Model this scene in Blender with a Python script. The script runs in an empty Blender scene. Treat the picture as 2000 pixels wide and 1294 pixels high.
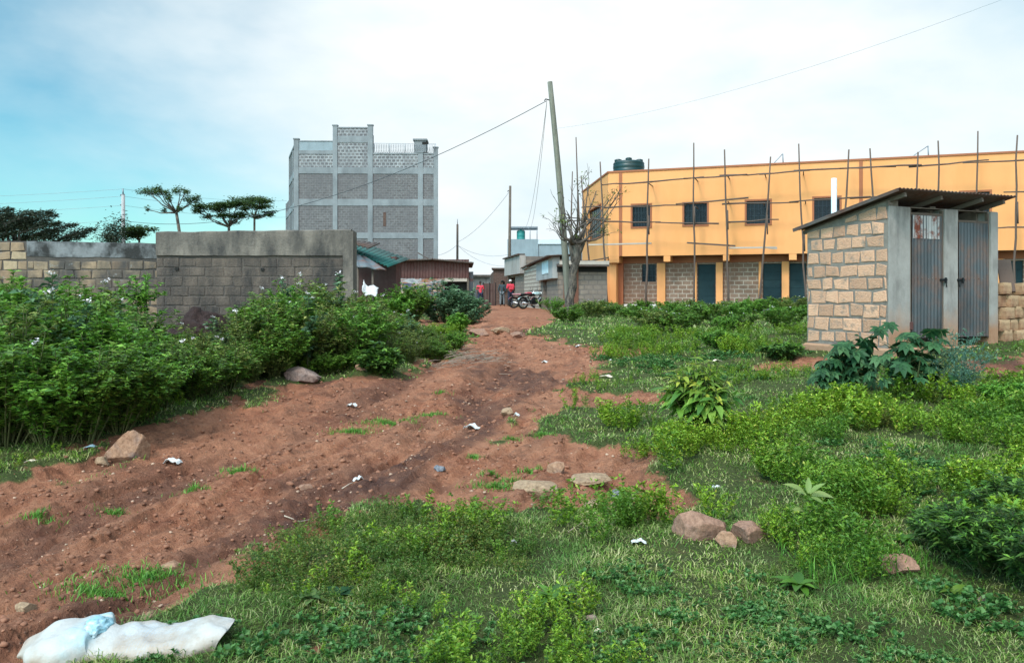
import bpy, bmesh, math, random
import numpy as np
from mathutils import Vector, Matrix, noise as mnoise

random.seed(7)
RNG = np.random.default_rng(7)
SC = bpy.context.scene
COL = SC.collection
R = math.radians
PI = math.pi
F, CX, HY, CAMZ = 1600.0, 1000.0, 575.0, 1.6      # focal length in photo pixels, optical axis, horizon row, eye height

# ------------------------------------------------------------------ helpers
def pt(px, py, d):
    return Vector(((px - CX) / F * d, d, CAMZ + (HY - py) * d / F))

def link(o, parent=None):
    COL.objects.link(o)
    if parent is not None:
        o.parent = parent
    return o

def tag(o, label, cat, group=None, kind=None):
    o['label'] = label
    o['category'] = cat
    if group: o['group'] = group
    if kind: o['kind'] = kind
    return o

def thing(name, label, cat, loc=(0, 0, 0), rz=0.0, group=None):
    o = bpy.data.objects.new(name, None)
    o.empty_display_size = 0.2
    COL.objects.link(o)
    o.location = loc
    o.rotation_euler = (0, 0, rz)
    return tag(o, label, cat, group)

def children(o, allc):
    return [c for c in allc if c.parent == o]

def dup(root, loc, rz=0.0, s=1.0, label=None, group=None, kids=None):
    c = root.copy(); COL.objects.link(c)
    c.location = loc; c.rotation_euler = (0, 0, rz)
    c.scale = (s, s, s) if not hasattr(s, '__len__') else s
    if label: c['label'] = label
    if group: c['group'] = group
    for ch in list(root.children):
        k = ch.copy(); COL.objects.link(k); k.parent = c
        for g in list(ch.children):
            q = g.copy(); COL.objects.link(q); q.parent = k
    return c

def np_mesh(name, V, Fc, mats=(), midx=None, smooth=False):
    """V (n,3); Fc an array (m,k) or a list of such arrays."""
    if not isinstance(Fc, list): Fc = [Fc]
    Fc = [np.asarray(f, dtype=np.int32) for f in Fc if len(f)]
    me = bpy.data.meshes.new(name)
    V = np.ascontiguousarray(V, dtype=np.float32)
    me.vertices.add(len(V)); me.vertices.foreach_set('co', V.ravel())
    nl = sum(f.size for f in Fc); npoly = sum(len(f) for f in Fc)
    me.loops.add(nl); me.polygons.add(npoly)
    me.loops.foreach_set('vertex_index', np.concatenate([f.ravel() for f in Fc]))
    tot = np.concatenate([np.full(len(f), f.shape[1], dtype=np.int32) for f in Fc])
    st = np.concatenate([[0], np.cumsum(tot)[:-1]]).astype(np.int32)
    me.polygons.foreach_set('loop_start', st)
    for m in mats: me.materials.append(m)
    if midx is not None: me.polygons.foreach_set('material_index', np.asarray(midx, dtype=np.int32))
    if smooth: me.polygons.foreach_set('use_smooth', np.ones(npoly, dtype=bool))
    me.update(calc_edges=True)
    return me

def np_obj(name, V, Fc, mats=(), parent=None, midx=None, smooth=False, loc=(0, 0, 0), rz=0.0):
    o = bpy.data.objects.new(name, np_mesh(name, V, Fc, mats, midx, smooth))
    o.location = loc; o.rotation_euler = (0, 0, rz)
    return link(o, parent)

class MB:
    """collects faces; build() links them as one mesh object"""
    def __init__(s): s.v = []; s.f = []; s.m = []; s.sm = []
    def add(s, vs, fs, mi=0, sm=False):
        b = len(s.v); s.v += [tuple(p) for p in vs]
        for f in fs: s.f.append([b + i for i in f]); s.m.append(mi); s.sm.append(sm)
    def quad(s, a, b, c, d, mi=0): s.add([a, b, c, d], [(0, 1, 2, 3)], mi)
    def box(s, x0, x1, y0, y1, z0, z1, mi=0, bev=0.0):
        if bev <= 0:
            vs = [(x, y, z) for z in (z0, z1) for (x, y) in ((x0, y0), (x1, y0), (x1, y1), (x0, y1))]
            s.add(vs, [(3, 2, 1, 0), (4, 5, 6, 7), (0, 1, 5, 4), (1, 2, 6, 5), (2, 3, 7, 6), (3, 0, 4, 7)], mi)
        else:
            b = min(bev, (x1 - x0) * .45, (y1 - y0) * .45, (z1 - z0) * .45)
            vs = []
            for (z, i) in ((z0, b), (z0 + b, 0), (z1 - b, 0), (z1, b)):
                vs += [(x0 + i, y0 + i, z), (x1 - i, y0 + i, z), (x1 - i, y1 - i, z), (x0 + i, y1 - i, z)]
            fs = [(3, 2, 1, 0), (12, 13, 14, 15)]
            for k in range(3):
                for j in range(4):
                    a, c = k * 4 + j, k * 4 + (j + 1) % 4
                    fs.append((a, c, c + 4, a + 4))
            s.add(vs, fs, mi)
    def bar(s, p, q, w, h=None, mi=0, up=(0, 0, 1)):
        p = Vector(p); q = Vector(q); h = h or w
        d = (q - p).normalized(); u = Vector(up)
        if abs(d.dot(u)) > .97: u = Vector((0, 1, 0))
        sd = d.cross(u).normalized(); n = sd.cross(d)
        c = [sd * (a * w / 2) + n * (b * h / 2) for a, b in ((-1, -1), (1, -1), (1, 1), (-1, 1))]
        s.add([p + k for k in c] + [q + k for k in c],
              [(3, 2, 1, 0), (4, 5, 6, 7), (0, 1, 5, 4), (1, 2, 6, 5), (2, 3, 7, 6), (3, 0, 4, 7)], mi)
    def tube(s, pts, rad, n=8, mi=0, cap=True, sm=True):
        pts = [Vector(p) for p in pts]
        if not hasattr(rad, '__len__'): rad = [rad] * len(pts)
        vs = []; prev = None
        for i, p in enumerate(pts):
            d = (pts[min(i + 1, len(pts) - 1)] - pts[max(i - 1, 0)])
            d = d.normalized() if d.length > 1e-9 else Vector((0, 0, 1))
            if prev is None:
                u = Vector((1, 0, 0)) if abs(d.x) < .8 else Vector((0, 1, 0))
                a = d.cross(u).normalized()
            else:
                a = (prev - d * prev.dot(d))
                a = a.normalized() if a.length > 1e-6 else d.orthogonal().normalized()
            prev = a; b = d.cross(a)
            for k in range(n):
                t = 2 * PI * k / n
                vs.append(p + (a * math.cos(t) + b * math.sin(t)) * rad[i])
        fs = []
        for i in range(len(pts) - 1):
            for k in range(n):
                k2 = (k + 1) % n
                fs.append((i * n + k, i * n + k2, (i + 1) * n + k2, (i + 1) * n + k))
        if cap:
            fs.append(tuple(reversed(range(n)))); m = (len(pts) - 1) * n
            fs.append(tuple(range(m, m + n)))
        s.add(vs, fs, mi, sm)
    def lathe(s, prof, c=(0, 0, 0), n=24, mi=0, sm=True):
        vs = []
        for r, z in prof:
            for k in range(n):
                t = 2 * PI * k / n
                vs.append((c[0] + r * math.cos(t), c[1] + r * math.sin(t), c[2] + z))
        fs = []
        for i in range(len(prof) - 1):
            for k in range(n):
                k2 = (k + 1) % n
                fs.append((i * n + k, i * n + k2, (i + 1) * n + k2, (i + 1) * n + k))
        fs.append(tuple(reversed(range(n)))); m = (len(prof) - 1) * n
        fs.append(tuple(range(m, m + n)))
        s.add(vs, fs, mi, sm)
    def corr(s, p0, u, v, W, H, pitch=.076, amp=.009, mi=0, per=8, wob=0.0, jag=0.0):
        """corrugated sheet: waves across u, ridges along v"""
        u = Vector(u).normalized(); v = Vector(v).normalized(); n = u.cross(v).normalized(); p0 = Vector(p0)
        N = max(2, int(W / pitch * per)); vs = []; M = 5
        for j in range(M):
            for i in range(N + 1):
                x = W * i / N; y = H * j / (M - 1)
                if j == M - 1 and jag: y -= jag * random.random()
                o = math.sin(2 * PI * x / pitch) * amp + wob * mnoise.noise(Vector((x * 1.3, y * 1.3, W)))
                vs.append(p0 + u * x + v * y + n * o)
        fs = [(j * (N + 1) + i, j * (N + 1) + i + 1, (j + 1) * (N + 1) + i + 1, (j + 1) * (N + 1) + i) for j in range(M - 1) for i in range(N)]
        s.add(vs, fs, mi, True)
    def holes(s, x0, x1, z0, z1, hs, y=0.0, depth=.15, mi=0, mr=None):
        """vertical wall facing -y with rectangular openings and their reveals"""
        mr = mi if mr is None else mr
        xs = sorted({x0, x1} | {a for h in hs for a in h[:2] if x0 < a < x1})
        zs = sorted({z0, z1} | {a for h in hs for a in h[2:4] if z0 < a < z1})
        for i in range(len(xs) - 1):
            for j in range(len(zs) - 1):
                xm = (xs[i] + xs[i + 1]) / 2; zm = (zs[j] + zs[j + 1]) / 2
                if any(h[0] < xm < h[1] and h[2] < zm < h[3] for h in hs): continue
                s.quad((xs[i], y, zs[j]), (xs[i + 1], y, zs[j]), (xs[i + 1], y, zs[j + 1]), (xs[i], y, zs[j + 1]), mi)
        for a, b, c, d in [h[:4] for h in hs]:
            Y = y + depth
            s.quad((a, y, c), (a, Y, c), (a, Y, d), (a, y, d), mr); s.quad((b, Y, c), (b, y, c), (b, y, d), (b, Y, d), mr)
            s.quad((a, y, d), (a, Y, d), (b, Y, d), (b, y, d), mr); s.quad((a, Y, c), (a, y, c), (b, y, c), (b, Y, c), mr)
    def build(s, name, mats, parent=None, loc=(0, 0, 0), rz=0.0, smooth=None):
        me = bpy.data.meshes.new(name)
        me.from_pydata(s.v, [], s.f)
        if not isinstance(mats, (list, tuple)): mats = [mats]
        for m in mats: me.materials.append(m)
        me.polygons.foreach_set('material_index', s.m)
        me.polygons.foreach_set('use_smooth', s.sm if smooth is None else [smooth] * len(s.f))
        me.update()
        o = bpy.data.objects.new(name, me); o.location = loc; o.rotation_euler = (0, 0, rz)
        return link(o, parent)

class Frame:
    """local frame: x along a facade, y into it, z up from base; maps photo measurements onto its planes"""
    def __init__(s, x, y, z, ang): s.o = (x, y, z); s.a = ang; s.e = (math.cos(ang), math.sin(ang)); s.n = (-math.sin(ang), math.cos(ang))
    def at(s, px, py=None, yoff=0.0):
        ox = s.o[0] + s.n[0] * yoff; oy = s.o[1] + s.n[1] * yoff
        r = (px - CX) / F
        x = (r * oy - ox) / (s.e[0] - r * s.e[1])
        if py is None: return x
        d = oy + s.e[1] * x
        return x, CAMZ + (HY - py) * d / F - s.o[2]
    def world(s, x, y, z):
        return Vector((s.o[0] + s.e[0] * x + s.n[0] * y, s.o[1] + s.e[1] * x + s.n[1] * y, s.o[2] + z))

# ------------------------------------------------------------------ materials
class NT:
    def __init__(s, m):
        m.use_nodes = True; s.t = m.node_tree; s.n = s.t.nodes; s.l = s.t.links
        s.b = s.n.get('Principled BSDF'); s.out = s.n.get('Material Output')
    def node(s, typ, **kw):
        n = s.n.new(typ)
        for k, v in kw.items():
            if hasattr(n, k) and not isinstance(v, tuple): setattr(n, k, v)
        return n
    def link(s, a, b): s.l.new(a, b)
    def val(s, sock, v):
        if isinstance(v, bpy.types.NodeSocket): s.l.new(v, sock)
        elif v is not None: sock.default_value = v
    def coord(s, scale=(1, 1, 1), kind='Object'):
        tc = s.node('ShaderNodeTexCoord'); mp = s.node('ShaderNodeMapping')
        s.link(tc.outputs[kind], mp.inputs['Vector']); mp.inputs['Scale'].default_value = scale
        return mp.outputs['Vector']
    def noise(s, vec, scale, detail=4, rough=.55, dist=0.0):
        n = s.node('ShaderNodeTexNoise'); s.link(vec, n.inputs['Vector'])
        n.inputs['Scale'].default_value = scale; n.inputs['Detail'].default_value = detail
        n.inputs['Roughness'].default_value = rough; n.inputs['Distortion'].default_value = dist
        return n.outputs['Fac']
    def ramp(s, fac, stops, interp='LINEAR'):
        n = s.node('ShaderNodeValToRGB'); s.val(n.inputs['Fac'], fac); n.color_ramp.interpolation = interp
        el = n.color_ramp.elements
        while len(el) < len(stops): el.new(.5)
        for e, (p, c) in zip(el, stops):
            e.position = p; e.color = (c[0], c[1], c[2], 1) if hasattr(c, '__len__') else (c, c, c, 1)
        return n.outputs['Color']
    def mix(s, fac, a, b, typ='MIX'):
        n = s.node('ShaderNodeMixRGB'); n.blend_type = typ
        s.val(n.inputs[0], fac)
        for i, c in ((1, a), (2, b)):
            if isinstance(c, bpy.types.NodeSocket): s.link(c, n.inputs[i])
            else: n.inputs[i].default_value = (c[0], c[1], c[2], 1)
        return n.outputs[0]
    def math(s, op, a, b=None, c=None, clamp=False):
        n = s.node('ShaderNodeMath'); n.operation = op; n.use_clamp = clamp
        s.val(n.inputs[0], a)
        if b is not None: s.val(n.inputs[1], b)
        if c is not None: s.val(n.inputs[2], c)
        return n.outputs[0]
    def bump(s, h, strength=.3, dist=.02):
        n = s.node('ShaderNodeBump'); s.link(h, n.inputs['Height'])
        n.inputs['Strength'].default_value = strength; n.inputs['Distance'].default_value = dist
        s.link(n.outputs['Normal'], s.b.inputs['Normal'])
    def island(s):
        return s.node('ShaderNodeNewGeometry').outputs['Random Per Island']
    def objrand(s):
        return s.node('ShaderNodeObjectInfo').outputs['Random']
    def set(s, color=None, rough=None, metal=None, spec=None):
        s.val(s.b.inputs['Roughness'], rough); s.val(s.b.inputs['Metallic'], metal)
        if spec is not None: s.b.inputs['Specular IOR Level'].default_value = spec
        if color is not None:
            if isinstance(color, bpy.types.NodeSocket): s.link(color, s.b.inputs['Base Color'])
            else: s.b.inputs['Base Color'].default_value = (color[0], color[1], color[2], 1)

def mul(c, k): return tuple(min(1, a * k) for a in c)

def M_(name): return bpy.data.materials.new(name)

def plain(name, c, rough=.8, var=.25, sc=6, bump=.25, bsc=40, bdist=.01, metal=0.0, spec=.3, isl=0.0, stain=None, st_sc=(1, 1, .25), st_amt=(.45, .7), st_n=2.0, c2=None):
    m = M_(name); t = NT(m); v = t.coord()
    base = t.mix(t.noise(v, sc, 5, .6), mul(c, 1 - var), c2 or mul(c, 1 + var))
    if isl:
        base = t.mix(isl, base, t.ramp(t.island(), [(0, mul(c, .55)), (.5, c), (1, mul(c, 1.35))]))
    if stain is not None:
        sn = t.noise(t.coord(st_sc), st_n, 6, .65)
        base = t.mix(t.ramp(sn, [(st_amt[0], 0.0), (st_amt[1], 1.0)]), base, stain)
    t.set(base, rough, metal, spec)
    if bump: t.bump(t.noise(v, bsc, 4, .6), bump, bdist)
    return m

def leafmat(name, stops, trans=.3, rough=.5, spec=.35, objvar=.35, patch=None):
    m = M_(name); t = NT(m)
    col = t.ramp(t.island(), stops)
    if patch:
        n = t.noise(t.coord(kind='Object'), patch[0], 3, .55)
        col = t.mix(t.ramp(n, [(.4, 0.0), (.62, 1.0)]), col, t.mix(.75, col, patch[1]))
    if objvar:
        k = t.math('MULTIPLY_ADD', t.objrand(), objvar, 1 - objvar / 2)
        hs = t.node('ShaderNodeHueSaturation'); t.link(col, hs.inputs['Color']); t.link(k, hs.inputs['Value'])
        col = hs.outputs['Color']
    t.set(col, rough, 0, spec)
    tr = t.node('ShaderNodeBsdfTranslucent'); t.link(col, tr.inputs['Color'])
    mx = t.node('ShaderNodeMixShader'); mx.inputs[0].default_value = trans
    t.link(t.b.outputs[0], mx.inputs[1]); t.link(tr.outputs[0], mx.inputs[2]); t.link(mx.outputs[0], t.out.inputs['Surface'])
    return m

def brickmat(name, c1, c2, mortar, bw=.42, rh=.2, ms=.018, stain=None, rough=.9, bump=.5, streak=None):
    m = M_(name); t = NT(m)
    tc = t.node('ShaderNodeTexCoord'); sp = t.node('ShaderNodeSeparateXYZ'); t.link(tc.outputs['Object'], sp.inputs[0])
    cb = t.node('ShaderNodeCombineXYZ'); t.link(sp.outputs[0], cb.inputs[0]); t.link(sp.outputs[2], cb.inputs[1])
    w = t.node('ShaderNodeTexNoise'); t.link(cb.outputs[0], w.inputs['Vector']); w.inputs['Scale'].default_value = 2.2
    wv = t.node('ShaderNodeMixRGB'); wv.inputs[0].default_value = .035
    t.link(cb.outputs[0], wv.inputs[1]); t.link(w.outputs['Color'], wv.inputs[2])
    b = t.node('ShaderNodeTexBrick'); t.link(wv.outputs[0], b.inputs['Vector'])
    b.inputs['Scale'].default_value = 1; b.inputs['Brick Width'].default_value = bw; b.inputs['Row Height'].default_value = rh
    b.inputs['Mortar Size'].default_value = ms; b.inputs['Mortar Smooth'].default_value = .15; b.inputs['Bias'].default_value = 0
    for k, c in (('Color1', c1), ('Color2', c2), ('Mortar', mortar)): b.inputs[k].default_value = (*c, 1)
    col = b.outputs['Color']
    v = t.coord()
    col = t.mix(.55, col, t.ramp(t.noise(v, 5, 6, .7), [(.3, .25), (.7, .95)]), 'MULTIPLY')
    if stain: col = t.mix(t.ramp(t.noise(t.coord((1, 1, .4)), .6, 6, .65), [(.42, 0.0), (.68, .85)]), col, stain)
    if streak: col = t.mix(t.ramp(t.noise(t.coord((3, 3, .15)), 1.2, 5, .6), [(.5, 0.0), (.75, .8)]), col, streak)
    t.set(col, rough, 0, .2)
    inv = t.math('SUBTRACT', 1.0, b.outputs['Fac'])
    hh = t.math('ADD', inv, t.math('MULTIPLY', t.noise(v, 30, 4), .6))
    t.bump(hh, bump, .02)
    return m

def irontin(name, c, rust=(.16, .05, .02), ramt=(.55, .75), metal=.35, rough=.55, streak=(14, 14, .5), soot=None):
    m = M_(name); t = NT(m); v = t.coord()
    st = t.noise(t.coord(streak), 1.0, 4, .6)
    col = t.mix(st, mul(c, .65), mul(c, 1.4))
    rn = t.noise(v, 2.2, 7, .7)
    rf = t.ramp(rn, [(ramt[0], 0.0), (ramt[1], 1.0)])
    col = t.mix(rf, col, t.mix(t.noise(v, 25, 3), mul(rust, .6), mul(rust, 1.5)))
    if soot: col = t.mix(t.ramp(t.noise(t.coord((1, 1, .6)), 1.4, 5), [(.45, 0.0), (.7, .8)]), col, soot)
    t.set(col, t.math('MULTIPLY_ADD', rf, .3, rough), t.math('MULTIPLY_ADD', rf, -metal, metal), .35)
    t.bump(t.noise(v, 18, 4), .12, .01)
    return m

MAT = {}
MAT['concrete'] = plain('concrete', (.34, .335, .32), .88, .25, 3, .3, 30, stain=(.14, .135, .13), st_amt=(.46, .72))
MAT['concrete_old'] = plain('weathered_concrete', (.20, .165, .135), .92, .5, 2.6, .6, 18, .025, stain=(.06, .053, .048), st_sc=(1.5, 1.5, .5), st_amt=(.38, .64), st_n=1.6)
MAT['concrete_cool'] = plain('cool_grey_concrete', (.235, .245, .25), .9, .35, 1.2, .3, 12, stain=(.145, .15, .155), st_sc=(1, 1, .5), st_amt=(.45, .7), st_n=.5)
def earthy_post():
    m = M_('post_render_with_splashed_earth'); t = NT(m); v = t.coord()
    base = t.mix(t.noise(v, 4, 6, .65), (.2, .185, .165), (.43, .41, .375))
    base = t.mix(t.ramp(t.noise(t.coord((1.5, 1.5, .5)), 2.3, 6, .6), [(.5, 0.0), (.72, .8)]), base, (.105, .1, .095))
    sp = t.node('ShaderNodeSeparateXYZ'); tc = t.node('ShaderNodeTexCoord'); t.link(tc.outputs['Object'], sp.inputs[0])
    h = t.math('ADD', sp.outputs[2], t.math('MULTIPLY', t.noise(v, 3, 5), -.7))
    base = t.mix(t.ramp(h, [(-.1, 1.0), (.42, 0.0)]), base, t.mix(t.noise(v, 12, 4), (.30, .15, .085), (.42, .25, .155)))
    t.set(base, .92, 0, .2); t.bump(t.noise(v, 35, 5, .65), .35, .012)
    return m
MAT['post'] = earthy_post()
MAT['mortar'] = plain('grey_mortar', (.215, .18, .148), .95, .4, 14, .7, 60, .015, stain=(.10, .085, .07), st_sc=(1, 1, 1), st_amt=(.5, .72), st_n=3)
MAT['block'] = plain('tan_stone_block', (.58, .315, .195), .93, .28, 12, .9, 38, .022, isl=.55, stain=(.235, .185, .145), st_sc=(1, 1, 1), st_amt=(.52, .72), st_n=7)
MAT['wall_mortar'] = plain('dark_wall_mortar', (.115, .092, .077), .95, .5, 3, .6, 40, .015, stain=(.04, .038, .036), st_sc=(1, 1, .6), st_amt=(.42, .66), st_n=1.0)
def wall_block():
    m = M_('stained_tan_stone_block'); t = NT(m); v = t.coord()
    c = t.ramp(t.island(), [(0, (.22, .16, .11)), (.35, (.40, .27, .17)), (.7, (.47, .34, .215)), (1, (.33, .21, .13))])
    c = t.mix(.5, c, t.ramp(t.noise(v, 11, 5, .65), [(.25, .35), (.75, 1.0)]), 'MULTIPLY')
    c = t.mix(t.ramp(t.noise(t.coord((1, 1, .8)), .75, 5, .6), [(.40, 0.0), (.58, .93)]), c, (.06, .056, .054))
    c = t.mix(t.ramp(t.noise(t.coord((1, 1, 1)), 5, 5, .7), [(.6, 0.0), (.75, .6)]), c, (.36, .36, .35))
    t.set(c, .93, 0, .2); t.bump(t.noise(v, 35, 4), .5, .012)
    return m
MAT['wall_block'] = wall_block()
MAT['dark_block'] = plain('sooty_stone_block', (.155, .115, .09), .94, .55, 4, .8, 30, .02, isl=.3, stain=(.045, .039, .036), st_sc=(1.3, 1.3, .5), st_amt=(.35, .62), st_n=1.4)
MAT['orange'] = plain('orange_paint', (.78, .336, .122), .75, .06, 1.5, .1, 25, .006, stain=(.70, .295, .095), st_sc=(1, 1, .3), st_amt=(.45, .75), st_n=.5)
MAT['brown_paint'] = plain('red_brown_paint', (.34, .115, .05), .7, .12, 3, .08, 25)
MAT['white_paint'] = plain('white_plinth_paint', (.72, .70, .66), .8, .08, 4, .1, stain=(.4, .3, .22), st_sc=(1, 1, 1), st_amt=(.55, .8))
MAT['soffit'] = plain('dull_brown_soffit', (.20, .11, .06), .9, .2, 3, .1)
MAT['shop_brick'] = brickmat('shopfront_block', (.255, .155, .105), (.31, .205, .145), (.50, .41, .32), .42, .21, .022, stain=(.19, .10, .065))
MAT['tower_brick'] = brickmat('tower_block', (.155, .138, .136), (.205, .188, .185), (.26, .25, .245), .4, .2, .02, stain=(.13, .12, .122), bump=.4)
MAT['tower_rough'] = brickmat('tower_rough_block', (.15, .14, .145), (.26, .245, .24), (.42, .42, .42), .34, .27, .05, stain=(.14, .135, .14), bump=.5)
MAT['lane_brick'] = brickmat('lane_block', (.26, .20, .155), (.33, .26, .205), (.19, .16, .14), .4, .22, .03, stain=(.2, .155, .13))
MAT['lane_dark'] = brickmat('red_brown_brick', (.12, .06, .045), (.16, .08, .06), (.2, .15, .12), .3, .1, .012, stain=(.1, .065, .055))
MAT['grey_render'] = plain('blue_grey_render', (.26, .305, .325), .9, .2, 1.5, .2, 15, stain=(.2, .23, .24), st_amt=(.5, .8))
MAT['pole'] = plain('weathered_grey_green_timber', (.18, .17, .13), .85, .35, 3, .4, 20, stain=(.09, .095, .075), st_sc=(8, 8, .5), st_amt=(.45, .7))
MAT['scaffold'] = plain('grey_brown_timber', (.105, .072, .056), .9, .4, 4, .4, 40, isl=.5)
MAT['board'] = plain('bleached_board', (.42, .35, .29), .9, .3, 5, .2, 30)
MAT['timber'] = plain('rough_timber', (.12, .092, .072), .9, .4, 6, .4, 40)
MAT['rafter'] = plain('roof_timber', (.15, .122, .10), .9, .3, 6, .4, 40)
MAT['bark'] = plain('mottled_tree_bark', (.19, .155, .12), .95, .5, 5, 1.0, 18, .05, stain=(.055, .046, .038), st_sc=(2, 2, .7), st_amt=(.4, .58), st_n=4)
MAT['twig'] = plain('dark_twig', (.10, .08, .065), .9, .3, 6, .2, 40)
MAT['stem'] = plain('green_brown_stem', (.09, .10, .035), .8, .3, 8, .2, 40)
MAT['tin'] = irontin('galvanised_sheet', (.088, .102, .108), rust=(.15, .085, .06), ramt=(.45, .68), soot=(.03, .04, .045), streak=(40, 40, .6))
MAT['tin_roof'] = irontin('dark_roof_sheet', (.10, .085, .075), rust=(.09, .04, .025), ramt=(.4, .65), metal=.2, rough=.7)
MAT['tin_pale'] = irontin('pale_patch_sheet', (.38, .37, .35), rust=(.17, .045, .025), ramt=(.47, .56), metal=.2)
MAT['rust'] = irontin('rusted_sheet', (.115, .056, .048), rust=(.085, .034, .03), ramt=(.4, .7), metal=.1, rough=.8)
MAT['green_tin'] = irontin('faded_green_sheet', (.010, .095, .078), rust=(.03, .06, .055), ramt=(.5, .8), metal=.1, rough=.6)
MAT['black_iron'] = plain('black_iron', (.02, .022, .024), .5, .3, 10, .1, metal=.5)
MAT['glass'] = plain('dark_pane', (.010, .016, .022), .25, .2, 3, 0, spec=.2)
MAT['grille'] = plain('dark_blue_iron', (.018, .032, .042), .6, .2, 5, 0, spec=.25)
MAT['door_teal'] = plain('dark_teal_door_paint', (.010, .030, .034), .6, .3, 4, .1, 30, spec=.2)
MAT['dark'] = plain('unlit_interior', (.02, .018, .016), .9, .2, 4, 0)
MAT['tank_green'] = plain('dark_green_plastic', (.006, .03, .028), .4, .15, 4, 0, spec=.45)
MAT['tank_teal'] = plain('teal_plastic', (.02, .20, .18), .45, .15, 4, 0, spec=.45)
MAT['pvc'] = plain('white_pipe', (.56, .60, .63), .5, .05, 4, 0)
MAT['wire'] = plain('black_cable', (.055, .06, .065), .7, .1, 4, 0)
MAT['wire_faint'] = plain('grey_cable', (.30, .32, .34), .7, .1, 4, 0)
MAT['steel'] = plain('grey_steel', (.23, .25, .27), .5, .2, 8, 0, metal=.5)
MAT['soil'] = plain('dark_heaped_soil', (.036, .020, .017), .95, .5, 6, .9, 14, .06)
MAT['skin'] = plain('brown_skin', (.10, .05, .032), .55, .1, 8, 0)
MAT['hair'] = plain('black_hair', (.015, .013, .012), .8, .1, 20, 0)
MAT['red_cloth'] = plain('pinkish_red_cloth', (.62, .05, .075), .85, .15, 8, 0)
MAT['navy_cloth'] = plain('navy_cloth', (.025, .03, .055), .85, .2, 8, 0)
MAT['slate_cloth'] = plain('dark_slate_cloth', (.035, .05, .055), .85, .2, 8, 0)
MAT['wine_cloth'] = plain('dark_wine_cloth', (.13, .025, .035), .85, .2, 8, 0)
MAT['grey_cloth'] = plain('grey_cloth', (.14, .145, .15), .85, .2, 8, 0)
MAT['white_cloth'] = plain('white_cloth', (.60, .58, .56), .8, .1, 5, .2, 20)
MAT['rubber'] = plain('black_rubber', (.018, .018, .018), .8, .2, 8, 0)
MAT['red_enamel'] = plain('red_enamel', (.32, .03, .04), .3, .1, 8, 0, spec=.5)
MAT['pale_enamel'] = plain('pale_aqua_enamel', (.42, .58, .58), .35, .1, 8, 0, spec=.5)
MAT['seat_pink'] = plain('pinkish_seat_cover', (.42, .19, .20), .7, .15, 8, 0)
MAT['chrome'] = plain('dull_chrome', (.5, .5, .5), .3, .1, 8, 0, metal=.9)
MAT['cream'] = plain('cream_board', (.68, .55, .42), .8, .1, 5, 0)
MAT['litter_white'] = plain('white_plastic', (.58, .57, .55), .5, .1, 9, .2, 30, stain=(.45, .36, .3), st_sc=(1, 1, 1), st_amt=(.55, .8), st_n=9)
MAT['litter_blue'] = plain('pale_blue_wrapper', (.52, .66, .70), .5, .15, 9, .2, 30)
MAT['litter_cream'] = plain('cream_paper', (.66, .55, .40), .7, .15, 9, .2, 30)
MAT['dry'] = plain('dry_twig', (.27, .20, .15), .9, .3, 9, 0)
MAT['pale_twig'] = plain('bleached_twig', (.50, .40, .31), .9, .2, 9, 0)

def rockmat(name, c, c2, top):
    m = M_(name); t = NT(m); v = t.coord()
    base = t.mix(t.noise(v, 7, 7, .7), mul(c, .55), c2)
    base = t.mix(t.ramp(t.noise(v, 3.2, 5, .6, .6), [(.5, 0.0), (.68, .85)]), base, top)
    base = t.mix(t.ramp(t.noise(v, 40, 3, .6), [(.35, .5), (.6, 0.0)]), base, mul(c, .3))
    t.set(base, .9, 0, .25); t.bump(t.noise(v, 16, 8, .7), .7, .03)
    return m
MAT['rock_orange'] = rockmat('orange_tan_rock', (.40, .19, .10), (.52, .31, .20), (.20, .16, .155))
MAT['rock_tan'] = rockmat('tan_rock', (.42, .26, .155), (.52, .35, .22), (.30, .17, .10))
MAT['rock_red'] = rockmat('red_brown_rock', (.34, .165, .105), (.46, .265, .18), (.24, .15, .12))
MAT['rock_grey'] = rockmat('grey_pink_rock', (.34, .21, .165), (.42, .31, .26), (.20, .155, .14))
MAT['rock_slate'] = rockmat('blue_grey_rock', (.19, .19, .21), (.28, .28, .30), (.12, .11, .12))

# foliage
MAT['leaf_weed'] = leafmat('weed_leaf', [(0, (.035, .075, .012)), (.35, (.08, .165, .02)), (.75, (.13, .255, .026)), (1, (.25, .36, .05))], .28, .5)
MAT['leaf_olive'] = leafmat('olive_weed_leaf', [(0, (0.047, 0.077, 0.020)), (.4, (0.110, 0.175, 0.029)), (.8, (0.196, 0.259, 0.047)), (1, (0.392, 0.364, 0.100))], .3, .55)
MAT['leaf_grey'] = leafmat('grey_green_leaf', [(0, (0.035, 0.077, 0.040)), (.5, (0.084, 0.182, 0.077)), (1, (0.196, 0.308, 0.153))], .25, .6)
MAT['leaf_mid'] = leafmat('bright_green_leaf', [(0, (0.047, 0.126, 0.020)), (.5, (0.118, 0.266, 0.027)), (1, (0.235, 0.420, 0.053))], .3, .5)
MAT['leaf_lime'] = leafmat('yellow_green_leaf', [(0, (0.071, 0.138, 0.020)), (.55, (0.193, 0.287, 0.033)), (1, (0.541, 0.529, 0.076))], .35, .45, objvar=0)
MAT['leaf_broad'] = leafmat('broad_green_leaf', [(0, (0.071, 0.140, 0.040)), (.6, (0.157, 0.238, 0.066)), (1, (0.314, 0.378, 0.133))], .3, .5, objvar=.2)
TIP_LEAF = {'grey_green_leaf': 'leaf_grey', 'dark_fern_leaf': 'leaf_mid', 'olive_weed_leaf': 'leaf_tip_olive'}
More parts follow.
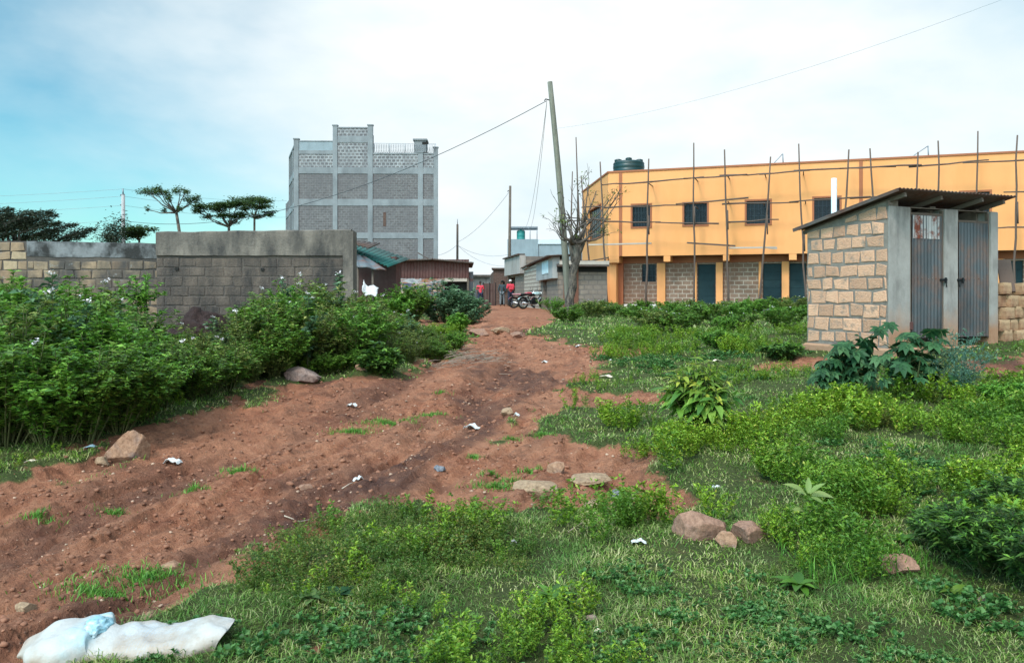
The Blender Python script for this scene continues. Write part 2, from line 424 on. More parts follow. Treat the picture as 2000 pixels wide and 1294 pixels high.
MAT['leaf_tip'] = leafmat('bright_tip_leaf', [(0, (.06, .16, .025)), (.5, (.13, .29, .035)), (1, (.27, .42, .075))], .4, .45)  # brighter tip leaves: young growth, with light on the tips put into the colour
MAT['leaf_tip_olive'] = leafmat('bright_olive_tip_leaf', [(0, (.08, .14, .03)), (.5, (.17, .24, .045)), (1, (.36, .37, .10))], .4, .5)
MAT['leaf_bush'] = leafmat('fresh_green_leaf', [(0, (.06, .16, .03)), (.6, (.17, .32, .045)), (1, (.33, .46, .085))], .35, .42, objvar=0)
MAT['leaf_castor'] = leafmat('dark_glossy_leaf', [(0, (.014, .045, .018)), (.6, (.03, .095, .032)), (1, (.08, .16, .06))], .2, .5, spec=.2, objvar=0) #[(0, (0.014, 0.046, 0.024)), (.6, (0.034, 0.098, 0.049)), (1, (0.086, 0.161, 0.082))], .15, .28, spec=.6, objvar=0)
MAT['leaf_blue'] = leafmat('blue_green_leaf', [(0, (0.050, 0.130, 0.085)), (.6, (0.100, 0.220, 0.147)), (1, (0.200, 0.330, 0.237))], .2, .55, objvar=0)
MAT['leaf_sapling'] = leafmat('pale_sapling_leaf', [(0, (0.170, 0.257, 0.063)), (.6, (0.287, 0.361, 0.108)), (1, (0.404, 0.456, 0.171))], .35, .5, objvar=0)
MAT['leaf_dark'] = leafmat('dark_fern_leaf', [(0, (.02, .05, .012)), (.6, (.05, .12, .022)), (1, (.12, .21, .04))], .3, .5, objvar=.2)
MAT['leaf_acacia'] = leafmat('acacia_leaf', [(0, (.03, .06, .02)), (.6, (.07, .125, .035)), (1, (.13, .19, .055))], .3, .6, objvar=.2)
MAT['leaf_thorn'] = leafmat('thorn_tree_leaf', [(0, (0.022, 0.035, 0.021)), (.6, (0.045, 0.062, 0.034)), (1, (0.084, 0.095, 0.052))], .2, .6, objvar=.2)
MAT['petal'] = plain('pale_petal', (.72, .66, .66), .7, .1, 9, 0)
MAT['herb'] = leafmat('herb_leaf', [(0, (.05, .095, .008)), (.3, (.14, .25, .013)), (.7, (.26, .42, .022)), (.92, (.36, .50, .05)), (1, (.55, .47, .08))], .3, .45, objvar=0, patch=(1.1, (.06, .165, .02)))
MAT['herb_bronze'] = leafmat('bronze_herb_leaf', [(0, (.04, .07, .014)), (.35, (.10, .165, .022)), (.65, (.17, .25, .035)), (.82, (.27, .29, .05)), (.93, (.30, .17, .07)), (1, (.08, .20, .05))], .35, .45, objvar=0, patch=(1.6, (.06, .15, .02)))
MAT['grass'] = leafmat('lawn_grass', [(0, (.07, .14, .016)), (.35, (.17, .31, .03)), (.55, (.24, .34, .06)), (.72, (.44, .43, .15)), (1, (.62, .56, .28))], .3, .6, objvar=0, patch=(1.7, (.05, .16, .024)))
MAT['grass_tall'] = leafmat('tall_grass', [(0, (0.047, 0.140, 0.020)), (.6, (0.110, 0.280, 0.029)), (1, (0.220, 0.420, 0.066))], .3, .5, objvar=0)

# ------------------------------------------------------------------ numeric noise and terrain
_T = [np.random.default_rng(100 + i).random((256, 256)) for i in range(8)]
def vn(x, y, k=0):
    x = np.asarray(x, float); y = np.asarray(y, float)
    xi = np.floor(x).astype(int); yi = np.floor(y).astype(int)
    fx = x - xi; fy = y - yi
    fx = fx * fx * fx * (fx * (fx * 6 - 15) + 10); fy = fy * fy * fy * (fy * (fy * 6 - 15) + 10)
    T = _T[k % 8]; a = xi & 255; b = yi & 255; a1 = (a + 1) & 255; b1 = (b + 1) & 255
    return (T[a, b] * (1 - fx) + T[a1, b] * fx) * (1 - fy) + (T[a, b1] * (1 - fx) + T[a1, b1] * fx) * fy
def fbm(x, y, o=4, k=0, g=.5):
    s = 0; a = 1; t = 0
    c, n = math.cos(.6), math.sin(.6)
    for i in range(o):
        s = s + a * vn(x + 17.3 * i, y - 9.1 * i, k + i); t += a; a *= g
        x, y = (x * c - y * n) * 2.03, (x * n + y * c) * 2.03
    return s / t - .5
def ss(a, b, x):
    t = np.clip((np.asarray(x, float) - a) / (b - a), 0, 1); return t * t * (3 - 2 * t)

def gbase(X, Y):
    X = np.asarray(X, float); Y = np.asarray(Y, float)
    z = .045 * np.clip(Y - 3.5, -6, 14.5) + .15 * ss(17, 25, Y)
    z = z + .06 * np.clip(X - 1.2, 0, 6.5) * ss(3.5, 9, Y) * (1 - ss(15, 21, Y))
    z = z + .10 * ss(-2.0, -4.5, X + .28 * (Y - 9)) * ss(5, 8, Y) * (1 - ss(16, 20, Y))
    return z
def px2g(px, py):
    r = (px - CX) / F; k = (py - HY) / F
    d0 = 1.5
    for i in range(2000):
        d = d0 * 1.005 ** i
        if CAMZ - k * d <= float(gbase(r * d, d)): break
        if d > 90: break
    return (r * d, d)
def poly(pts): return np.array([px2g(*p) for p in pts])
def sdf(P, X, Y):
    """signed distance (negative inside) to polygon P"""
    X = np.asarray(X, float); Y = np.asarray(Y, float)
    d = np.full(X.shape, 1e9); ins = np.zeros(X.shape, bool)
    n = len(P)
    for i in range(n):
        ax, ay = P[i]; bx, by = P[(i + 1) % n]
        ex, ey = bx - ax, by - ay
        t = np.clip(((X - ax) * ex + (Y - ay) * ey) / (ex * ex + ey * ey + 1e-12), 0, 1)
        d = np.minimum(d, (X - ax - t * ex) ** 2 + (Y - ay - t * ey) ** 2)
        c = ((ay > Y) != (by > Y)) & (X < (bx - ax) * (Y - ay) / ((by - ay) if by != ay else 1e-9) + ax)
        ins ^= c
    d = np.sqrt(d)
    return np.where(ins, -d, d)

PATH = poly([(-60, 945), (60, 925), (130, 890), (300, 835), (430, 790), (500, 752), (600, 752), (720, 738), (800, 715), (860, 695), (905, 655), (895, 643),
             (760, 640), (700, 632), (760, 626), (945, 622), (940, 600), (1075, 600), (1085, 618), (1075, 640), (1050, 655), (1150, 672), (1250, 692), (1200, 730), (1130, 760),
             (1290, 775), (1290, 798), (1180, 800), (1060, 832), (985, 862), (1120, 850), (1225, 885), (1290, 940), (1345, 965), (1310, 1012), (1180, 1002), (1040, 1012),
             (930, 1012), (720, 1035), (590, 1065), (535, 1125), (430, 1160), (340, 1220), (240, 1262), (150, 1294), (60, 1400), (-900, 1400), (-900, 1000)])
BARE = [poly(p) for p in ([(1885, 705), (2010, 690), (2300, 700), (2300, 780), (1990, 772), (1900, 752)],
                          [(1490, 712), (1590, 700), (1620, 722), (1500, 730)],
                          [(540, 1275), (640, 1262), (680, 1285), (560, 1310)],
                          [(740, 1165), (800, 1150), (850, 1170), (770, 1185)],
                          [(1160, 690), (1265, 672), (1300, 690), (1220, 700)])]
LANE = np.array([(-3.0, 27), (2.0, 27), (1.1, 46), (-.3, 62), (-.6, 75), (-3.2, 75), (-3.0, 62)])
def dirt_mask(X, Y):
    w = .10 + .012 * np.clip(Y, 0, 40)
    nz = fbm(X * 1.1, Y * 1.1, 4, 1) * 1.2 + fbm(X * 5, Y * 5, 3, 3) * .5
    d = sdf(PATH, X, Y)
    for b in BARE: d = np.minimum(d, sdf(b, X, Y))
    d = np.minimum(d, sdf(LANE, X, Y))
    m = 1 - ss(-w, w, d + nz * .55)
    # tufts on the track
    tuf = ss(.62, .72, vn(X * 1.3 + 3.1, Y * .9, 5) * .6 + vn(X * 5, Y * 4, 6) * .4) * .85 * ss(-.9, -.1, d)
    return np.clip(m - tuf, 0, 1), d
CL = [px2g(*p) for p in ((-250, 1294), (250, 1090), (560, 930), (800, 810), (930, 720), (965, 660))]
CLy = np.array([c[1] for c in CL]); CLx = np.array([c[0] for c in CL])
def gz(X, Y, with_mask=False):
    X = np.asarray(X, float); Y = np.asarray(Y, float)
    z = gbase(X, Y)
    m, d = dirt_mask(X, Y)
    near = 1 - ss(22, 45, Y)
    lat = X - np.interp(Y, CLy, CLx)
    lat2 = lat * .75 + .25 * fbm(X * .6, Y * .6, 2, 2)
    rg = 1 - 2 * np.abs(fbm(lat2 * 4.6 + 2, Y * 1.1, 4, 2)) * 2
    rut = fbm(lat2 * 2.6, Y * .34 + lat * .4, 3, 0) * .11 - np.clip(rg - .55, 0, 1) ** 1.5 * .11 + (ss(-.02, .03, fbm(lat2 * 3.1 + 4, Y * .7, 4, 3)) + ss(.06, .1, fbm(lat2 * 4.2, Y * .9 + 7, 4, 5))) * .03
    rut = rut - .07 * np.exp(-((lat - .55) / .18) ** 2) - .06 * np.exp(-((lat + .75) / .2) ** 2) * ss(3, 5, Y)
    clod = np.abs(fbm(X * 9, Y * 8, 4, 4, .65)) * .05 + ss(.04, .1, fbm(X * 7, Y * 6, 4, 6)) * .016 + fbm(X * 18, Y * 16, 3, 2) * .03
    z = z + near * (m * (rut + clod - .05) + (1 - m) * (.05 + fbm(X * 1.4, Y * 1.4, 3, 6) * .12 + fbm(X * 7, Y * 7, 2, 1) * .025))
    z = z + fbm(X * .05, Y * .05, 2, 3) * .3 * ss(80, 200, np.hypot(X, Y))
    return (z, m, lat) if with_mask else z
def g1(x, y): return float(gz(np.array([x]), np.array([y]))[0])
def gpt(px, py):
    x, y = px2g(px, py); return Vector((x, y, g1(x, y)))

def ground_material():
    m = M_('red_earth_and_turf'); t = NT(m)
    v = t.coord(kind='Object')
    at = t.node('ShaderNodeAttribute'); at.attribute_name = 'dirt'
    aw = t.node('ShaderNodeAttribute'); aw.attribute_name = 'damp'
    n1 = t.noise(v, .8, 6, .62); n2 = t.noise(v, 6, 7, .7); n3 = t.noise(v, 45, 5, .7)
    dirt = t.ramp(t.math('ADD', t.math('MULTIPLY', n2, .6), t.math('MULTIPLY', n3, .4)),
                  [(.30, (.095, .035, .021)), (.44, (.25, .092, .050)), (.57, (.37, .155, .085)), (.73, (.58, .32, .19))])
    dirt = t.mix(t.ramp(n1, [(.42, 0.0), (.6, .85)]), dirt, t.mix(.6, dirt, (.42, .195, .112)))
    dirt = t.mix(t.ramp(t.noise(v, 2.1, 6, .68, .4), [(.5, 0.0), (.62, .6)]), dirt, t.mix(n3, (.085, .04, .026), (.19, .085, .052)))
    dampf = t.math('MULTIPLY', aw.outputs['Fac'], t.ramp(t.noise(v, 3.5, 5, .65), [(.3, .45), (.6, 1.0)]))
    dirt = t.mix(dampf, dirt, t.mix(n3, (.055, .028, .022), (.125, .058, .042)))
    vo = t.node('ShaderNodeTexVoronoi'); t.link(v, vo.inputs['Vector']); vo.inputs['Scale'].default_value = 22; vo.inputs['Randomness'].default_value = 1
    peb = t.ramp(vo.outputs['Distance'], [(.0, 1.0), (.18, .0)])
    dirt = t.mix(t.math('MULTIPLY', peb, .55), dirt, t.mix(t.node('ShaderNodeTexVoronoi').outputs['Color'], (.42, .26, .18), (.5, .36, .28)))
    turf = t.ramp(t.math('ADD', t.math('MULTIPLY', n2, .5), t.math('MULTIPLY', n3, .5)),
                  [(.3, (.035, .034, .016)), (.5, (.06, .075, .022)), (.63, (.10, .11, .036)), (.75, (.20, .165, .085))])
    turf = t.mix(t.ramp(t.noise(v, 2.5, 6, .7), [(.58, 0.0), (.72, .75)]), turf, (.15, .075, .045))
    f = t.math('ADD', at.outputs['Fac'], t.math('MULTIPLY_ADD', t.noise(v, 14, 5, .7), .9, -.45))
    f = t.ramp(f, [(.38, 0.0), (.62, 1.0)])
    t.set(t.mix(f, turf, dirt), .95, 0, .15)
    h = t.math('ADD', t.math('MULTIPLY', n2, .6), t.math('ADD', t.math('MULTIPLY', n3, .5), t.math('MULTIPLY', peb, .25)))
    t.bump(h, 1.0, .06)
    return m
MAT['ground'] = ground_material()

def build_ground():
    ys = list(np.arange(-9, 2, .5)) + list(np.arange(2, 11, .03))
    y = ys[-1]; st = .03
    while y < 60:
        st = max(.03, .03 * (y / 10) ** 1.75); y += st; ys.append(y)
    while y < 3500: y *= 1.09; ys.append(y)
    ys = np.array(ys)
    us = np.concatenate([-np.geomspace(7, .80, 22), np.linspace(-.78, .78, 430), np.geomspace(.80, 7, 22)])
    U, Yg = np.meshgrid(us, ys)
    Xg = U * (np.maximum(Yg, .5) + 1.0)
    Z, Mk, lat = gz(Xg, Yg, True)
    nr, nc = Xg.shape
    V = np.stack([Xg, Yg, Z], -1)
    du = np.gradient(V, axis=1); dv = np.gradient(V, axis=0)
    N = np.cross(du, dv); N /= np.linalg.norm(N, axis=-1, keepdims=True)
    damp = np.exp(-((lat - .45) / .3) ** 2) * .8 * ss(3, 4.5, Yg) + np.exp(-((lat + .85) / .28) ** 2) * .75
    damp = damp * ss(-.12, .12, fbm(Xg * .8, Yg * .5, 3, 5)) * (1 - ss(12, 17, Yg)) + .9 * ss(.06, .2, fbm(lat * 1.1 + 5, Yg * .4, 4, 7)) * (1 - ss(25, 40, Yg))
    damp = np.clip(damp, 0, 1)
    idx = np.arange(nr * nc).reshape(nr, nc)
    Q = np.stack([idx[:-1, :-1], idx[:-1, 1:], idx[1:, 1:], idx[1:, :-1]], -1).reshape(-1, 4)
    fm = Mk.ravel()[Q].mean(1) > .5
    V = V.reshape(-1, 3); N = N.reshape(-1, 3)
    for name, sel, lab, cat in (('ground', ~fm, 'green turf ground with worn patches around the dirt path', 'ground'),
                                ('path', fm, 'rutted red earth path leading up to the lane', 'path')):
        q = Q[sel]; use, inv = np.unique(q.ravel(), return_inverse=True)
        o = np_obj(name, V[use], inv.reshape(-1, 4), [MAT['ground']], smooth=True)
        for an, arr in (('dirt', Mk), ('damp', damp)):
            a = o.data.attributes.new(an, 'FLOAT', 'POINT'); a.data.foreach_set('value', arr.ravel()[use].astype(np.float32))
        o.data.normals_split_custom_set_from_vertices(N[use].tolist())
        tag(o, lab, cat, kind='structure')
build_ground()

# ------------------------------------------------------------------ leaves and plants (numeric batches)
def nrm(a): return a / (np.linalg.norm(a, axis=-1, keepdims=True) + 1e-9)
def frames(D, U):
    D = nrm(D); S = nrm(np.cross(D, U)); N = np.cross(S, D); return D, S, N
def diamonds(P, D, U, L, W, fold=.25):
    D, S, N = frames(D, U); n = len(P); L = L[:, None]; W = W[:, None]
    V = np.stack([P, P + D * L * .45 + S * W * .5 + N * W * fold, P + D * L - N * L * .12, P + D * L * .45 - S * W * .5 + N * W * fold], 1)
    b = (np.arange(n) * 4)[:, None]
    T = np.concatenate([b + np.array([[0, 1, 2]]), b + np.array([[0, 2, 3]])], 0)
    return V.reshape(-1, 3), T
def broad(P, D, U, L, W, rows=4, fold=.18, droop=.35, prof=None):
    """curved leaf with a midrib: rows x 3 points"""
    D, S, N = frames(D, U); n = len(P)
    ts = np.linspace(0, 1, rows + 1)
    pr = prof if prof is not None else [max(.05, math.sin(PI * min(1, (t * .93 + .04)) ** .8)) for t in ts]
    pr[-1] = .02
    V = []
    for t, w in zip(ts, pr):
        c = P + D * (L * t)[:, None] - N * (L * droop * t * t)[:, None]
        o = S * (W * .5 * w)[:, None]; u = N * (W * fold * w)[:, None]
        V += [c - o + u, c, c + o + u]
    V = np.stack(V, 1); k = 3 * (rows + 1); b = (np.arange(n) * k)[:, None]
    Q = []
    for r in range(rows):
        for j in range(2):
            a = r * 3 + j; Q.append(b + np.array([[a, a + 1, a + 4, a + 3]]))
    return V.reshape(-1, 3), np.concatenate(Q, 0)
def blades(P, D, L, W, curl, rng):
    n = len(P); az = rng.random(n) * 2 * PI
    S = np.stack([np.cos(az), np.sin(az), np.zeros(n)], 1)
    B = np.stack([-np.sin(az), np.cos(az), np.zeros(n)], 1)
    L_ = L[:, None]; W_ = W[:, None]; c = curl[:, None]
    m = P + D * L_ * .55 + B * L_ * c * .3
    t = P + D * L_ * (1 - c * .45) + B * L_ * c * .95
    V = np.stack([P - S * W_ * .5, P + S * W_ * .5, m - S * W_ * .4, m + S * W_ * .4, t], 1)
    b = (np.arange(n) * 5)[:, None]
    T = np.concatenate([b + np.array([[0, 1, 3]]), b + np.array([[0, 3, 2]]), b + np.array([[2, 3, 4]])], 0)
    return V.reshape(-1, 3), T
def join(parts):
    """[(V, F)] -> one (V, [F...])"""
    Vs = []; Fs = {}; b = 0
    for V, Fc in parts:
        Vs.append(V); Fs.setdefault(Fc.shape[1], []).append(Fc + b); b += len(V)
    return np.concatenate(Vs), [np.concatenate(v) for v in Fs.values()]
def realise(proto, P, yaw, sc, tilt=None):
    """copies of proto = (V, F) at points P as one array pair"""
    V, Fc = proto; n = len(P); c, s = np.cos(yaw), np.sin(yaw)
    x = V[None, :, 0] * c[:, None] - V[None, :, 1] * s[:, None]
    y = V[None, :, 0] * s[:, None] + V[None, :, 1] * c[:, None]
    z = np.broadcast_to(V[None, :, 2], x.shape)
    if tilt is not None:
        x = x + z * tilt[:, :1]; y = y + z * tilt[:, 1:]
    W = np.stack([x, y, z], -1) * sc[:, None, None] + P[:, None, :]
    b = (np.arange(n) * len(V))[:, None, None]
    return W.reshape(-1, 3), (Fc[None] + b).reshape(-1, Fc.shape[1])

def rdir(rng, n, zlo=-.3, zhi=.8):
    a = rng.random(n) * 2 * PI; z = rng.uniform(zlo, zhi, n); r = np.sqrt(1 - np.clip(z * z, 0, .98))
    return np.stack([r * np.cos(a), r * np.sin(a), z], 1)

def shrub_parts(seed, h, r, nst=22, nl=60, L=(.05, .09), wr=.5, rows=2, tiprose=6, spread=.8, low=.12, droop=.35, leaf='broad', upright=.5):
    """returns (stem segments list, leaf mesh (V,[F]), tips)"""
    rng = np.random.default_rng(seed)
    stems = []; LP = []; LD = []; tips = []; TP = []; TD = []
    for i in range(nst):
        a = rng.random() * 2 * PI; q = math.sqrt(rng.random()) * spread
        b = np.array([math.cos(a) * r * .25 * q, math.sin(a) * r * .25 * q, 0])
        top = np.array([math.cos(a) * r * q, math.sin(a) * r * q, h * rng.uniform(.62, 1.0) * (1 - .35 * q * q)])
        mid = b * .5 + top * .5 + np.array([math.cos(a), math.sin(a), 0]) * r * .12 + np.array([0, 0, h * .08])
        def cv(t, b=b, mid=mid, top=top): return b * (1 - t) ** 2 + mid * 2 * t * (1 - t) + top * t * t
        pts = [cv(t) for t in np.linspace(0, 1, 6)]
        stems.append((pts, .007 * (h / 1.2 + .3)))
        segs = [pts]
        for k in range(rng.integers(2, 5)):
            t0 = rng.uniform(.3, .85); p0 = cv(t0)
            d = rdir(rng, 1, .1, .8)[0]; d = nrm(d + np.array([math.cos(a), math.sin(a), .3]) * upright)
            ln = h * rng.uniform(.14, .32)
            tw = [p0, p0 + d * ln * .5, p0 + d * ln + np.array([0, 0, ln * .15])]
            stems.append((tw, .004 * (h / 1.2 + .3))); segs.append(tw)
        for sg in segs:
            sg = np.array(sg); m = nl if sg is segs[0] or len(sg) == 6 else int(nl * .5)
            t = np.sort(rng.uniform(low if len(sg) == 6 else .1, 1.0, m)); u = t * (len(sg) - 1); j = np.minimum(u.astype(int), len(sg) - 2)
            p = sg[j] + (sg[j + 1] - sg[j]) * (u - j)[:, None]
            ax = nrm(sg[j + 1] - sg[j])
            d = nrm(rdir(rng, m, -.25, .55) + ax * .35)
            LP.append(p); LD.append(d)
            e = sg[-1]; tips.append(e)
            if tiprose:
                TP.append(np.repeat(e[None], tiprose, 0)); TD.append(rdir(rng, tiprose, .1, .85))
    out = []
    for P, D, f in ((LP, LD, 1.0), (TP, TD, .8)):
        if not P: continue
        P = np.concatenate(P); D = np.concatenate(D); n = len(P)
        Ls = rng.uniform(L[0], L[1], n) * f * np.where(rng.random(n) < .15, 1.5, 1); U = np.tile([[0, 0, 1.0]], (n, 1)) + rng.normal(0, .35, (n, 3))
        V, Q = broad(P, D, U, Ls, Ls * wr * rng.uniform(.75, 1.25, n), rows, .18, droop)
        V[:, 2] = np.maximum(V[:, 2], .01); out.append((V, [Q]))
    return stems, out, np.array(tips), rng

def stems_obj(stems, parent, mat, n=4, name='stems'):
    mb = MB()
    for pts, rad in stems:
        k = len(pts); mb.tube(pts, [rad * (1 - .6 * i / (k - 1)) for i in range(k)], n, cap=False)
    return mb.build(name, mat, parent)

def make_shrub(name, label, cat, group, lmat, seed, flowers=0, **kw):
    root = thing(name, label, cat, (0, 0, 0), 0, group)
    st, out, tips, rng = shrub_parts(seed, **kw)
    for nm, (V, Fs), mt in zip(('foliage', 'tip_leaves'), out, (lmat, MAT[TIP_LEAF.get(lmat.name, 'leaf_tip')])): np_obj(nm, V, Fs, [mt], root)
    stems_obj(st, root, MAT['stem'])
    if flowers:
        sel = tips[np.argsort(-tips[:, 2])[:max(flowers * 3, 1)]]
        sel = sel[rng.permutation(len(sel))[:flowers]]
        P = np.repeat(sel, 16, 0) + rng.normal(0, .014, (len(sel) * 16, 3)) + np.array([0, 0, .02])
        V, T = diamonds(P, rdir(rng, len(P), 0, .8), np.tile([[0, 0, 1.]], (len(P), 1)) + rng.normal(0, .3, (len(P), 3)), np.full(len(P), .028), np.full(len(P), .02))
        o = np_obj('flowers', V, T, [MAT['petal']], root); o['label'] = 'pale pinkish white blossoms at the tips'
    return root

# ------------------------------------------------------------------ cut stone block walling (local x-z plane, facing -y)
def blockwall(mb, x0, x1, z0, top, h=.205, lr=(.30, .44), gap=.026, out=.016, mi=1, seed=0, jit=.012, skip=None):
    rr = random.Random(seed); z = z0; row = 0
    while True:
        hh = h * rr.uniform(.94, 1.06); x = x0 - (.2 if row % 2 else 0.02)
        if z > max(top(x0), top(x1)) - .05: break
        while x < x1:
            l = rr.uniform(*lr); a, b = max(x, x0), min(x + l, x1); x += l
            if b - a < .07: continue
            g = gap * rr.uniform(.6, 1.3) / 2; sl = rr.uniform(-.012, .012)
            A, B = a + g, b - g
            za, zb = z + g, z + hh - g
            ta, tb = min(zb + sl, top(A) - .02), min(zb - sl, top(B) - .02)
            if max(ta, tb) - za < .05: continue
            ta = max(ta, za + .02); tb = max(tb, za + .02)
            if skip and skip((A + B) / 2, (za + zb) / 2): continue
            j = [rr.uniform(-jit, jit) for _ in range(8)]
            o = -out * rr.uniform(.5, 1.5); c = .014
            q = [(A + j[0], za + j[1]), (B + j[2], za + j[3]), (B + j[4], tb + j[5] * .6), (A + j[6], ta + j[7] * .6)]
            cx = sum(p[0] for p in q) / 4; cz = sum(p[1] for p in q) / 4
            inn = [(p[0] + c * (1 if p[0] < cx else -1), p[1] + c * .8 * (1 if p[1] < cz else -1)) for p in q]
            vs = [(p[0], .012, p[1]) for p in q] + [(p[0], o + .005, p[1]) for p in q] + [(p[0], o, p[1]) for p in inn]
            fs = [(8, 9, 10, 11)]
            for k in range(4):
                k2 = (k + 1) % 4
                fs += [(k, k2, 4 + k2, 4 + k), (4 + k, 4 + k2, 8 + k2, 8 + k)]
            mb.add(vs, fs, mi)
        z += hh; row += 1

# ------------------------------------------------------------------ latrine
def build_latrine():
    fr = Frame(5.51, 12.0, .62, math.atan2(.4008, .9162))
    W = fr.at(1946); D = 1.62
    root = thing('latrine', 'small tan block latrine with two tin doors and a sloping tin roof', 'latrine', fr.o, fr.a)
    zt = 2.30                                   # wall top at front
    slope = .205
    mb = MB(); top = lambda x: zt + .06 - (D - x) * slope   # x' runs back to front
    mb.add([(0, .001, -.35), (D, .001, -.35), (D, .001, top(D)), (0, .001, top(0)), (0, .2, -.35), (D, .2, -.35), (D, .2, top(D)), (0, .2, top(0))],
           [(0, 1, 2, 3), (5, 4, 7, 6), (1, 5, 6, 2), (4, 0, 3, 7), (3, 2, 6, 7)], 0)
    blockwall(mb, .0, D - .01, .21, lambda x: top(x) - .03, .208, (.24, .37), .04, .011, 1, 3, .02)
    mb.build('block_wall', [MAT['mortar'], MAT['block']], root, (0, D, 0), -PI / 2)
    mb = MB(); mb.box(-.05, W + .03, -.06, D + .05, -.5, .19, 0, .03)
    mb.build('plinth', MAT['post'], root)
    mb = MB(); mb.box(.21, W - .012, D - .2, D - .004, -.3, zt + .085 - D * slope)
    za, zb = zt + .08 - .2 * slope, zt + .08 - (D - .2) * slope
    for xa, xb in ((W - .2, W - .012), (W * .5 - .06, W * .5 + .06)):
        mb.add([(xa, .2, -.3), (xb, .2, -.3), (xb, D - .205, -.3), (xa, D - .205, -.3), (xa, .2, za), (xb, .2, za), (xb, D - .205, zb), (xa, D - .205, zb)], [(3, 2, 1, 0), (4, 5, 6, 7), (0, 1, 5, 4), (1, 2, 6, 5), (2, 3, 7, 6), (3, 0, 4, 7)])
    mb.build('back_wall', MAT['mortar'], root)
    rr_ = random.Random(9)
    X = [fr.at(p) for p in (1733, 1776.5, 1843, 1868.5, 1932)] + [W]
    hz = lambda py: fr.at(1800, py)[1]
    for a, b in ((0, 1), (2, 3), (4, 5)):
        mb = MB(); x0, x1 = X[a] - (.0 if a else .0), X[b]
        mb.box(x0 + (.022 if a == 0 else 0), x1, -.012 - .004 * a, .19, .19, zt - .02, 0, .012)
        mb.build('post', MAT['post'], root)
    mb = MB(); mb.box(X[1] + .002, X[4] - .002, .02, .16, hz(405), zt - .03)
    mb.build('lintel', MAT['rafter'], root)
    mb = MB(); mb.box(.2, W - .2, .35, D - .25, -.1, .2); mb.build('floor_slab', MAT['concrete'], root)
    for k, (a, b, ptop, pbot, hinge) in enumerate(((X[1], X[2], 420, 659, 0), (X[3], X[4], 430, 661, 1))):
        fw = .035
        z0, z1 = hz(pbot) + .01 * k, hz(ptop)
        fm = MB()
        fm.box(a + .004, a + fw, .0, .05, z0 - .02, hz(409)); fm.box(b - fw, b - .004, .0, .05, z0 - .02, hz(409)); fm.box(a + fw, b - fw, .002, .048, z1 + .0, z1 + .035)
        d = MB(); d.corr((a + fw + .004, -.008, z0), (1, 0, 0), (0, 0, 1), b - a - 2 * fw - .008, z1 - z0 - .005, .072, .008, wob=.012)
        do = d.build('door', MAT['tin'], root)
        do['label'] = ('left door, dented grey corrugated sheet patched with a rusty piece on top', 'right door, blue grey corrugated sheet in one piece')[k]
        fm.build('door_frame', MAT['timber'], do)
        if k == 0:
            p = MB(); p.corr((a + fw + .01, -.022, hz(466)), (1, 0, 0), (0, 0, 1), b - a - 2 * fw - .05, hz(421) - hz(466), .06, .007, wob=.02, jag=.0)
            p.build('patch_sheet', MAT['tin_pale'], do)
            h = MB(); h.box(a - .012, a + .04, -.03, -.014, z0 + .12, z0 + .24, 0, .006); h.build('hinge', MAT['rust'], do)
        ex = (b - .07) if k == 0 else (a + .02)
        l = MB(); zz = hz(546); s = 1 if k == 0 else -1
        l.box(ex - .04, ex + .10, -.045, -.021, zz - .018, zz + .018, 0, .005); l.box(ex + .03, ex + .06, -.07, -.045, zz - .05, zz + .035, 0, .006)
        l.tube([(ex + (.05 if k == 0 else -.02), -.06, zz - .02), (ex + (.06 if k == 0 else -.03), -.06, zz - .11)], .008, 6)
        l.build('bolt', MAT['black_iron'], do)
        # battens behind the sheet seen as a seam line of nail heads
        for i in range(6):
            nx = a + fw + .03 + (b - a - 2 * fw - .06) * (i + rr_.uniform(-.2, .2)) / 6; nz = zz + .02 + rr_.uniform(-.01, .01)
            nb = MB(); nb.tube([(nx, -.012, nz), (nx, -.022, nz)], .006, 6); nb.build('nail', MAT['tin_pale'], do)
    rz = lambda y: zt + .105 - y * slope         # underside of the sheet
    rf = MB(); x0, x1 = -.16, W + .02; y0, y1 = -.33, D + .17
    L = math.hypot(y1 - y0, (y1 - y0) * slope)
    rf.corr((x1, y0, rz(y0) + .02), (-1, 0, 0), (0, (y1 - y0) / L, -(y1 - y0) * slope / L), x1 - x0, L, .076, .011, wob=.01)
    ro = rf.build('roof', MAT['tin_roof'], root)
    m = ro.modifiers.new('thickness', 'SOLIDIFY'); m.thickness = .006
    for i, x in enumerate((.06, W * .37, W * .72, W - .1)):
        r = MB(); r.bar((x, y0 + .08 + .05 * (i % 2), rz(y0 + .08) - .036), (x, y1 - .03, rz(y1 - .03) - .036), .045, .062)
        r.build('rafter', MAT['rafter'], ro)
    e = MB(); e.bar((x0 + .01, y0 + .02, rz(y0) - .0), (x0 + .01, y1 - .01, rz(y1) - .0), .022, .045); e.build('barge_board', MAT['tin_roof'], ro)
    px, pz = fr.at(1642, 346, D + .12)
    vp = MB(); vp.tube([(px, D + .27, -.2), (px, D + .27, pz)], .046, 16); vp.build('vent_pipe', MAT['pvc'], root)
    # earth heap under the plinth keeps the building seated
    return fr
LAT = build_latrine()

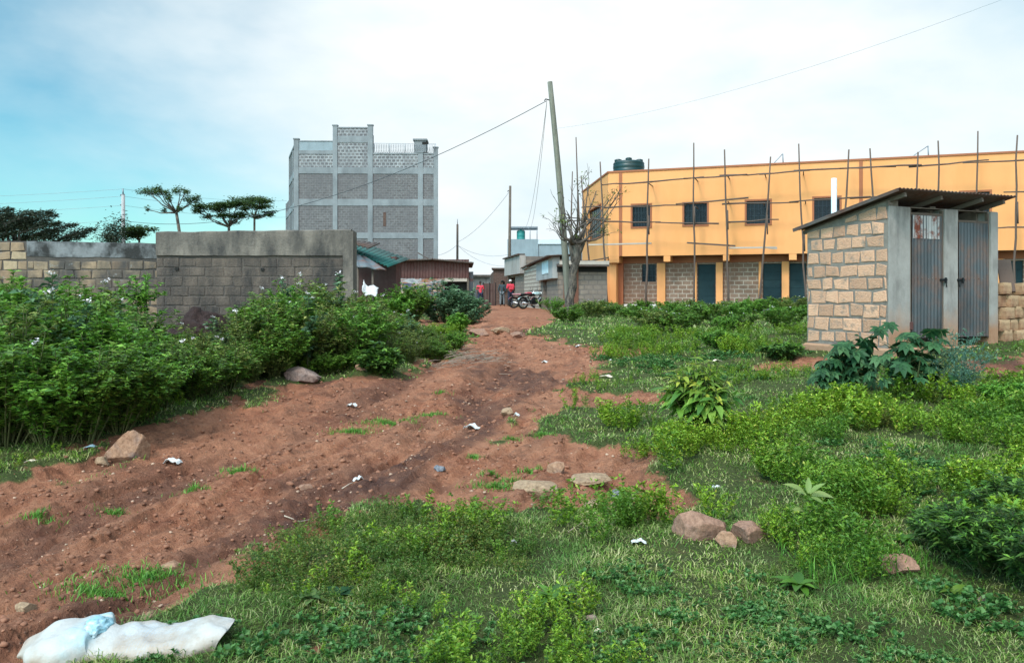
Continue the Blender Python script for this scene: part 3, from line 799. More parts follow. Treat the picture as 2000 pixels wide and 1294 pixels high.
# ------------------------------------------------------------------ pile of cut stone blocks beside the latrine
def build_block_pile():
    protos = []
    for k in range(4):
        bm = bmesh.new(); bmesh.ops.create_cube(bm, size=1)
        bmesh.ops.scale(bm, vec=(.38, .2, .185), verts=bm.verts)
        bmesh.ops.subdivide_edges(bm, edges=bm.edges, cuts=3, use_grid_fill=True)
        for v in bm.verts:
            n = mnoise.noise_vector(v.co * 7 + Vector((k * 9, 0, 0))); v.co += n * .012
            f = Vector((abs(v.co.x) / .19, abs(v.co.y) / .1, abs(v.co.z) / .0925))
            if sorted(f)[1] > .93: v.co *= .965
        me = bpy.data.meshes.new('stone_block'); bm.to_mesh(me); bm.free(); me.materials.append(MAT['block_loose']); protos.append(me)
    rr = random.Random(5); pf = Frame(LAT.world(LAT.at(1946) + .08, .18, 0).x, LAT.world(LAT.at(1946) + .08, .18, 0).y, 0, LAT.a)
    for row in range(6):
        for col in range(6):
            for dep in range(2):
                if row == 5 and (col in (1, 4) and dep == 0): continue
                o = bpy.data.objects.new('stone_block', rr.choice(protos))
                end = rr.random() < .45
                x = .13 + col * .245 + rr.uniform(-.03, .03) + (.1 if row % 2 else 0); y = dep * .3 + rr.uniform(-.03, .03)
                w = pf.world(x, y, 0); zg = .655
                o.location = (w.x, w.y, zg + .09 + row * .188 + rr.uniform(-.006, .006))
                o.rotation_euler = (rr.uniform(-.06, .06), rr.uniform(-.06, .06), pf.a + (PI / 2 if end or dep else rr.choice((0, PI / 2))) + rr.uniform(-.12, .12))
                o.scale = (1, 1, 1) if not end else (1, 1.1, 1)
                link(o); tag(o, 'loose tan stone block in the pile at the latrine corner', 'stone block', 'cut stone blocks piled beside the latrine')
    p = pt(1972, 531, 13.25); mb = MB(); mb.bar((p.x - .02, p.y, p.z - .32), (p.x + .05, p.y + .25, p.z + .2), .2, .045)
    tag(mb.build('plank', MAT['scaffold']), 'short dark brown board stuck upright behind the loose stone blocks', 'plank')
MAT['block_loose'] = plain('loose_tan_block', (.47, .31, .18), .93, .3, 8, .6, 40, .015, isl=0, stain=(.26, .13, .075), st_sc=(1, 1, 1), st_amt=(.42, .65), st_n=3)
build_block_pile()

# ------------------------------------------------------------------ orange two-storey building with its timber scaffold
OF = Frame(5.01, 42.65, .8, math.atan2(-.3285, .9445))
def build_orange():
    fr = OF; root = thing('orange_building', 'two storey orange plastered building with brown trim and barred windows', 'building', fr.o, fr.a)
    X1 = 24.0; ZT = 7.12; ZS = 2.78; Y1 = 9.0
    A = lambda px, py, yo=0: fr.at(px, py, yo)
    wins = []
    for (a, b, c, d) in ((1235, 1270, 401, 442), (1336, 1381, 398, 438), (1458, 1504, 393, 436), (1590, 1640, 387, 430), (1877, 1933, 376, 424), (2090, 2150, 366, 414)):
        x0, z1 = A(a, c); x1, z0 = A(b, d); wins.append((x0, x1, z0, z1))
    mb = MB(); mb.holes(0, X1, ZS, ZT, wins, 0, .18)
    Bx, By = (-.65 - .0, 8.3)                  # back corner of the left side, local
    B = Vector((4.36 - fr.o[0], 50.9 - fr.o[1], 0)); Bl = (B.x * fr.e[0] + B.y * fr.e[1], B.x * fr.n[0] + B.y * fr.n[1])
    SL = math.hypot(*Bl)
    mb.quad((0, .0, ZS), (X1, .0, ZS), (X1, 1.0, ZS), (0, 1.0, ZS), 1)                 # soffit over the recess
    mb.quad((X1, 0, ZS), (X1, Y1, ZS), (X1, Y1, ZT), (X1, 0, ZT), 0)
    mb.quad((Bl[0], Bl[1], -.3), (X1, Y1, -.3), (X1, Y1, ZT), (Bl[0], Bl[1], ZT), 0)
    mb.add([(0, .0, ZT - .9), (X1, .0, ZT - .9), (X1, Y1, ZT - .9), (Bl[0], Bl[1], ZT - .9)], [(0, 1, 2, 3)], 1)
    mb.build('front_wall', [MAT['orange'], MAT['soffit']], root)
    # recessed ground floor
    yr = 1.0
    G = lambda px: fr.at(px, None, yr)
    gz_ = lambda py, px: fr.at(px, py, yr)[1]
    doors = [(1363, 1397), (1490, 1527), (1542, 1575)]; gwin = (1254, 1281)
    dz = (.22, 2.36)
    dh = [(G(a), G(b), dz[0], dz[1]) for a, b in doors]
    x = dh[-1][1] + 2.1
    while x + 1.4 < X1:                       # shopfronts that go on behind the latrine
        dh.append((x, x + 1.0, *dz)); x += 3.1
    wh = (G(gwin[0]), G(gwin[1]), gz_(550, 1268), gz_(516, 1268))
    hs = dh + [wh]
    mb = MB(); mb.holes(.35, X1, .28, ZS, hs, yr, .12, 0); mb.build('shopfront_wall', MAT['shop_brick'], root)
    mb = MB(); mb.box(.36, X1 - .01, yr - .012, yr + .1, ZS - .34, ZS - .004)
    mb.build('lintel_band', MAT['brown_paint'], root)
    mb = MB(); mb.box(.0, X1, .25, yr - .01, -.5, .10); mb.build('veranda_step', MAT['concrete'], root)
    xs = [.3] + sum([[h[0] - .02, h[1] + .02] for h in sorted(dh)], []) + [X1]
    for i in range(0, len(xs), 2): mb = MB(); mb.box(xs[i], xs[i + 1], yr - .03, yr + .1, .10, .30); mb.build('plinth_band', MAT['white_paint'], root)
    for h in dh:
        x0, x1 = h[0], h[1]
        d = MB(); d.box(x0 + .01, x1 - .01, yr + .06, yr + .1, .24, 2.34)
        n = 4
        for i in range(3):
            for j in range(5):
                ax = x0 + .06 + (x1 - x0 - .12) * i / 3; bx = x0 + .06 + (x1 - x0 - .12) * (i + 1) / 3
                d.box(ax + .02, bx - .02, yr + .045, yr + .062, .3 + .41 * j, .3 + .41 * j + .36, 0, .01)
        do = d.build('door', MAT['door_teal'], root)
        hm = MB(); hm.box(x1 - .1, x1 - .06, yr + .02, yr + .05, 1.2, 1.34); hm.build('handle', MAT['black_iron'], do)
    # little shop window
    w = MB(); w.box(wh[0], wh[1], yr + .10, yr + .115, wh[2], wh[3]); wo = w.build('window', MAT['glass'], root); wo['label'] = 'small barred shop window on the ground floor'
    g = MB()
    for i in range(5): x = wh[0] + (wh[1] - wh[0]) * i / 4; g.box(x - .012, x + .012, yr + .02, yr + .04, wh[2], wh[3])
    for j in range(4): z = wh[2] + (wh[3] - wh[2]) * j / 3; g.box(wh[0], wh[1], yr + .005, yr + .02, z - .012, z + .012)
    g.build('grille', MAT['grille'], wo)
    # piers and beam ends
    piers = [(1284, 1300), (1399, 1412), (1527, 1541), (1944, 1958)]
    last = G(1541)
    pr = [(G(a), G(b)) for a, b in piers] + [(G(1357), G(1361)), (G(1482), G(1487)), (last + 4.2, last + 4.7), (last + 7.3, last + 7.8)]
    for a, b in pr:
        c = MB(); c.box(a, b, yr - .16, yr - .035, .1, ZS - .344); c.build('pier', MAT['orange'], root)
    for (pa, pb) in ((1296, 1309), (1412, 1424), (1541, 1556), (1662, 1676), (1930, 1944)):
        a, b = fr.at(pa), fr.at(pb); c = MB(); c.box(a, b, .012, yr - .02, ZS - .3, ZS - .003); c.build('beam_end', MAT['orange'], root)
    a, b = fr.at(1186), fr.at(1209); c = MB(); c.box(.03, b, .008, yr - .015, ZS - .33, ZS - .003); c.build('beam_end', MAT['orange'], root)
    # corner column on the ground floor
    c = MB(); c.box(.0, .36, .30, yr + .3, -.3, ZS - .34); c.build('corner_column', MAT['orange'], root)
    c = MB(); c.box(.362, .62, yr - .2, yr - .034, .05, ZS - .344); c.build('corner_column', MAT['brown_paint'], root)
    # parapet coping and pilasters
    c = MB(); c.box(-.04, X1, -.05, .2, ZT, ZT + .085); c.build('coping', MAT['brown_paint'], root)
    for pa, pb in ((1209, 1215), (1678, 1685)):
        c = MB(); c.box(fr.at(pa), fr.at(pb), -.03, -.004, ZS + .01, ZT - .004); c.build('pilaster_stripe', MAT['brown_paint'], root)
    for k, (x0, x1, z0, z1) in enumerate(wins):
        t = .085; w = MB()
        w.box(x0 - t, x1 + t, -.028, -.003, z1, z1 + t); w.box(x0 - t, x1 + t, -.034, -.003, z0 - t, z0)
        w.box(x0 - t, x0, -.026, -.003, z0, z1); w.box(x1, x1 + t, -.026, -.003, z0, z1)
        wo = w.build('window', MAT['brown_paint'], root)
        p = MB(); p.quad((x0, .15, z0), (x1, .15, z0), (x1, .15, z1), (x0, .15, z1)); p.build('pane', MAT['glass'], wo)
        g = MB()
        for i in range(7):
            x = x0 + .03 + (x1 - x0 - .06) * i / 6; g.box(x - .013, x + .013, .05, .07, z0, z1)
        for zf in (.06, .34, .66, .94):
            z = z0 + (z1 - z0) * zf; g.box(x0, x1, .038, .05, z - .012, z + .012)
        for i in range(3):
            x = x0 + (x1 - x0) * (i + .5) / 3; r = .09
            g.tube([(x + r * math.cos(t_ * PI / 6), .044, (z0 + z1) / 2 + r * 1.4 * math.sin(t_ * PI / 6)) for t_ in range(13)], .012, 5)
        g.build('grille', MAT['grille'], wo)
    # left side
    sang = math.atan2(-Bl[1], -Bl[0])       # local x' from back corner to front corner
    sfr = Frame(4.36, 50.9, fr.o[2], fr.a + sang)
    S = lambda px, py: sfr.at(px, py)
    x0, z1 = S(1149, 414); x1, z0 = S(1174, 461)
    a0, b1 = S(1141, 519); a1, b0 = S(1171, 539)
    loc = (Bl[0], Bl[1], 0)
    m = MB(); m.holes(0, SL, ZS - .34, ZT, [(x0, x1, z0, z1)], 0, .18); m.box(0, SL + .06, -.05, .2, ZT - .003, ZT + .081, 1)
    sl = m.build('side_wall', [MAT['orange'], MAT['brown_paint']], root, loc, sang)
    w = MB(); t = .08
    w.box(x0 - t, x1 + t, -.03, -.003, z1, z1 + t); w.box(x0 - t, x1 + t, -.03, -.003, z0 - t, z0); w.box(x0 - t, x0, -.026, -.003, z0, z1); w.box(x1, x1 + t, -.026, -.003, z0, z1)
    w.box(x0 + .001, x1 - .001, .13, .15, z0 + .001, z1 - .001, 1)
    for i in range(6): xx = x0 + (x1 - x0) * (i + .5) / 6; w.box(xx - .015, xx + .015, .05, .07, z0, z1, 2)
    wo = w.build('window', [MAT['brown_paint'], MAT['glass'], MAT['grille']], sl); wo['label'] = 'side window behind the bare tree'
    bx0, bx1 = S(1140, 500)[0], S(1172, 500)[0]
    m = MB(); m.holes(bx0, bx1, .2, ZS - .36, [(a0, a1, b0, b1)], .04, .1, 0)
    m.box(a0, a1, .13, .14, b0, b1, 1)
    for i in range(1, 3): xx = a0 + (a1 - a0) * i / 3; m.box(xx - .14, xx + .14, .03, .12, b0, b1, 0)
    m.build('side_block_panel', [MAT['shop_brick'], MAT['dark']], root, loc, sang)
    m = MB(); m.box(0, bx0, 0, .2, .2, ZS - .343); m.box(bx1, SL - .32, 0, .2, .2, ZS - .343); m.box(bx0, bx1, .01, .2, ZS - .38, ZS - .343)
    m.build('side_column', MAT['orange'], root, loc, sang)
    m = MB(); m.box(0, SL - .32, -.03, .2, -.3, .2); m.build('side_plinth', MAT['white_paint'], root, loc, sang)
    # scaffold
    sc = thing('timber_scaffold', 'rough timber pole scaffold lashed in front of the orange facade', 'scaffold', fr.o, fr.a)
    yo = -1.0
    poles = [((1267, 310), (1262, 598)), ((1355, 279), (1356, 600)), ((1415, 292), (1423, 600)), ((1505, 306), (1482, 600)), ((1560, 281), (1574, 600)),
             ((1658, 292), (1636, 600)), ((1699, 290), (1722, 600)), ((1793, 297), (1780, 600)), ((1832, 275), (1840, 600)), ((1910, 256), (1905, 600)), ((1987, 264), (1980, 600)),
             ((2090, 262), (2082, 600)), ((1172, 316), (1187, 598))]
    rr = random.Random(2)
    for (tx, ty), (bx, by) in poles:
        xa, za = fr.at(tx, ty, yo); xb, zb = fr.at(bx, by, yo - .15)
        n = 7; r0 = rr.uniform(.042, .055)
        pts = [(xb + (xa - xb) * i / n + rr.uniform(-.035, .035) * (0 < i < n), yo - .15 + .15 * i / n + rr.uniform(-.03, .03), (-.1 + (za + .1) * i / n)) for i in range(n + 1)]
        m = MB(); m.tube(pts, [r0 * (1.1 - .45 * i / n) for i in range(n + 1)], 7)
        k = rr.randint(3, 4); p = pts[k]; m.tube([(p[0] + .07, p[1] - .05, p[2] - .5), (p[0] + .05, p[1] - .05, p[2] + .45)], .035, 6)   # lashed splice
        m.build('pole', MAT['scaffold'], sc)
    led = [((1176, 361), (1275, 355)), ((1255, 357), (1375, 345)), ((1335, 349), (1460, 341)), ((1405, 343), (1520, 338)), ((1483, 340), (1582, 333)), ((1550, 334), (1750, 324)), ((1640, 330), (1800, 322)), ((1775, 325), (1932, 313)), ((1880, 318), (2060, 310)),
           ((1180, 405), (1340, 400)), ((1320, 399), (1462, 387)), ((1410, 398), (1560, 394)), ((1541, 394), (1700, 384)), ((1660, 387), (1830, 380)), ((1960, 376), (2090, 371)), ((1180, 433), (1290, 434)), ((1280, 434), (1404, 436)), ((1418, 434), (1521, 428)), ((1940, 446), (2060, 440))]
    for k, ((ax, ay), (bx, by)) in enumerate(led):
        xa, za = fr.at(ax, ay, yo + .06); xb, zb = fr.at(bx, by, yo + .06); n = 4
        off = .06 * (1 if k % 2 else -1) * .6
        pts = [(xa + (xb - xa) * i / n, yo + .075 + off, za + (zb - za) * i / n + rr.uniform(-.03, .03)) for i in range(n + 1)]
        m = MB(); m.tube(pts, [.042 - .014 * i / n for i in range(n + 1)] if k % 2 else [.028 + .014 * i / n for i in range(n + 1)], 6)
        m.build('ledger', MAT['scaffold'], sc)
    for (ax, ay), (bx, by), mt in (((1150, 478), (1272, 475), 'board'), ((1342, 474), (1436, 480), 'scaffold'), ((1424, 484), (1517, 483), 'board'), ((1500, 484), (1518, 485), 'board')):
        xa, za = fr.at(ax, ay, yo + .2); xb, zb = fr.at(bx, by, yo + .2)
        m = MB(); m.bar((xa, yo + .22, za), (xb, yo + .22, zb), .2, .07); m.build('walkboard', MAT[mt], sc)
    for px, py in ((1356, 347), (1419, 342), (1492, 339), (1567, 334), (1266, 357), (1357, 402), (1420, 392), (1489, 395), (1571, 391)):
        x, z = fr.at(px, py, yo); m = MB(); m.tube([(x + .05, yo - .12, z - .05), (x + .06, -.01, z - .05)], .028, 6); m.build('putlog', MAT['scaffold'], sc)
    # poles standing along the left side of the building
    for (tx, ty), (bx, by), d in (((1125, 268), (1136, 600), 47.5), ((1118, 335), (1111, 590), 49.5), ((1135, 343), (1157, 600), 46.0)):
        p, q = pt(tx, ty, d), pt(bx, by, d); q.z = .6
        def lo(v): dx, dy = v.x - fr.o[0], v.y - fr.o[1]; return Vector((dx * fr.e[0] + dy * fr.e[1], dx * fr.n[0] + dy * fr.n[1], v.z - fr.o[2]))
        m = MB(); P, Q = lo(p), lo(q); m.tube([Q, Q.lerp(P, .35) + Vector((.06, 0, 0)), Q.lerp(P, .7), P], [.055, .05, .045, .03], 6); m.build('pole', MAT['scaffold'], sc)
    for (ax, ay, da), (bx, by, db) in (((1110, 425, 49), (1180, 432, 43.2)), ((1132, 516, 47.5), (1188, 503, 41.9)), ((1112, 432, 48.5), (1192, 428, 42)), ((1136, 405, 47), (1182, 404, 43))):
        P, Q = lo(pt(ax, ay, da)), lo(pt(bx, by, db)); m = MB(); m.tube([P, P.lerp(Q, .5) + Vector((0, 0, .04)), Q], .032, 6); m.build('ledger', MAT['scaffold'], sc)
    # bent steel brackets on the roof edge
    for k, (a, b, c) in enumerate((((1513, 320), (1529, 303), (1530, 316)), ((1783, 306), (1810, 288), (1811, 304)))):
        pa, pb, pc = [Vector((fr.at(*q, .5)[0], .1, fr.at(*q, .5)[1])) for q in (a, b, c)]
        m = MB(); m.tube([pa + Vector((0, 0, -.12)), pa, pb], .022, 6); m.tube([pb, pc + Vector((0, 0, -.2))], .03, 6)
        o = m.build('roof_bracket', MAT['steel'], None, fr.o, fr.a)
        tag(o, ('smaller bent steel bracket on the orange roof edge, nearer the green tank', 'larger bent steel bracket on the orange roof edge, above the latrine')[k], 'bracket', 'steel brackets on the orange roof')
    # roof tank
    d = 45.0; c = pt(1228, 340, d); r = 30.5 * d / F
    zb = ZT - .9 + fr.o[2]
    tk = thing('water_tank', 'dark green plastic water tank showing over the orange parapet', 'water tank', (c.x, c.y, zb))
    H = CAMZ + (HY - 322) * d / F - zb
    prof = [(r * .97, 0)]
    for i in range(7): z = H * i / 7; prof += [(r, z + .03), (r, z + H / 7 - .06), (r * .965, z + H / 7 - .03)]
    prof += [(r, H + .02), (r * .97, H + .10), (r * .86, H + .16), (r * .6, H + .20), (r * .28, H + .24), (r * .27, H + .25)]
    m = MB(); m.lathe(prof, n=36); m.build('tank_body', MAT['tank_green'], tk)
    m = MB(); m.lathe([(r * .2, H + .24), (r * .21, H + .36), (r * .12, H + .40)], n=16); m.build('lid', MAT['tank_green'], tk)
    for s in (-1, 1):
        m = MB(); m.lathe([(.1, H + .1), (.2, H + .17), (.2, H + .27), (.1, H + .31)], (s * r * .68, 0, 0), 12); m.build('moulded_lug', MAT['tank_green'], tk)
build_orange()

# ------------------------------------------------------------------ grey five storey block far left of the lane
def build_tower():
    d = 71.0; x0 = (578 - CX) / F * d; ang = R(1.2)
    fr = Frame(x0, d, .8, ang)
    root = thing('concrete_block_of_flats', 'unfinished grey five storey block with bare concrete frame and block infill', 'building', fr.o, fr.a)
    X = lambda px: fr.at(px)
    Z = lambda px, py: fr.at(px, py)[1]
    c1 = lambda u: 540 + u / 4.46
    r1 = lambda v: 230 + v / 4.46
    cols = [(150, 192), (490, 530), (795, 838), (1232, 1276), (1368, 1405)]
    cols = [(X(c1(a)), X(c1(b))) for a, b in cols]
    zA = (Z(700, r1(487)), Z(700, r1(432))); zB = (Z(700, r1(765)), Z(700, r1(708))); zC = (Z(700, r1(1050)), Z(700, r1(1000)))
    zD = (zC[0] - 2.85, zC[1] - 2.85)
    W = cols[-1][1]
    zl, zw, zt = Z(600, r1(204)), Z(760, r1(315)), Z(680, r1(88))
    y = .06
    D2 = 13.0
    # masonry panels
    m = MB()
    def panel(xa, xb, za, zb, mi): m.quad((xa, y, za), (xb, y, za), (xb, y, zb), (xa, y, zb), mi)
    floors = [(-.8, zD[0]), (zD[1], zC[0]), (zC[1], zB[0]), (zB[1], zA[0])]
    for fa, fb in floors: panel(0, W, fa, fb, 0)
    panel(0, cols[1][0], zA[1], Z(600, r1(315)), 1)
    panel(cols[1][0], cols[2][1], zA[1], Z(680, r1(213)), 1)
    panel(cols[1][0], cols[2][1], Z(680, r1(160)), zt, 1)
    panel(cols[2][1], W, zA[1], zw, 1)
    panel(0, cols[1][0], Z(600, r1(285)), zl, 2)
    m.build('infill_wall', [MAT['tower_brick'], MAT['tower_rough'], MAT['grey_render']], root)
    m = MB(); b = .012
    for a, b_ in (zA, zB, zC, zD): m.box(.01, W - .01, b, .3, a, b_)
    m.box(0.02, cols[1][0], b + .005, .3, Z(600, r1(315)), Z(600, r1(283)))
    m.box(cols[1][0], cols[2][1], b + .005, .3, Z(680, r1(214)), Z(680, r1(160)))
    m.box(cols[1][0], cols[2][1], b + .005, .3, zt - .02, zt + .08)
    m.box(cols[2][1], W, b + .009, .3, zw - .02, zw + .1)
    m.box(0.02, cols[1][0], b + .009, .3, zl - .02, zl + .06)
    m.build('ring_beams', MAT['concrete_cool'], root)
    tops = [zl + .15, Z(652, r1(70)), Z(722, r1(68)), zw + .1, Z(850, r1(262))]
    for (a, b_), t in zip(cols, tops):
        c = MB(); c.box(a, b_, -.012, .32, -.8, t); c.box(a - .05, b_ + .05, -.06, .36, t + .002, t + .1); c.build('column', MAT['concrete_cool'], root)
    c = MB(); ca, cb = X(c1(1198)), X(c1(1302)); zc = Z(820, r1(196))
    c.box(ca, cb, .1, 1.6, zw - .01, zc, 0); c.box(ca - .1, cb + .1, 0, 1.7, zc + .002, zc + .14, 0)
    c.box(ca + .7, ca + 1.2, .07, .098, zc - .35, zc - .12, 1); c.box(ca + .7, ca + 1.2, .07, .098, zc - 1.2, zc - 1.02, 1)
    c.build('chimney_stack', [MAT['concrete_cool'], MAT['dark']], root)
    c = MB(); c.box(cols[1][0] + .1, cols[2][1] - .35, .32, 3, zA[1], zt - .1); c.build('stair_tower', MAT['tower_rough'], root)
    c = MB(); zt_ = zA[1] - .05; P4 = [(.1, .33), (W - .05, .33), (W - 1.5, D2 * .94), (-3.4, D2 * .94)]
    c.add([(x, y_, z) for z in (-.8, zt_) for x, y_ in P4], [(3, 2, 1, 0), (4, 5, 6, 7), (0, 1, 5, 4), (1, 2, 6, 5), (2, 3, 7, 6), (3, 0, 4, 7)]); c.build('core', MAT['tower_brick'], root)
    xs_, zs_ = fr.at(751, 428)
    c = MB(); c.box(xs_ - .12, xs_ + .12, .03, .055, zs_ - .6, zs_ + .6); c.build('window_slit', MAT['lane_dark'], root)
    # razor wire along the parapet
    rw = MB(); pts = []
    xa, xb = cols[2][1] + .1, W - .2; n = 36
    for i in range(n * 8): a = 2 * PI * i / 8; pts.append((xa + (xb - xa) * i / (n * 8), .2 + .35 * math.cos(a), zw + .5 + .38 * math.sin(a)))
    rw.tube(pts, .016, 3); rw.tube([(xa, .2, zw + .95), (xb, .2, zw + .9)], .018, 4)
    for i in range(5): rw.tube([(xa + (xb - xa) * i / 4, .2, zw), (xa + (xb - xa) * i / 4, .2, zw + .95)], .025, 4)
    rw.build('razor_wire', MAT['wire_faint'], root)
    # left side, set on a skewed plan
    Fp = Vector((-23.2, 84.0)); N_ = Vector((x0, d)); dv = N_ - Fp; L = dv.length; sa = math.atan2(dv.y, dv.x)
    dl = Fp - N_; loc = (dl.x * fr.e[0] + dl.y * fr.e[1], dl.x * fr.n[0] + dl.y * fr.n[1], 0)
    m = MB()
    m.quad((L * .35, .05, -.8), (L, .05, -.8), (L, .05, zl), (L * .35, .05, zl), 0); m.quad((0, .05, -.8), (L * .35, .05, -.8), (L * .35, .05, zA[0] - 1.2), (0, .05, zA[0] - 1.2), 0)
    so = m.build('side_wall', [MAT['tower_brick']], root, loc, sa - fr.a)
    m = MB()
    for a, b_ in (zB, zC, zD): m.box(0, L, 0, .3, a, b_)
    m.box(L * .35, L, 0, .3, *zA)
    m.box(L * .35, L, -.02, .3, zl - .1, zl + .08)
    for u in (0, .34, .68): m.box(L * u, L * u + .4, -.012, .3, -.8, zl if u > .3 else zA[0] - 1.2)
    m.build('side_frame', [MAT['concrete_cool']], so)
build_tower()

# ------------------------------------------------------------------ walls on the left
def build_walls():
    d = 17.6; P = lambda px, py, dd: pt(px, py, dd)
    a = P(306, 453, d - .15); b = P(686, 444, d - .15); zg = .3
    root = thing('compound_wall', 'soot stained block wall with a thick grey concrete band on top', 'wall', (a.x, a.y, zg))
    L = b.x - a.x; H = a.z - zg; band = H - (CAMZ + (HY - 499) * (d - .15) / F - zg)
    m = MB(); m.box(0, L, .001, .32, 0, H - band + .01, 0)
    blockwall(m, 0, L, 0.02, lambda x: H - band + .02, .205, (.30, .42), .022, .009, 1, 11, .014)
    bw = m.build('block_wall', [MAT['wall_mortar'], MAT['dark_block']], root)
    # cast band with a slightly uneven top
    n = 40; vs = []; fs = []
    for i in range(n + 1):
        x = L * i / n; top = H + .055 * i / n + .02 * mnoise.noise(Vector((x * 2, 0, 0))) ; bot = H - band + .012 * mnoise.noise(Vector((x * 1.7, 5, 0)))
        vs += [(x, -.045, bot), (x, -.05, top - .02), (x, -.025, top), (x, .33, top - .01), (x, .35, bot)]
        if i:
            for k in range(5): fs.append(((i - 1) * 5 + k, i * 5 + k, i * 5 + (k + 1) % 5, (i - 1) * 5 + (k + 1) % 5))
    fs = [tuple(reversed(f)) for f in fs] + [(4, 3, 2, 1, 0), tuple(n * 5 + k for k in range(5))]
    m = MB(); m.add(vs, fs); m.build('concrete_band', MAT['concrete_old'], root)
    m = MB(); m.box(L - .17, L + .05, -.055, .36, -.0, H + .02); m.build('end_column', MAT['concrete_old'], root)
    for px, py in ((346, 525), (513, 526), (669, 529)):
        p = P(px, py, d - .15); m = MB(); m.box(p.x - a.x - .035, p.x - a.x + .035, -.03, .02, p.z - zg - .03, p.z - zg + .03); m.build('drain_hole', MAT['dark'], root)
    # long tan block wall
    a2 = P(-300, 463, d); b2 = P(322, 474, d); L2 = b2.x - a2.x
    root = thing('block_wall', 'mossy tan stone block wall running off to the left', 'wall', (a2.x, a2.y, zg))
    H2 = a2.z - zg; dz = b2.z - a2.z
    top = lambda x: H2 + dz * x / L2
    xs = P(53, 0, d).x - a2.x
    m = MB()
    m.add([(0, .001, 0), (L2, .001, 0), (L2, .001, top(L2) - .02), (0, .001, top(0) - .02), (0, .26, 0), (L2, .26, 0), (L2, .26, top(L2) - .02), (0, .26, top(0) - .02)],
          [(0, 1, 2, 3), (5, 4, 7, 6), (1, 5, 6, 2), (4, 0, 3, 7), (3, 2, 6, 7)], 0)
    blockwall(m, 0, xs, 0.05, lambda x: top(x) - .03, .2, (.3, .42), .034, .012, 1, 21, .018)
    blockwall(m, xs + .01, L2, 0.05, lambda x: top(x) - .36, .195, (.27, .38), .034, .012, 1, 22, .018)
    m.build('block_masonry', [MAT['wall_mortar'], MAT['wall_block']], root)
    n = 50; vs = []; fs = []
    for i in range(n + 1):
        x = xs + (L2 - xs) * i / n; t = top(x) + .012 * mnoise.noise(Vector((x * 3, 1, 0))); bo = top(x) - .34 + .03 * mnoise.noise(Vector((x * 2.3, 3, 0)))
        vs += [(x, -.012, bo), (x, -.018, t - .02), (x, .27, t), (x, .28, bo)]
        if i:
            for k in range(4): fs.append(((i - 1) * 4 + k, i * 4 + k, i * 4 + (k + 1) % 4, (i - 1) * 4 + (k + 1) % 4))
    fs = [tuple(reversed(f)) for f in fs] + [(3, 2, 1, 0), tuple(n * 4 + k for k in range(4))]
    m = MB(); m.add(vs, fs); m.build('coping', MAT['coping'], root)
MAT['coping'] = plain('black_streaked_coping', (.20, .20, .20), .92, .5, 4, .5, 25, .02, stain=(.032, .03, .028), st_sc=(1.2, 1.2, 1.0), st_amt=(.4, .58), st_n=1.6)
build_walls()

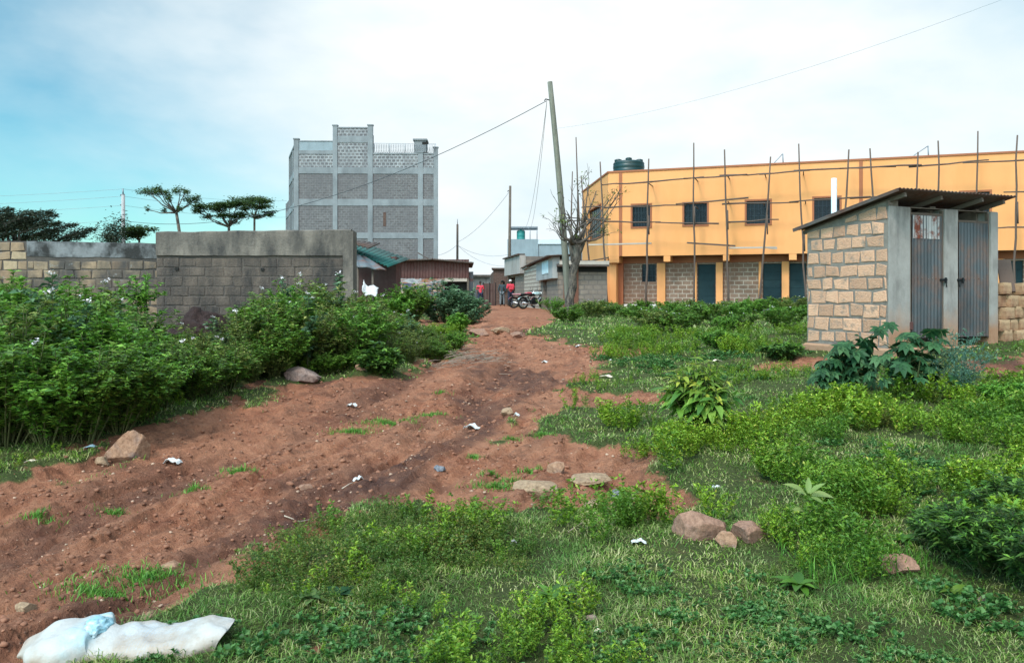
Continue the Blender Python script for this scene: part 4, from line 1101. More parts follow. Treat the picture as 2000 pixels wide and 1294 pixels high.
# ------------------------------------------------------------------ sheds and the lane
def build_mid():
    # kiosk of rusted sheets
    d = 40.0; a = pt(702, 575, d); fr = Frame(a.x, a.y, .8, R(4)); A = lambda px, py: fr.at(px, py)
    root = thing('iron_sheet_kiosk', 'low kiosk clad in rusty red iron sheets above a painted front', 'kiosk', fr.o, fr.a)
    x0 = 0; x1 = A(916, 520)[0]; z1 = A(800, 507)[1]; zm = A(800, 543)[1]; zb = A(800, 553)[1]
    m = MB(); m.corr((x0, 0, zm), (1, 0, 0), (0, 0, 1), x1, z1 - zm + .02, .15, .02, wob=.03); m.build('upper_cladding', MAT['rust'], root)
    m = MB(); m.box(x0, x1 - 1.2, .02, .1, zb, zm - .01, 0); m.build('faded_sign_board', MAT['mural'], root)
    m = MB(); m.box(x0, x1 - 1.2, .0, .1, 0, zb - .01, 0); m.build('counter_front', MAT['mural_low'], root)
    m = MB(); m.box(x1 - 1.2, x1, .4, .45, 0, zm); m.box(x1 - .1, x1, .0, .39, 0, zm - .02, 1); m.box(x1 - 1.2, x1 - .1, .0, .05, zm - .16, zm - .003, 2)
    m.build('serving_opening', [MAT['dark'], MAT['timber'], MAT['board']], root)
    m = MB(); m.box(0.02, x1 - .02, .46, 3, 0, z1 - .15); m.build('body', MAT['rust'], root)
    zl, zmid, zr = A(735, 511)[1], A(840, 505)[1], A(924, 512)[1]
    for xa, xb, za, zb_ in ((-.2, A(845, 505)[0], zl, zmid), (A(845, 505)[0], A(924, 512)[0], zmid, zr)):
        m = MB(); u = Vector((xb - xa, 0, zb_ - za)); m.corr((xa, -.35, za), u, (0, 1, -.03), u.length, 3.5, .076, .012); o = m.build('roof_sheet', MAT['tin_roof'], root)
        s = o.modifiers.new('t', 'SOLIDIFY'); s.thickness = .07
    p = pt(935, 520, d); m = MB(); m.box(x1 + .02, x1 + .22, .3, 2.2, 0, A(918, 530)[1]); m.build('side_lean_to', MAT['slate_sheet'], root)
    # green roofed shed beside the wall end
    d = 27.0; q = lambda px, py, dd=d: pt(px, py, dd)
    a = q(690, 575); root = thing('green_roof_shed', 'shed with a faded green sheet roof sloping down behind the compound wall', 'shed', (a.x, a.y, .8)); o3 = Vector((a.x, a.y, .8))
    m = MB(); P0, P1, P2, P3 = q(668, 462, 29) - o3, q(800, 507, 29) - o3, q(760, 522, 25.2) - o3, q(650, 478, 25.2) - o3
    def sheet(m, P0, P1, P2, P3, pitch=.16, amp=.02, mi=0):
        n = int((P1 - P0).length / pitch * 6); vs = []
        nn = (P1 - P0).cross(P3 - P0).normalized()
        for i in range(n + 1):
            t = i / n; o = nn * math.sin(t * n / 6 * 2 * PI) * amp
            vs += [P0.lerp(P1, t) + o, P3.lerp(P2, t) + o]
        m.add(vs, [(2 * i, 2 * i + 2, 2 * i + 3, 2 * i + 1) for i in range(n)], mi, True)
    sheet(m, P0, P1, P2, P3); o = m.build('roof', MAT['green_tin'], root); s = o.modifiers.new('t', 'SOLIDIFY'); s.thickness = .03
    m = MB(); sheet(m, q(684, 471, 26) - o3, q(742, 477, 26) - o3, q(722, 486, 24.6) - o3, q(672, 472, 24.6) - o3); o = m.build('loose_roof_sheet', MAT['tin_roof'], root); s = o.modifiers.new('t', 'SOLIDIFY'); s.thickness = .04
    m = MB(); m.box(-.3, 1.35, .4, 1.6, 0, q(700, 500)[2] - .8); m.build('wall', MAT['rust'], root)
    m = MB(); sheet(m, q(692, 497, 25) - o3, q(712, 503, 25) - o3, q(754, 529, 23.4) - o3, q(696, 521, 23.4) - o3); o = m.build('tilted_awning', MAT['slate_sheet'], root); s = o.modifiers.new('t', 'SOLIDIFY'); s.thickness = .04
    for px in (699, 728):
        t = q(px, 522, 23.6) - o3; m = MB(); m.tube([(t.x, t.y, -.2), (t.x, t.y, t.z)], .035, 6); m.build('post', MAT['timber'], root)
    # loose sheet lying on the kiosk roof
    m = MB(); P = lambda px, py: pt(px, py, 41.5); m.bar(P(817, 494), P(840, 507), .5, .05); tag(m.build('roofing_offcut', MAT['tin_roof']), 'dark offcut of sheeting propped on the kiosk roof', 'offcut')
    # white cloth spread on a bush
    n = 14; vs = []; c = pt(727, 556, 20.6)
    for j in range(n + 1):
        for i in range(n + 1):
            u, v = i / n - .5, j / n - .5
            z = .05 * mnoise.noise(Vector((u * 5, v * 5, 2))) + .30 * v - .25 * u * u
            if u < -.3: z += (-.3 - u) * 1.1
            vs.append((c.x - .05 + u * .36 + .03 * mnoise.noise(Vector((u * 6, v * 6, 9))), c.y + v * .25, c.z - .13 + z * .8))
    m = MB(); m.add(vs, [(j * (n + 1) + i, j * (n + 1) + i + 1, (j + 1) * (n + 1) + i + 1, (j + 1) * (n + 1) + i) for j in range(n) for i in range(n)], 0, True)
    o = m.build('cloth', MAT['white_cloth']); s = o.modifiers.new('t', 'SOLIDIFY'); s.thickness = .012
    tag(o, 'white cloth spread on the bushes at the end of the compound wall', 'cloth')
    # small pinkish sign on posts
    d = 42; c = pt(919, 566, d); root = thing('sign_board', 'small blank cream board on two thin posts beside the kiosk', 'sign', (c.x, c.y, .8))
    z0, z1 = CAMZ + (HY - 566) * d / F - .8, CAMZ + (HY - 551) * d / F - .8
    m = MB(); m.box(-.17, .17, -.02, .02, z0, z1); m.build('board', MAT['cream'], root)
    for x in (-.13, .13): m = MB(); m.box(x - .03, x + .03, .022, .07, -.3, z1 - .05); m.build('post', MAT['board'], root)

    # grey rendered house behind the lane
    d = 66.0; a = pt(991, 575, d); fr = Frame(a.x, a.y, .6, R(-2)); A = lambda px, py: fr.at(px, py)
    root = thing('grey_house', 'flat roofed blue grey rendered house behind the lane shops', 'house', fr.o, fr.a)
    xm, xe = A(1051, 470)[0], A(1180, 470)[0]; zt, zt2 = A(1010, 467)[1], A(1100, 474)[1]
    m = MB(); m.box(0, xm, 0, 9, -.3, zt); m.build('front_wall', MAT['grey_render'], root)
    m = MB(); m.box(xm + .002, xe, .1, 9, -.3, zt2 - .1); m.build('wing_wall', MAT['grey_render'], root)
    m = MB(); m.box(xm + .003, A(1098, 470)[0], .0, .3, zt2 - .098, zt2 + .25); m.build('parapet', MAT['pvc'], root)
    m = MB(); x0, x1 = A(994, 442)[0], A(1050, 442)[0]; zc = A(1020, 443)[1]
    m.box(x0, x1, 1, 3.4, zc, zc + .12); cp = m.build('canopy', MAT['steel'], root)
    for x in (x0 + .1, A(1035, 442)[0], x1 - .05):
        m = MB(); m.tube([(x, 1.1, zt), (x, 1.1, zc)], .035, 6); m.build('post', MAT['steel'], cp)
    c = fr.world(A(1016.5, 460)[0], 1.6, zt); tk = thing('water_tank', 'small teal water tank under the canopy on the grey house', 'water tank', c)
    r = 8.2 * (d + 1.6) / F; H = 20 * d / F
    m = MB(); m.lathe([(r * .95, 0), (r, .05), (r, H * .3), (r * .96, H * .33), (r, H * .36), (r, H * .7), (r * .96, H * .73), (r, H * .76), (r, H * .92), (r * .8, H)], n=24); m.build('tank_body', MAT['tank_teal'], tk)
    m = MB(); m.lathe([(r * .3, H), (r * .3, H + .07), (r * .15, H + .09)], n=12); m.build('lid', MAT['tank_teal'], tk)
    # row of shops on the right of the lane: nearest first
    def lane_shop(label, pa, da, pb, db, top_a, top_b, mat, name='lane_shop'):
        q0 = pt(pb, 575, db); q1 = pt(pa, 575, da)
        v = q1 - q0; L = Vector((v.x, v.y)).length; ang = math.atan2(v.y, v.x)
        root = thing(name, label, 'shop', (q0.x, q0.y, .7), ang)
        f = Frame(q0.x, q0.y, .7, ang)
        ha, hb = CAMZ + (HY - top_a) * da / F - .7, CAMZ + (HY - top_b) * db / F - .7
        return root, f, L, ha, hb
    root, f, L, ha, hb = lane_shop('nearest lane shop of grey blocks with a brown door and dark eave', 1090, 38, 1056, 46, 505, 503, None)
    A = lambda px, py: f.at(px, py)
    m = MB(); dx0, dx1 = A(1061, 560)[0], A(1068, 560)[0]
    m.holes(0, L, -.2, ha - .5, [(dx0, dx1, -.2, 2.3)], 0, .4); m.box(dx0, dx1, .41, .45, -.2, 2.3, 1)
    m.build('wall', [MAT['lane_brick'], MAT['dark']], root)
    m = MB(); m.box(0, L * .98, -.25, .1, ha - .9, ha + .1); fa = m.build('fascia', MAT['concrete'], root)
    for k in range(4):
        x = L * .42 + k * .75; m = MB(); m.box(x, x + .55, -.28, -.252, ha - .62, ha + .02); m.build('pasted_poster', MAT['litter_blue'], fa)
    m = MB(); m.corr((-.1, -.55, ha + .14), (1, 0, 0), (0, 1, .05), L + .3, 1.2, .12, .015); o = m.build('roof_sheet', MAT['tin_roof'], root); s = o.modifiers.new('t', 'SOLIDIFY'); s.thickness = .05
    # its end wall faces the photographer
    q1 = f.world(L, 0, 0); ea = f.a + PI / 2
    loc = (L, 0, 0); m = MB(); W = 2.3
    e = Frame(q1.x, q1.y, .7, ea); E = lambda px, py: e.at(px, py)
    m.box(.01, W, .01, 4.5, -.2, E(1100, 521)[1]); ew = m.build('end_wall', MAT['lane_brick'], root, loc, ea - f.a)
    m = MB(); m.box(.25, .95, -.03, .005, -.1, 2.1); m.build('door', MAT['brown_door'], ew)
    m = MB(); m.box(-.05, W, -.5, 1.0, E(1100, 521)[1] + .01, E(1100, 515)[1], 0); m.build('eave', MAT['tin_roof'], ew)
    m = MB(); m.box(0.0, W, -.52, -.501, E(1100, 513)[1] - .1, E(1100, 510)[1]); m.build('eave_board', MAT['board'], ew)
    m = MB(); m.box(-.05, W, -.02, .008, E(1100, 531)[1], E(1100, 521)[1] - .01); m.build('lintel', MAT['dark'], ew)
    root, f, L, ha, hb = lane_shop('middle lane shop with a bare pale block wall', 1053, 46.4, 1024, 53, 512, 527, None)
    m = MB(); m.add([(0, 0, -.2), (L, 0, -.2), (L, 0, ha), (0, 0, hb), (0, 3, -.2), (L, 3, -.2), (L, 3, ha), (0, 3, hb)], [(0, 1, 2, 3), (5, 4, 7, 6), (1, 5, 6, 2), (4, 0, 3, 7), (3, 2, 6, 7)]); m.build('block_wall', MAT['pale_lane'], root)
    m = MB(); m.bar((0, -.06, hb + .05), (L * .35, -.06, hb + .05 + (ha - hb) * .35), .14, .12); m.build('lintel', MAT['concrete'], root)
    m = MB(); m.bar((-.1, 1.4, hb + .1), (L + .1, 1.4, ha + .1), 3.3, .05); m.build('roof', MAT['tin_roof'], root)
    root, f, L, ha, hb = lane_shop('far lane shop with a plain grey fascia over a dark doorway', 1024, 53.4, 993, 61, 498, 507, None)
    A = lambda px, py: f.at(px, py)
    dx0, dx1 = A(996, 560)[0], A(1006, 560)[0]; zf = A(1010, 536)[1]
    m = MB(); m.holes(0, L, -.2, zf, [(dx0, dx1, -.2, zf - .15)], 0, .5); m.box(dx0, dx1, .51, .55, -.2, zf - .15, 1); m.build('wall', [MAT['lane_brick'], MAT['dark']], root)
    m = MB(); m.add([(0, -.3, zf), (L, -.3, zf), (L, -.3, ha), (0, -.3, hb), (0, .1, zf), (L, .1, zf), (L, .1, ha), (0, .1, hb)], [(0, 1, 2, 3), (5, 4, 7, 6), (1, 5, 6, 2), (4, 0, 3, 7), (3, 2, 6, 7), (0, 4, 5, 1)]); m.build('fascia', MAT['fascia'], root)
    m = MB(); m.box(0, L, .12, 3, zf + .01, hb - .1); m.build('upper_wall', MAT['lane_brick'], root)
    m = MB(); m.bar((0, -.2, hb + .06), (L, -.2, ha + .06), .5, .08); m.build('coping', MAT['tin_roof'], root)
    # brown brick hut closing the lane
    d = 63; a = pt(964, 575, d); fr = Frame(a.x, a.y, .7, 0); A = lambda px, py: fr.at(px, py)
    root = thing('brick_hut', 'red brown brick hut with a flat dark roof at the end of the lane', 'hut', fr.o)
    W = A(995, 530)[0]; H = A(980, 526)[1]
    m = MB(); m.holes(0, W, -.2, H, [(A(978, 1)[0], A(986, 1)[0], -.2, 1.9)], 0, .3); m.box(A(978, 1)[0], A(986, 1)[0], .31, .35, -.2, 1.9, 1); m.box(0, W, .4, 4, -.2, H - .02); m.build('wall', [MAT['lane_dark'], MAT['dark']], root)
    m = MB(); m.box(-.15, W + .1, -.2, 4.2, H + .004, H + .12); m.build('roof', MAT['tin_roof'], root)
    m = MB(); m.add([(-.35, 4, -.2), (0, .41, -.2), (0, .41, H - .1), (-.35, 4, H - .3)], [(0, 1, 2, 3)]); m.build('side_wall', MAT['lane_dark'], root)
    # brown sheet gate on the left of the lane
    d = 59; a = pt(944, 575, d); fr = Frame(a.x, a.y, .7, R(14)); A = lambda px, py: fr.at(px, py)
    root = thing('sheet_metal_gate', 'brown sheet metal gate standing left of the brick hut', 'gate', fr.o, fr.a)
    W = A(968, 560)[0]; H = A(955, 553)[1]
    for i in range(2):
        m = MB(); m.corr((W * i / 2 + .03, 0, -.1), (1, 0, 0), (0, 0, 1), W / 2 - .06, H + .1, .12, .015); m.build('gate_leaf', MAT['brown_sheet'], root)
    for x in (0, W / 2, W): m = MB(); m.box(x - .04, x + .04, .02, .1, -.2, H + .05); m.build('post', MAT['black_iron'], root)
    # low pale house further back and a dark hedge
    d = 88; a = pt(917, 575, d); root = thing('pale_house', 'low pale house far behind the brown gate', 'house', (a.x, a.y, .8))
    W = 40 * d / F; H = CAMZ + (HY - 541) * d / F - .8
    m = MB(); m.box(0, W, 0, 6, -.2, H); m.build('wall', MAT['concrete'], root)
    m = MB(); m.box(-.3, W, -.4, 6.3, H + .003, H + .25); m.build('roof', MAT['concrete_old'], root)
def mural(name, seed, cols):
    m = M_(name); t = NT(m); v = t.coord((1, 1, 3.2))
    c = t.ramp(t.noise(v, 1.5 + seed * .2, 3, .7, .8), cols); c = t.mix(.35, c, t.ramp(t.noise(t.coord(), 9, 4), [(.3, .3), (.7, .8)]), 'MULTIPLY')
    t.set(c, .85); return m
MAT['mural'] = mural('faded_painted_board', 1, [(.36, (.22, .23, .27)), (.46, (.52, .50, .48)), (.52, (.30, .24, .25)), (.6, (.40, .17, .09))])
MAT['mural_low'] = mural('blue_orange_faded_paint', 2, [(.38, (.06, .075, .13)), (.48, (.17, .15, .18)), (.53, (.42, .18, .09)), (.62, (.55, .45, .35))])
MAT['slate_sheet'] = irontin('dark_slate_sheet', (.10, .12, .13), rust=(.16, .07, .05), ramt=(.5, .65), metal=.2)
MAT['brown_door'] = plain('brown_door_paint', (.16, .065, .04), .8, .2, 4, .1)
MAT['brown_sheet'] = irontin('brown_sheet', (.105, .062, .052), rust=(.08, .04, .035), ramt=(.5, .7), metal=.05, rough=.8)
MAT['fascia'] = plain('grey_fascia_render', (.35, .31, .28), .9, .2, 2, .1, stain=(.2, .17, .15))
MAT['pale_lane'] = brickmat('pale_course_block', (.52, .43, .35), (.58, .49, .40), (.27, .21, .17), .42, .22, .035)
build_mid()

# ------------------------------------------------------------------ poles and wires
def build_poles():
    d = 28.0
    b = pt(1113, 612, d); tp = pt(1074, 160, d); b.z = .5
    root = thing('electricity_pole', 'tall leaning grey green timber pole beside the bare tree', 'utility pole', b)
    m = MB(); k = tp - b; n = 9
    pts = [k * (i / n) + Vector((.05 * math.sin(i / n * PI), 0, 0)) for i in range(n + 1)]
    m.tube(pts, [.125 - .04 * i / n for i in range(n + 1)], 14); m.build('pole', MAT['pole'], root)
    a = pt(1069, 196, d) - b; m = MB(); m.tube([a + Vector((.09, 0, 0)), a + Vector((-.06, -.05, .03)), a + Vector((-.1, -.06, -.03))], .02, 6); m.build('wire_hook', MAT['black_iron'], root)
    p2 = thing('electricity_pole', 'slim dark timber pole standing beside the grey house canopy', 'utility pole', pt(994, 600, 60))
    o = pt(994, 600, 60)
    m = MB(); q = pt(996.5, 363, 60) - o; m.tube([(0, 0, -.3), q * .5, q], [.13, .11, .09], 10); m.build('pole', MAT['timber'], p2)
    m = MB(); m.tube([pt(991, 374, 60) - o, pt(996, 371, 60) - o], .03, 6); m.build('wire_hook', MAT['black_iron'], p2)
    o = pt(893, 600, 85); p3 = thing('electricity_pole', 'far dark pole rising behind the rusty kiosk', 'utility pole', o)
    m = MB(); q = pt(893.5, 438, 85) - o; m.tube([(0, 0, -.3), q], [.15, .11], 10); m.build('pole', MAT['timber'], p3)
    m = MB(); m.tube([q, q + Vector((0, 0, .55))], .04, 6); m.build('spike', MAT['steel'], p3)
    o = pt(242, 600, 46); p4 = thing('electricity_pole', 'concrete power pole behind the tan block wall', 'utility pole', o)
    m = MB(); q = pt(240.5, 381, 46) - o; m.tube([(0, 0, -.3), q], [.13, .095], 10); m.build('pole', MAT['concrete_pole'], p4)
    m = MB(); m.tube([q, q + Vector((-.02, 0, .36))], .04, 6); m.build('spike', MAT['steel'], p4)
    m = MB()
    for py in (382, 401, 428): p = pt(240, py, 46) - o; m = MB(); m.tube([p + Vector((-.14, 0, 0)), p + Vector((-.1, 0, .06)), p + Vector((.1, 0, .06))], .035, 8); m.build('insulator', MAT['steel'], p4)

    def wire(label, A, B, sag, r, mat='wire', group=None, n=26):
        A, B = Vector(A), Vector(B)
        pts = [A.lerp(B, i / n) - Vector((0, 0, sag * 4 * (i / n) * (1 - i / n))) for i in range(n + 1)]
        m = MB(); m.tube(pts, r, 5, cap=False); o = m.build('overhead_wire', MAT[mat]); tag(o, label, 'wire', group)
    P1 = pt(1068, 197, 28)
    wire('thick black wire sagging from the leaning pole across the grey flats', P1, pt(241, 431, 46), 1.55, .0125)
    wire('faint wire climbing from the leaning pole to the upper right', pt(1080, 252, 28), pt(2150, -75, 14), .42, .0032, 'wire_faint')
    g = 'wires dropping from the leaning pole to the grey house'
    for k, (bx, by) in enumerate(((1022, 415), (1030, 412))):
        wire('pale slack wire dropping from the leaning pole to the grey house', P1 + Vector((0, 0, -.03)), pt(bx, by + 30, 66), 1.3 + .4 * k, .008, 'wire_faint', g)
    wire('thin wire between the slim pole and the far dark pole', pt(995, 374, 60), pt(893, 473, 85), .5, .014, 'wire_faint')
    wire('thin wire from the far dark pole down to the left', pt(893, 478, 85), pt(845, 499, 84), .3, .017, 'wire_faint')
    g = 'wires from the far dark pole to the lane houses'
    for by, s in ((497, .5), (520, .6)): wire('thin wire sagging from the far dark pole to the lane houses', pt(893, 478, 85), pt(994, by, 65), s, .014, 'wire_faint', g)
    g = 'power lines on the concrete pole, left span'
    for py, ly in ((369, 381), (383, 397), (401, 414), (430, 440)): wire('power line running left from the concrete pole', pt(240, py, 46), pt(-260, ly + 8, 46), .12, .008, 'wire_faint', g)
    g = 'power lines on the concrete pole, right span'
    for py, ly in ((369, 392), (383, 408), (401, 424)): wire('power line running right from the concrete pole behind the flat topped trees', pt(240, py, 46), pt(560, ly, 72), .25, .008, 'wire_faint', g)
MAT['concrete_pole'] = plain('grey_concrete_pole', (.36, .34, .33), .9, .2, 3, .2)
build_poles()

# ------------------------------------------------------------------ trees
def grow(mb, p, d, ln, r, depth, rng, tips, spread=.6, up=.1, shrink=.72, kids=(2, 3), n=6, wob=.12):
    pts = [p]; q = p.copy(); dd = d.copy(); k = 4
    for i in range(k):
        dd = (dd + Vector((rng.uniform(-wob, wob), rng.uniform(-wob, wob), rng.uniform(-wob, wob) + up * .3))).normalized()
        q = q + dd * ln / k; pts.append(q.copy())
    mb.tube(pts, [r * (1 - .38 * i / k) for i in range(k + 1)], n, cap=depth == 0)
    if depth == 0: tips.append((q.copy(), dd.copy())); return
    for i in range(rng.randint(*kids)):
        a = Vector((rng.uniform(-1, 1), rng.uniform(-1, 1), rng.uniform(-.5, 1))).normalized()
        nd = (dd * (1 - spread * .5) + a * spread + Vector((0, 0, up))).normalized()
        grow(mb, pts[rng.choice((-1, -1, -2))], nd, ln * shrink * rng.uniform(.75, 1.2), r * .6, depth - 1, rng, tips, spread, up, shrink, kids, max(4, n - 1), wob)

def flat_tree(name, label, px, d, base_py, crown, trunk_px, seed, lean=0.0, r=.12, lmat='leaf_acacia', nleaf=110, group=None, clump=.62, thick=.07):
    """flat topped thorn tree: crown = list of (px, py) leaf layers"""
    rng = np.random.default_rng(seed); rr = random.Random(seed)
    o = pt(px, 575, d); o.z = .7; root = thing(name, label, 'tree', o, 0, group)
    m = MB(); fork = pt(trunk_px[0], trunk_px[1], d) - o
    m.tube([(0, 0, -.3), fork * .5 + Vector((lean, 0, 0)), fork], [r, r * .85, r * .7], 8)
    LP = []; 
    for (cx, cy, s) in crown:
        dep = rr.uniform(-1.2, 1.2); e = pt(cx, cy, d) - o + Vector((0, dep, 0))
        mid = fork.lerp(e, .55) + Vector((rr.uniform(-.1, .1), 0, -.12 * (e - fork).length))
        m.tube([fork + Vector((0, 0, -.1)), fork.lerp(mid, .5) + Vector((0, 0, -.04)), mid, e], [r * .5, r * .36, r * .25, r * .1], 5)
        nsub = 5
        for k in range(nsub):
            c = e + Vector((rr.gauss(0, s * .62), rr.gauss(0, s * .6), rr.gauss(0, thick * .6)))
            m.tube([mid.lerp(e, rr.uniform(.3, .9)), c - Vector((0, 0, .05)), c], [r * .12, r * .08, .004], 4)
            nl = int(nleaf * s / .6)
            P = np.array(c) + rng.normal(0, 1, (nl, 3)) * np.array([s * clump * .8, s * clump * .8, thick]); LP.append(P)
    m.build('trunk', MAT['bark'], root)
    P = np.concatenate(LP); n = len(P)
    V, T = diamonds(P, rdir(rng, n, -.2, .5), np.tile([[0, 0, 1.]], (n, 1)) + rng.normal(0, .3, (n, 3)), rng.uniform(.10, .2, n), rng.uniform(.05, .09, n))
    np_obj('crown', V, T, [MAT[lmat]], root)
    return root
def build_trees():
    flat_tree('acacia_tree', 'sparse flat topped tree with a leaning trunk and half bare crown', 358, 50, 575, [(300, 377, .45), (318, 376, .4), (303, 372, .3), (347, 369, .2), (363, 375, .35), (372, 392, .42), (380, 386, .25), (330, 388, .14), (310, 408, .12), (345, 392, .12), (295, 410, .07), (366, 412, .12), (325, 372, .14)], (344, 412), 3, .25, .13, nleaf=80, clump=.45, thick=.09)
    flat_tree('acacia_tree', 'flat topped tree with a dense green crown left of the grey flats', 448, 52, 575, [(398, 405, .5), (415, 401, .6), (438, 404, .6), (455, 402, .6), (470, 398, .6), (428, 410, .5), (395, 415, .28), (404, 424, .22), (442, 422, .42), (458, 424, .42), (470, 419, .4), (450, 432, .2)], (447, 440), 4, 0, .12, nleaf=130)
    flat_tree('acacia_tree', 'flat topped tree whose crown droops to the right, nearest the grey flats', 496, 55, 575, [(480, 398, .55), (495, 393, .6), (512, 393, .55), (518, 398, .4), (510, 408, .35), (522, 416, .3), (528, 420, .2), (500, 400, .5), (496, 420, .28), (476, 407, .3)], (497, 424), 5, 0, .10, nleaf=130)
    flat_tree('acacia_tree', 'small round flat topped tree just right of the concrete pole', 270, 44, 575, [(258, 457, .35), (270, 452, .45), (284, 449, .42), (293, 450, .3), (278, 456, .35), (263, 462, .25)], (272, 466), 6, 0, .08, nleaf=110)
    # loose bush left of the pole
    flat_tree('small_tree', 'loose dark bushy tree just left of the concrete pole', 226, 42, 575, [(212, 462, .3), (222, 448, .28), (230, 440, .22), (234, 455, .3), (205, 466, .25), (240, 462, .25), (218, 456, .3), (226, 466, .35), (228, 436, .12)], (226, 470), 8, 0, .06, 'leaf_thorn', 90, clump=.7, thick=.25)
    # sweeping thorn tree far left
    o = pt(40, 575, 36); o.z = .5; root = thing('thorn_tree', 'wide dark thorn tree with feathery sweeping branches above the tan wall', 'tree', o)
    rr = random.Random(12); rng = np.random.default_rng(12); m = MB(); LP = []; LD = []
    m.tube([(0, 0, -.2), (0.1, 0, .9), (.0, 0, 1.9)], [.2, .17, .13], 8)
    ends = [(-60, 415), (-20, 412), (5, 413), (20, 419), (48, 413), (70, 425), (98, 420), (115, 421), (128, 419), (100, 432), (140, 440), (158, 441), (170, 446), (150, 452), (60, 435), (30, 432), (0, 430), (-40, 430), (80, 440), (120, 450), (40, 448), (90, 455), (10, 446), (160, 460), (60, 458), (-30, 450), (130, 462), (20, 460), (75, 430), (110, 440), (-10, 424), (35, 425), (55, 422)]
    for (ex, ey) in ends:
        e = pt(ex, ey, 36) - o + Vector((0, rr.uniform(-1.3, 1.3), 0)); s = e + Vector((-1.5 - rr.random() * .5, 0, -.42 - .2 * rr.random())); m.tube([(0, 0, 1.0), s * .5 + Vector((0, 0, .6)), s], [.09, .07, .05], 5)
        mid = s.lerp(e, .5) + Vector((0, 0, .05)); pts = [s, s.lerp(mid, .5) + Vector((0, 0, .03)), mid, mid.lerp(e, .5) + Vector((0, 0, .03)), e]
        m.tube(pts, [.06, .045, .03, .018, .006], 5)
        sg = np.array([tuple(p) for p in pts]); k = 560; t = rng.uniform(.0, 1, k) ** .8; u = t * 4; j = np.minimum(u.astype(int), 3)
        ax = nrm(sg[j + 1] - sg[j]); p = sg[j] + (sg[j + 1] - sg[j]) * (u - j)[:, None]
        spread = (.26 * (1.2 - t))[:, None]
        LP.append(p + rng.normal(0, 1, (k, 3)) * spread * np.array([1, 1.2, .6])); LD.append(nrm(ax + rng.normal(0, .45, (k, 3))))
    m.build('trunk', MAT['twig'], root)
    P = np.concatenate(LP); D = np.concatenate(LD); n = len(P)
    V, T = diamonds(P, D, np.tile([[0, 0, 1.]], (n, 1)) + rng.normal(0, .4, (n, 3)), rng.uniform(.08, .2, n), rng.uniform(.025, .05, n))
    np_obj('crown', V, T, [MAT['leaf_thorn']], root)
    # pollarded tree by the leaning pole
    d = 27.0; o = pt(1117, 612, d); o.z = .62; root = thing('bare_tree', 'pollarded nearly leafless tree with knobbly trunk beside the leaning pole', 'tree', o)
    m = MB(); q = lambda px, py, dy=0: pt(px, py, d + dy) - o
    m.tube([(0, 0, -.3), q(1112, 585), q(1119, 560), q(1118, 535), q(1127, 505), q(1125, 480), q(1122, 468)], [.20, .145, .135, .13, .125, .13, .07], 12)
    m.tube([q(1122, 520), q(1117, 495), q(1112, 475)], [.08, .075, .06], 10)
    m.tube([q(1126, 505), q(1134, 488), q(1142, 470)], [.085, .075, .05], 9); m.build('trunk', MAT['bark'], root); m = MB()
    rr = random.Random(6); tips = []
    for (ex, ey, dy) in ((1100, 462, -.5), (1108, 440, .4), (1113, 470, 0), (1130, 445, -.3), (1140, 455, .5), (1150, 462, -.4), (1138, 470, .2), (1125, 450, .6), (1145, 440, 0), (1118, 455, -.6)):
        s = q(1119 + rr.uniform(-6, 8), 476); e = q(ex, ey, dy)
        m.tube([s, s.lerp(e, .5) + Vector((rr.uniform(-.1, .1), rr.uniform(-.1, .1), -.05)), e], [.07, .06, .035], 7)
        for _ in range(2):
            grow(m, e, (Vector((rr.uniform(-.4, .7), rr.uniform(-.6, .6), rr.uniform(.2, 1)))).normalized(), rr.uniform(.3, .5), .028, 1, rr, tips, .8, .1, .7, (2, 3), 5, .25)
    for (ax, ay, ex, ey) in ((1145, 440, 1195, 385), (1148, 455, 1210, 378), (1140, 470, 1185, 458), (1135, 445, 1165, 372), (1150, 460, 1200, 405), (1105, 468, 1084, 440), (1104, 470, 1088, 455), (1100, 462, 1095, 395), (1128, 455, 1128, 345), (1138, 445, 1150, 355)):
        s, e = q(ax, ay), q(ex, ey, rr.uniform(-.5, .5)); md = s.lerp(e, .5) + Vector((0, 0, -.08)); m.tube([s, md, e], [.035, .022, .009], 5)
        for _ in range(4): grow(m, s.lerp(e, rr.uniform(.3, 1)), ((e - s).normalized() + Vector((rr.uniform(-.6, .6), rr.uniform(-.6, .6), rr.uniform(-.2, .6)))).normalized(), rr.uniform(.25, .5), .011, 1, rr, tips, .6, .05, .7, (2, 2), 4, .2)
    m.build('branches', MAT['twig'], root)
    # loose knots on the head of the trunk give it the lumpy outline
    rng = np.random.default_rng(6); sel = [t for t in tips if rr.random() < .36]
    P = np.concatenate([np.array(t[0]) + rng.normal(0, .05, (7, 3)) for t in sel]); n = len(P)
    V, Q = broad(P, rdir(rng, n, -.4, .6), np.tile([[0, 0, 1.]], (n, 1)) + rng.normal(0, .3, (n, 3)), rng.uniform(.07, .13, n), rng.uniform(.035, .06, n), 2)
    np_obj('leaves', V, Q, [MAT['leaf_olive']], root)
build_trees()

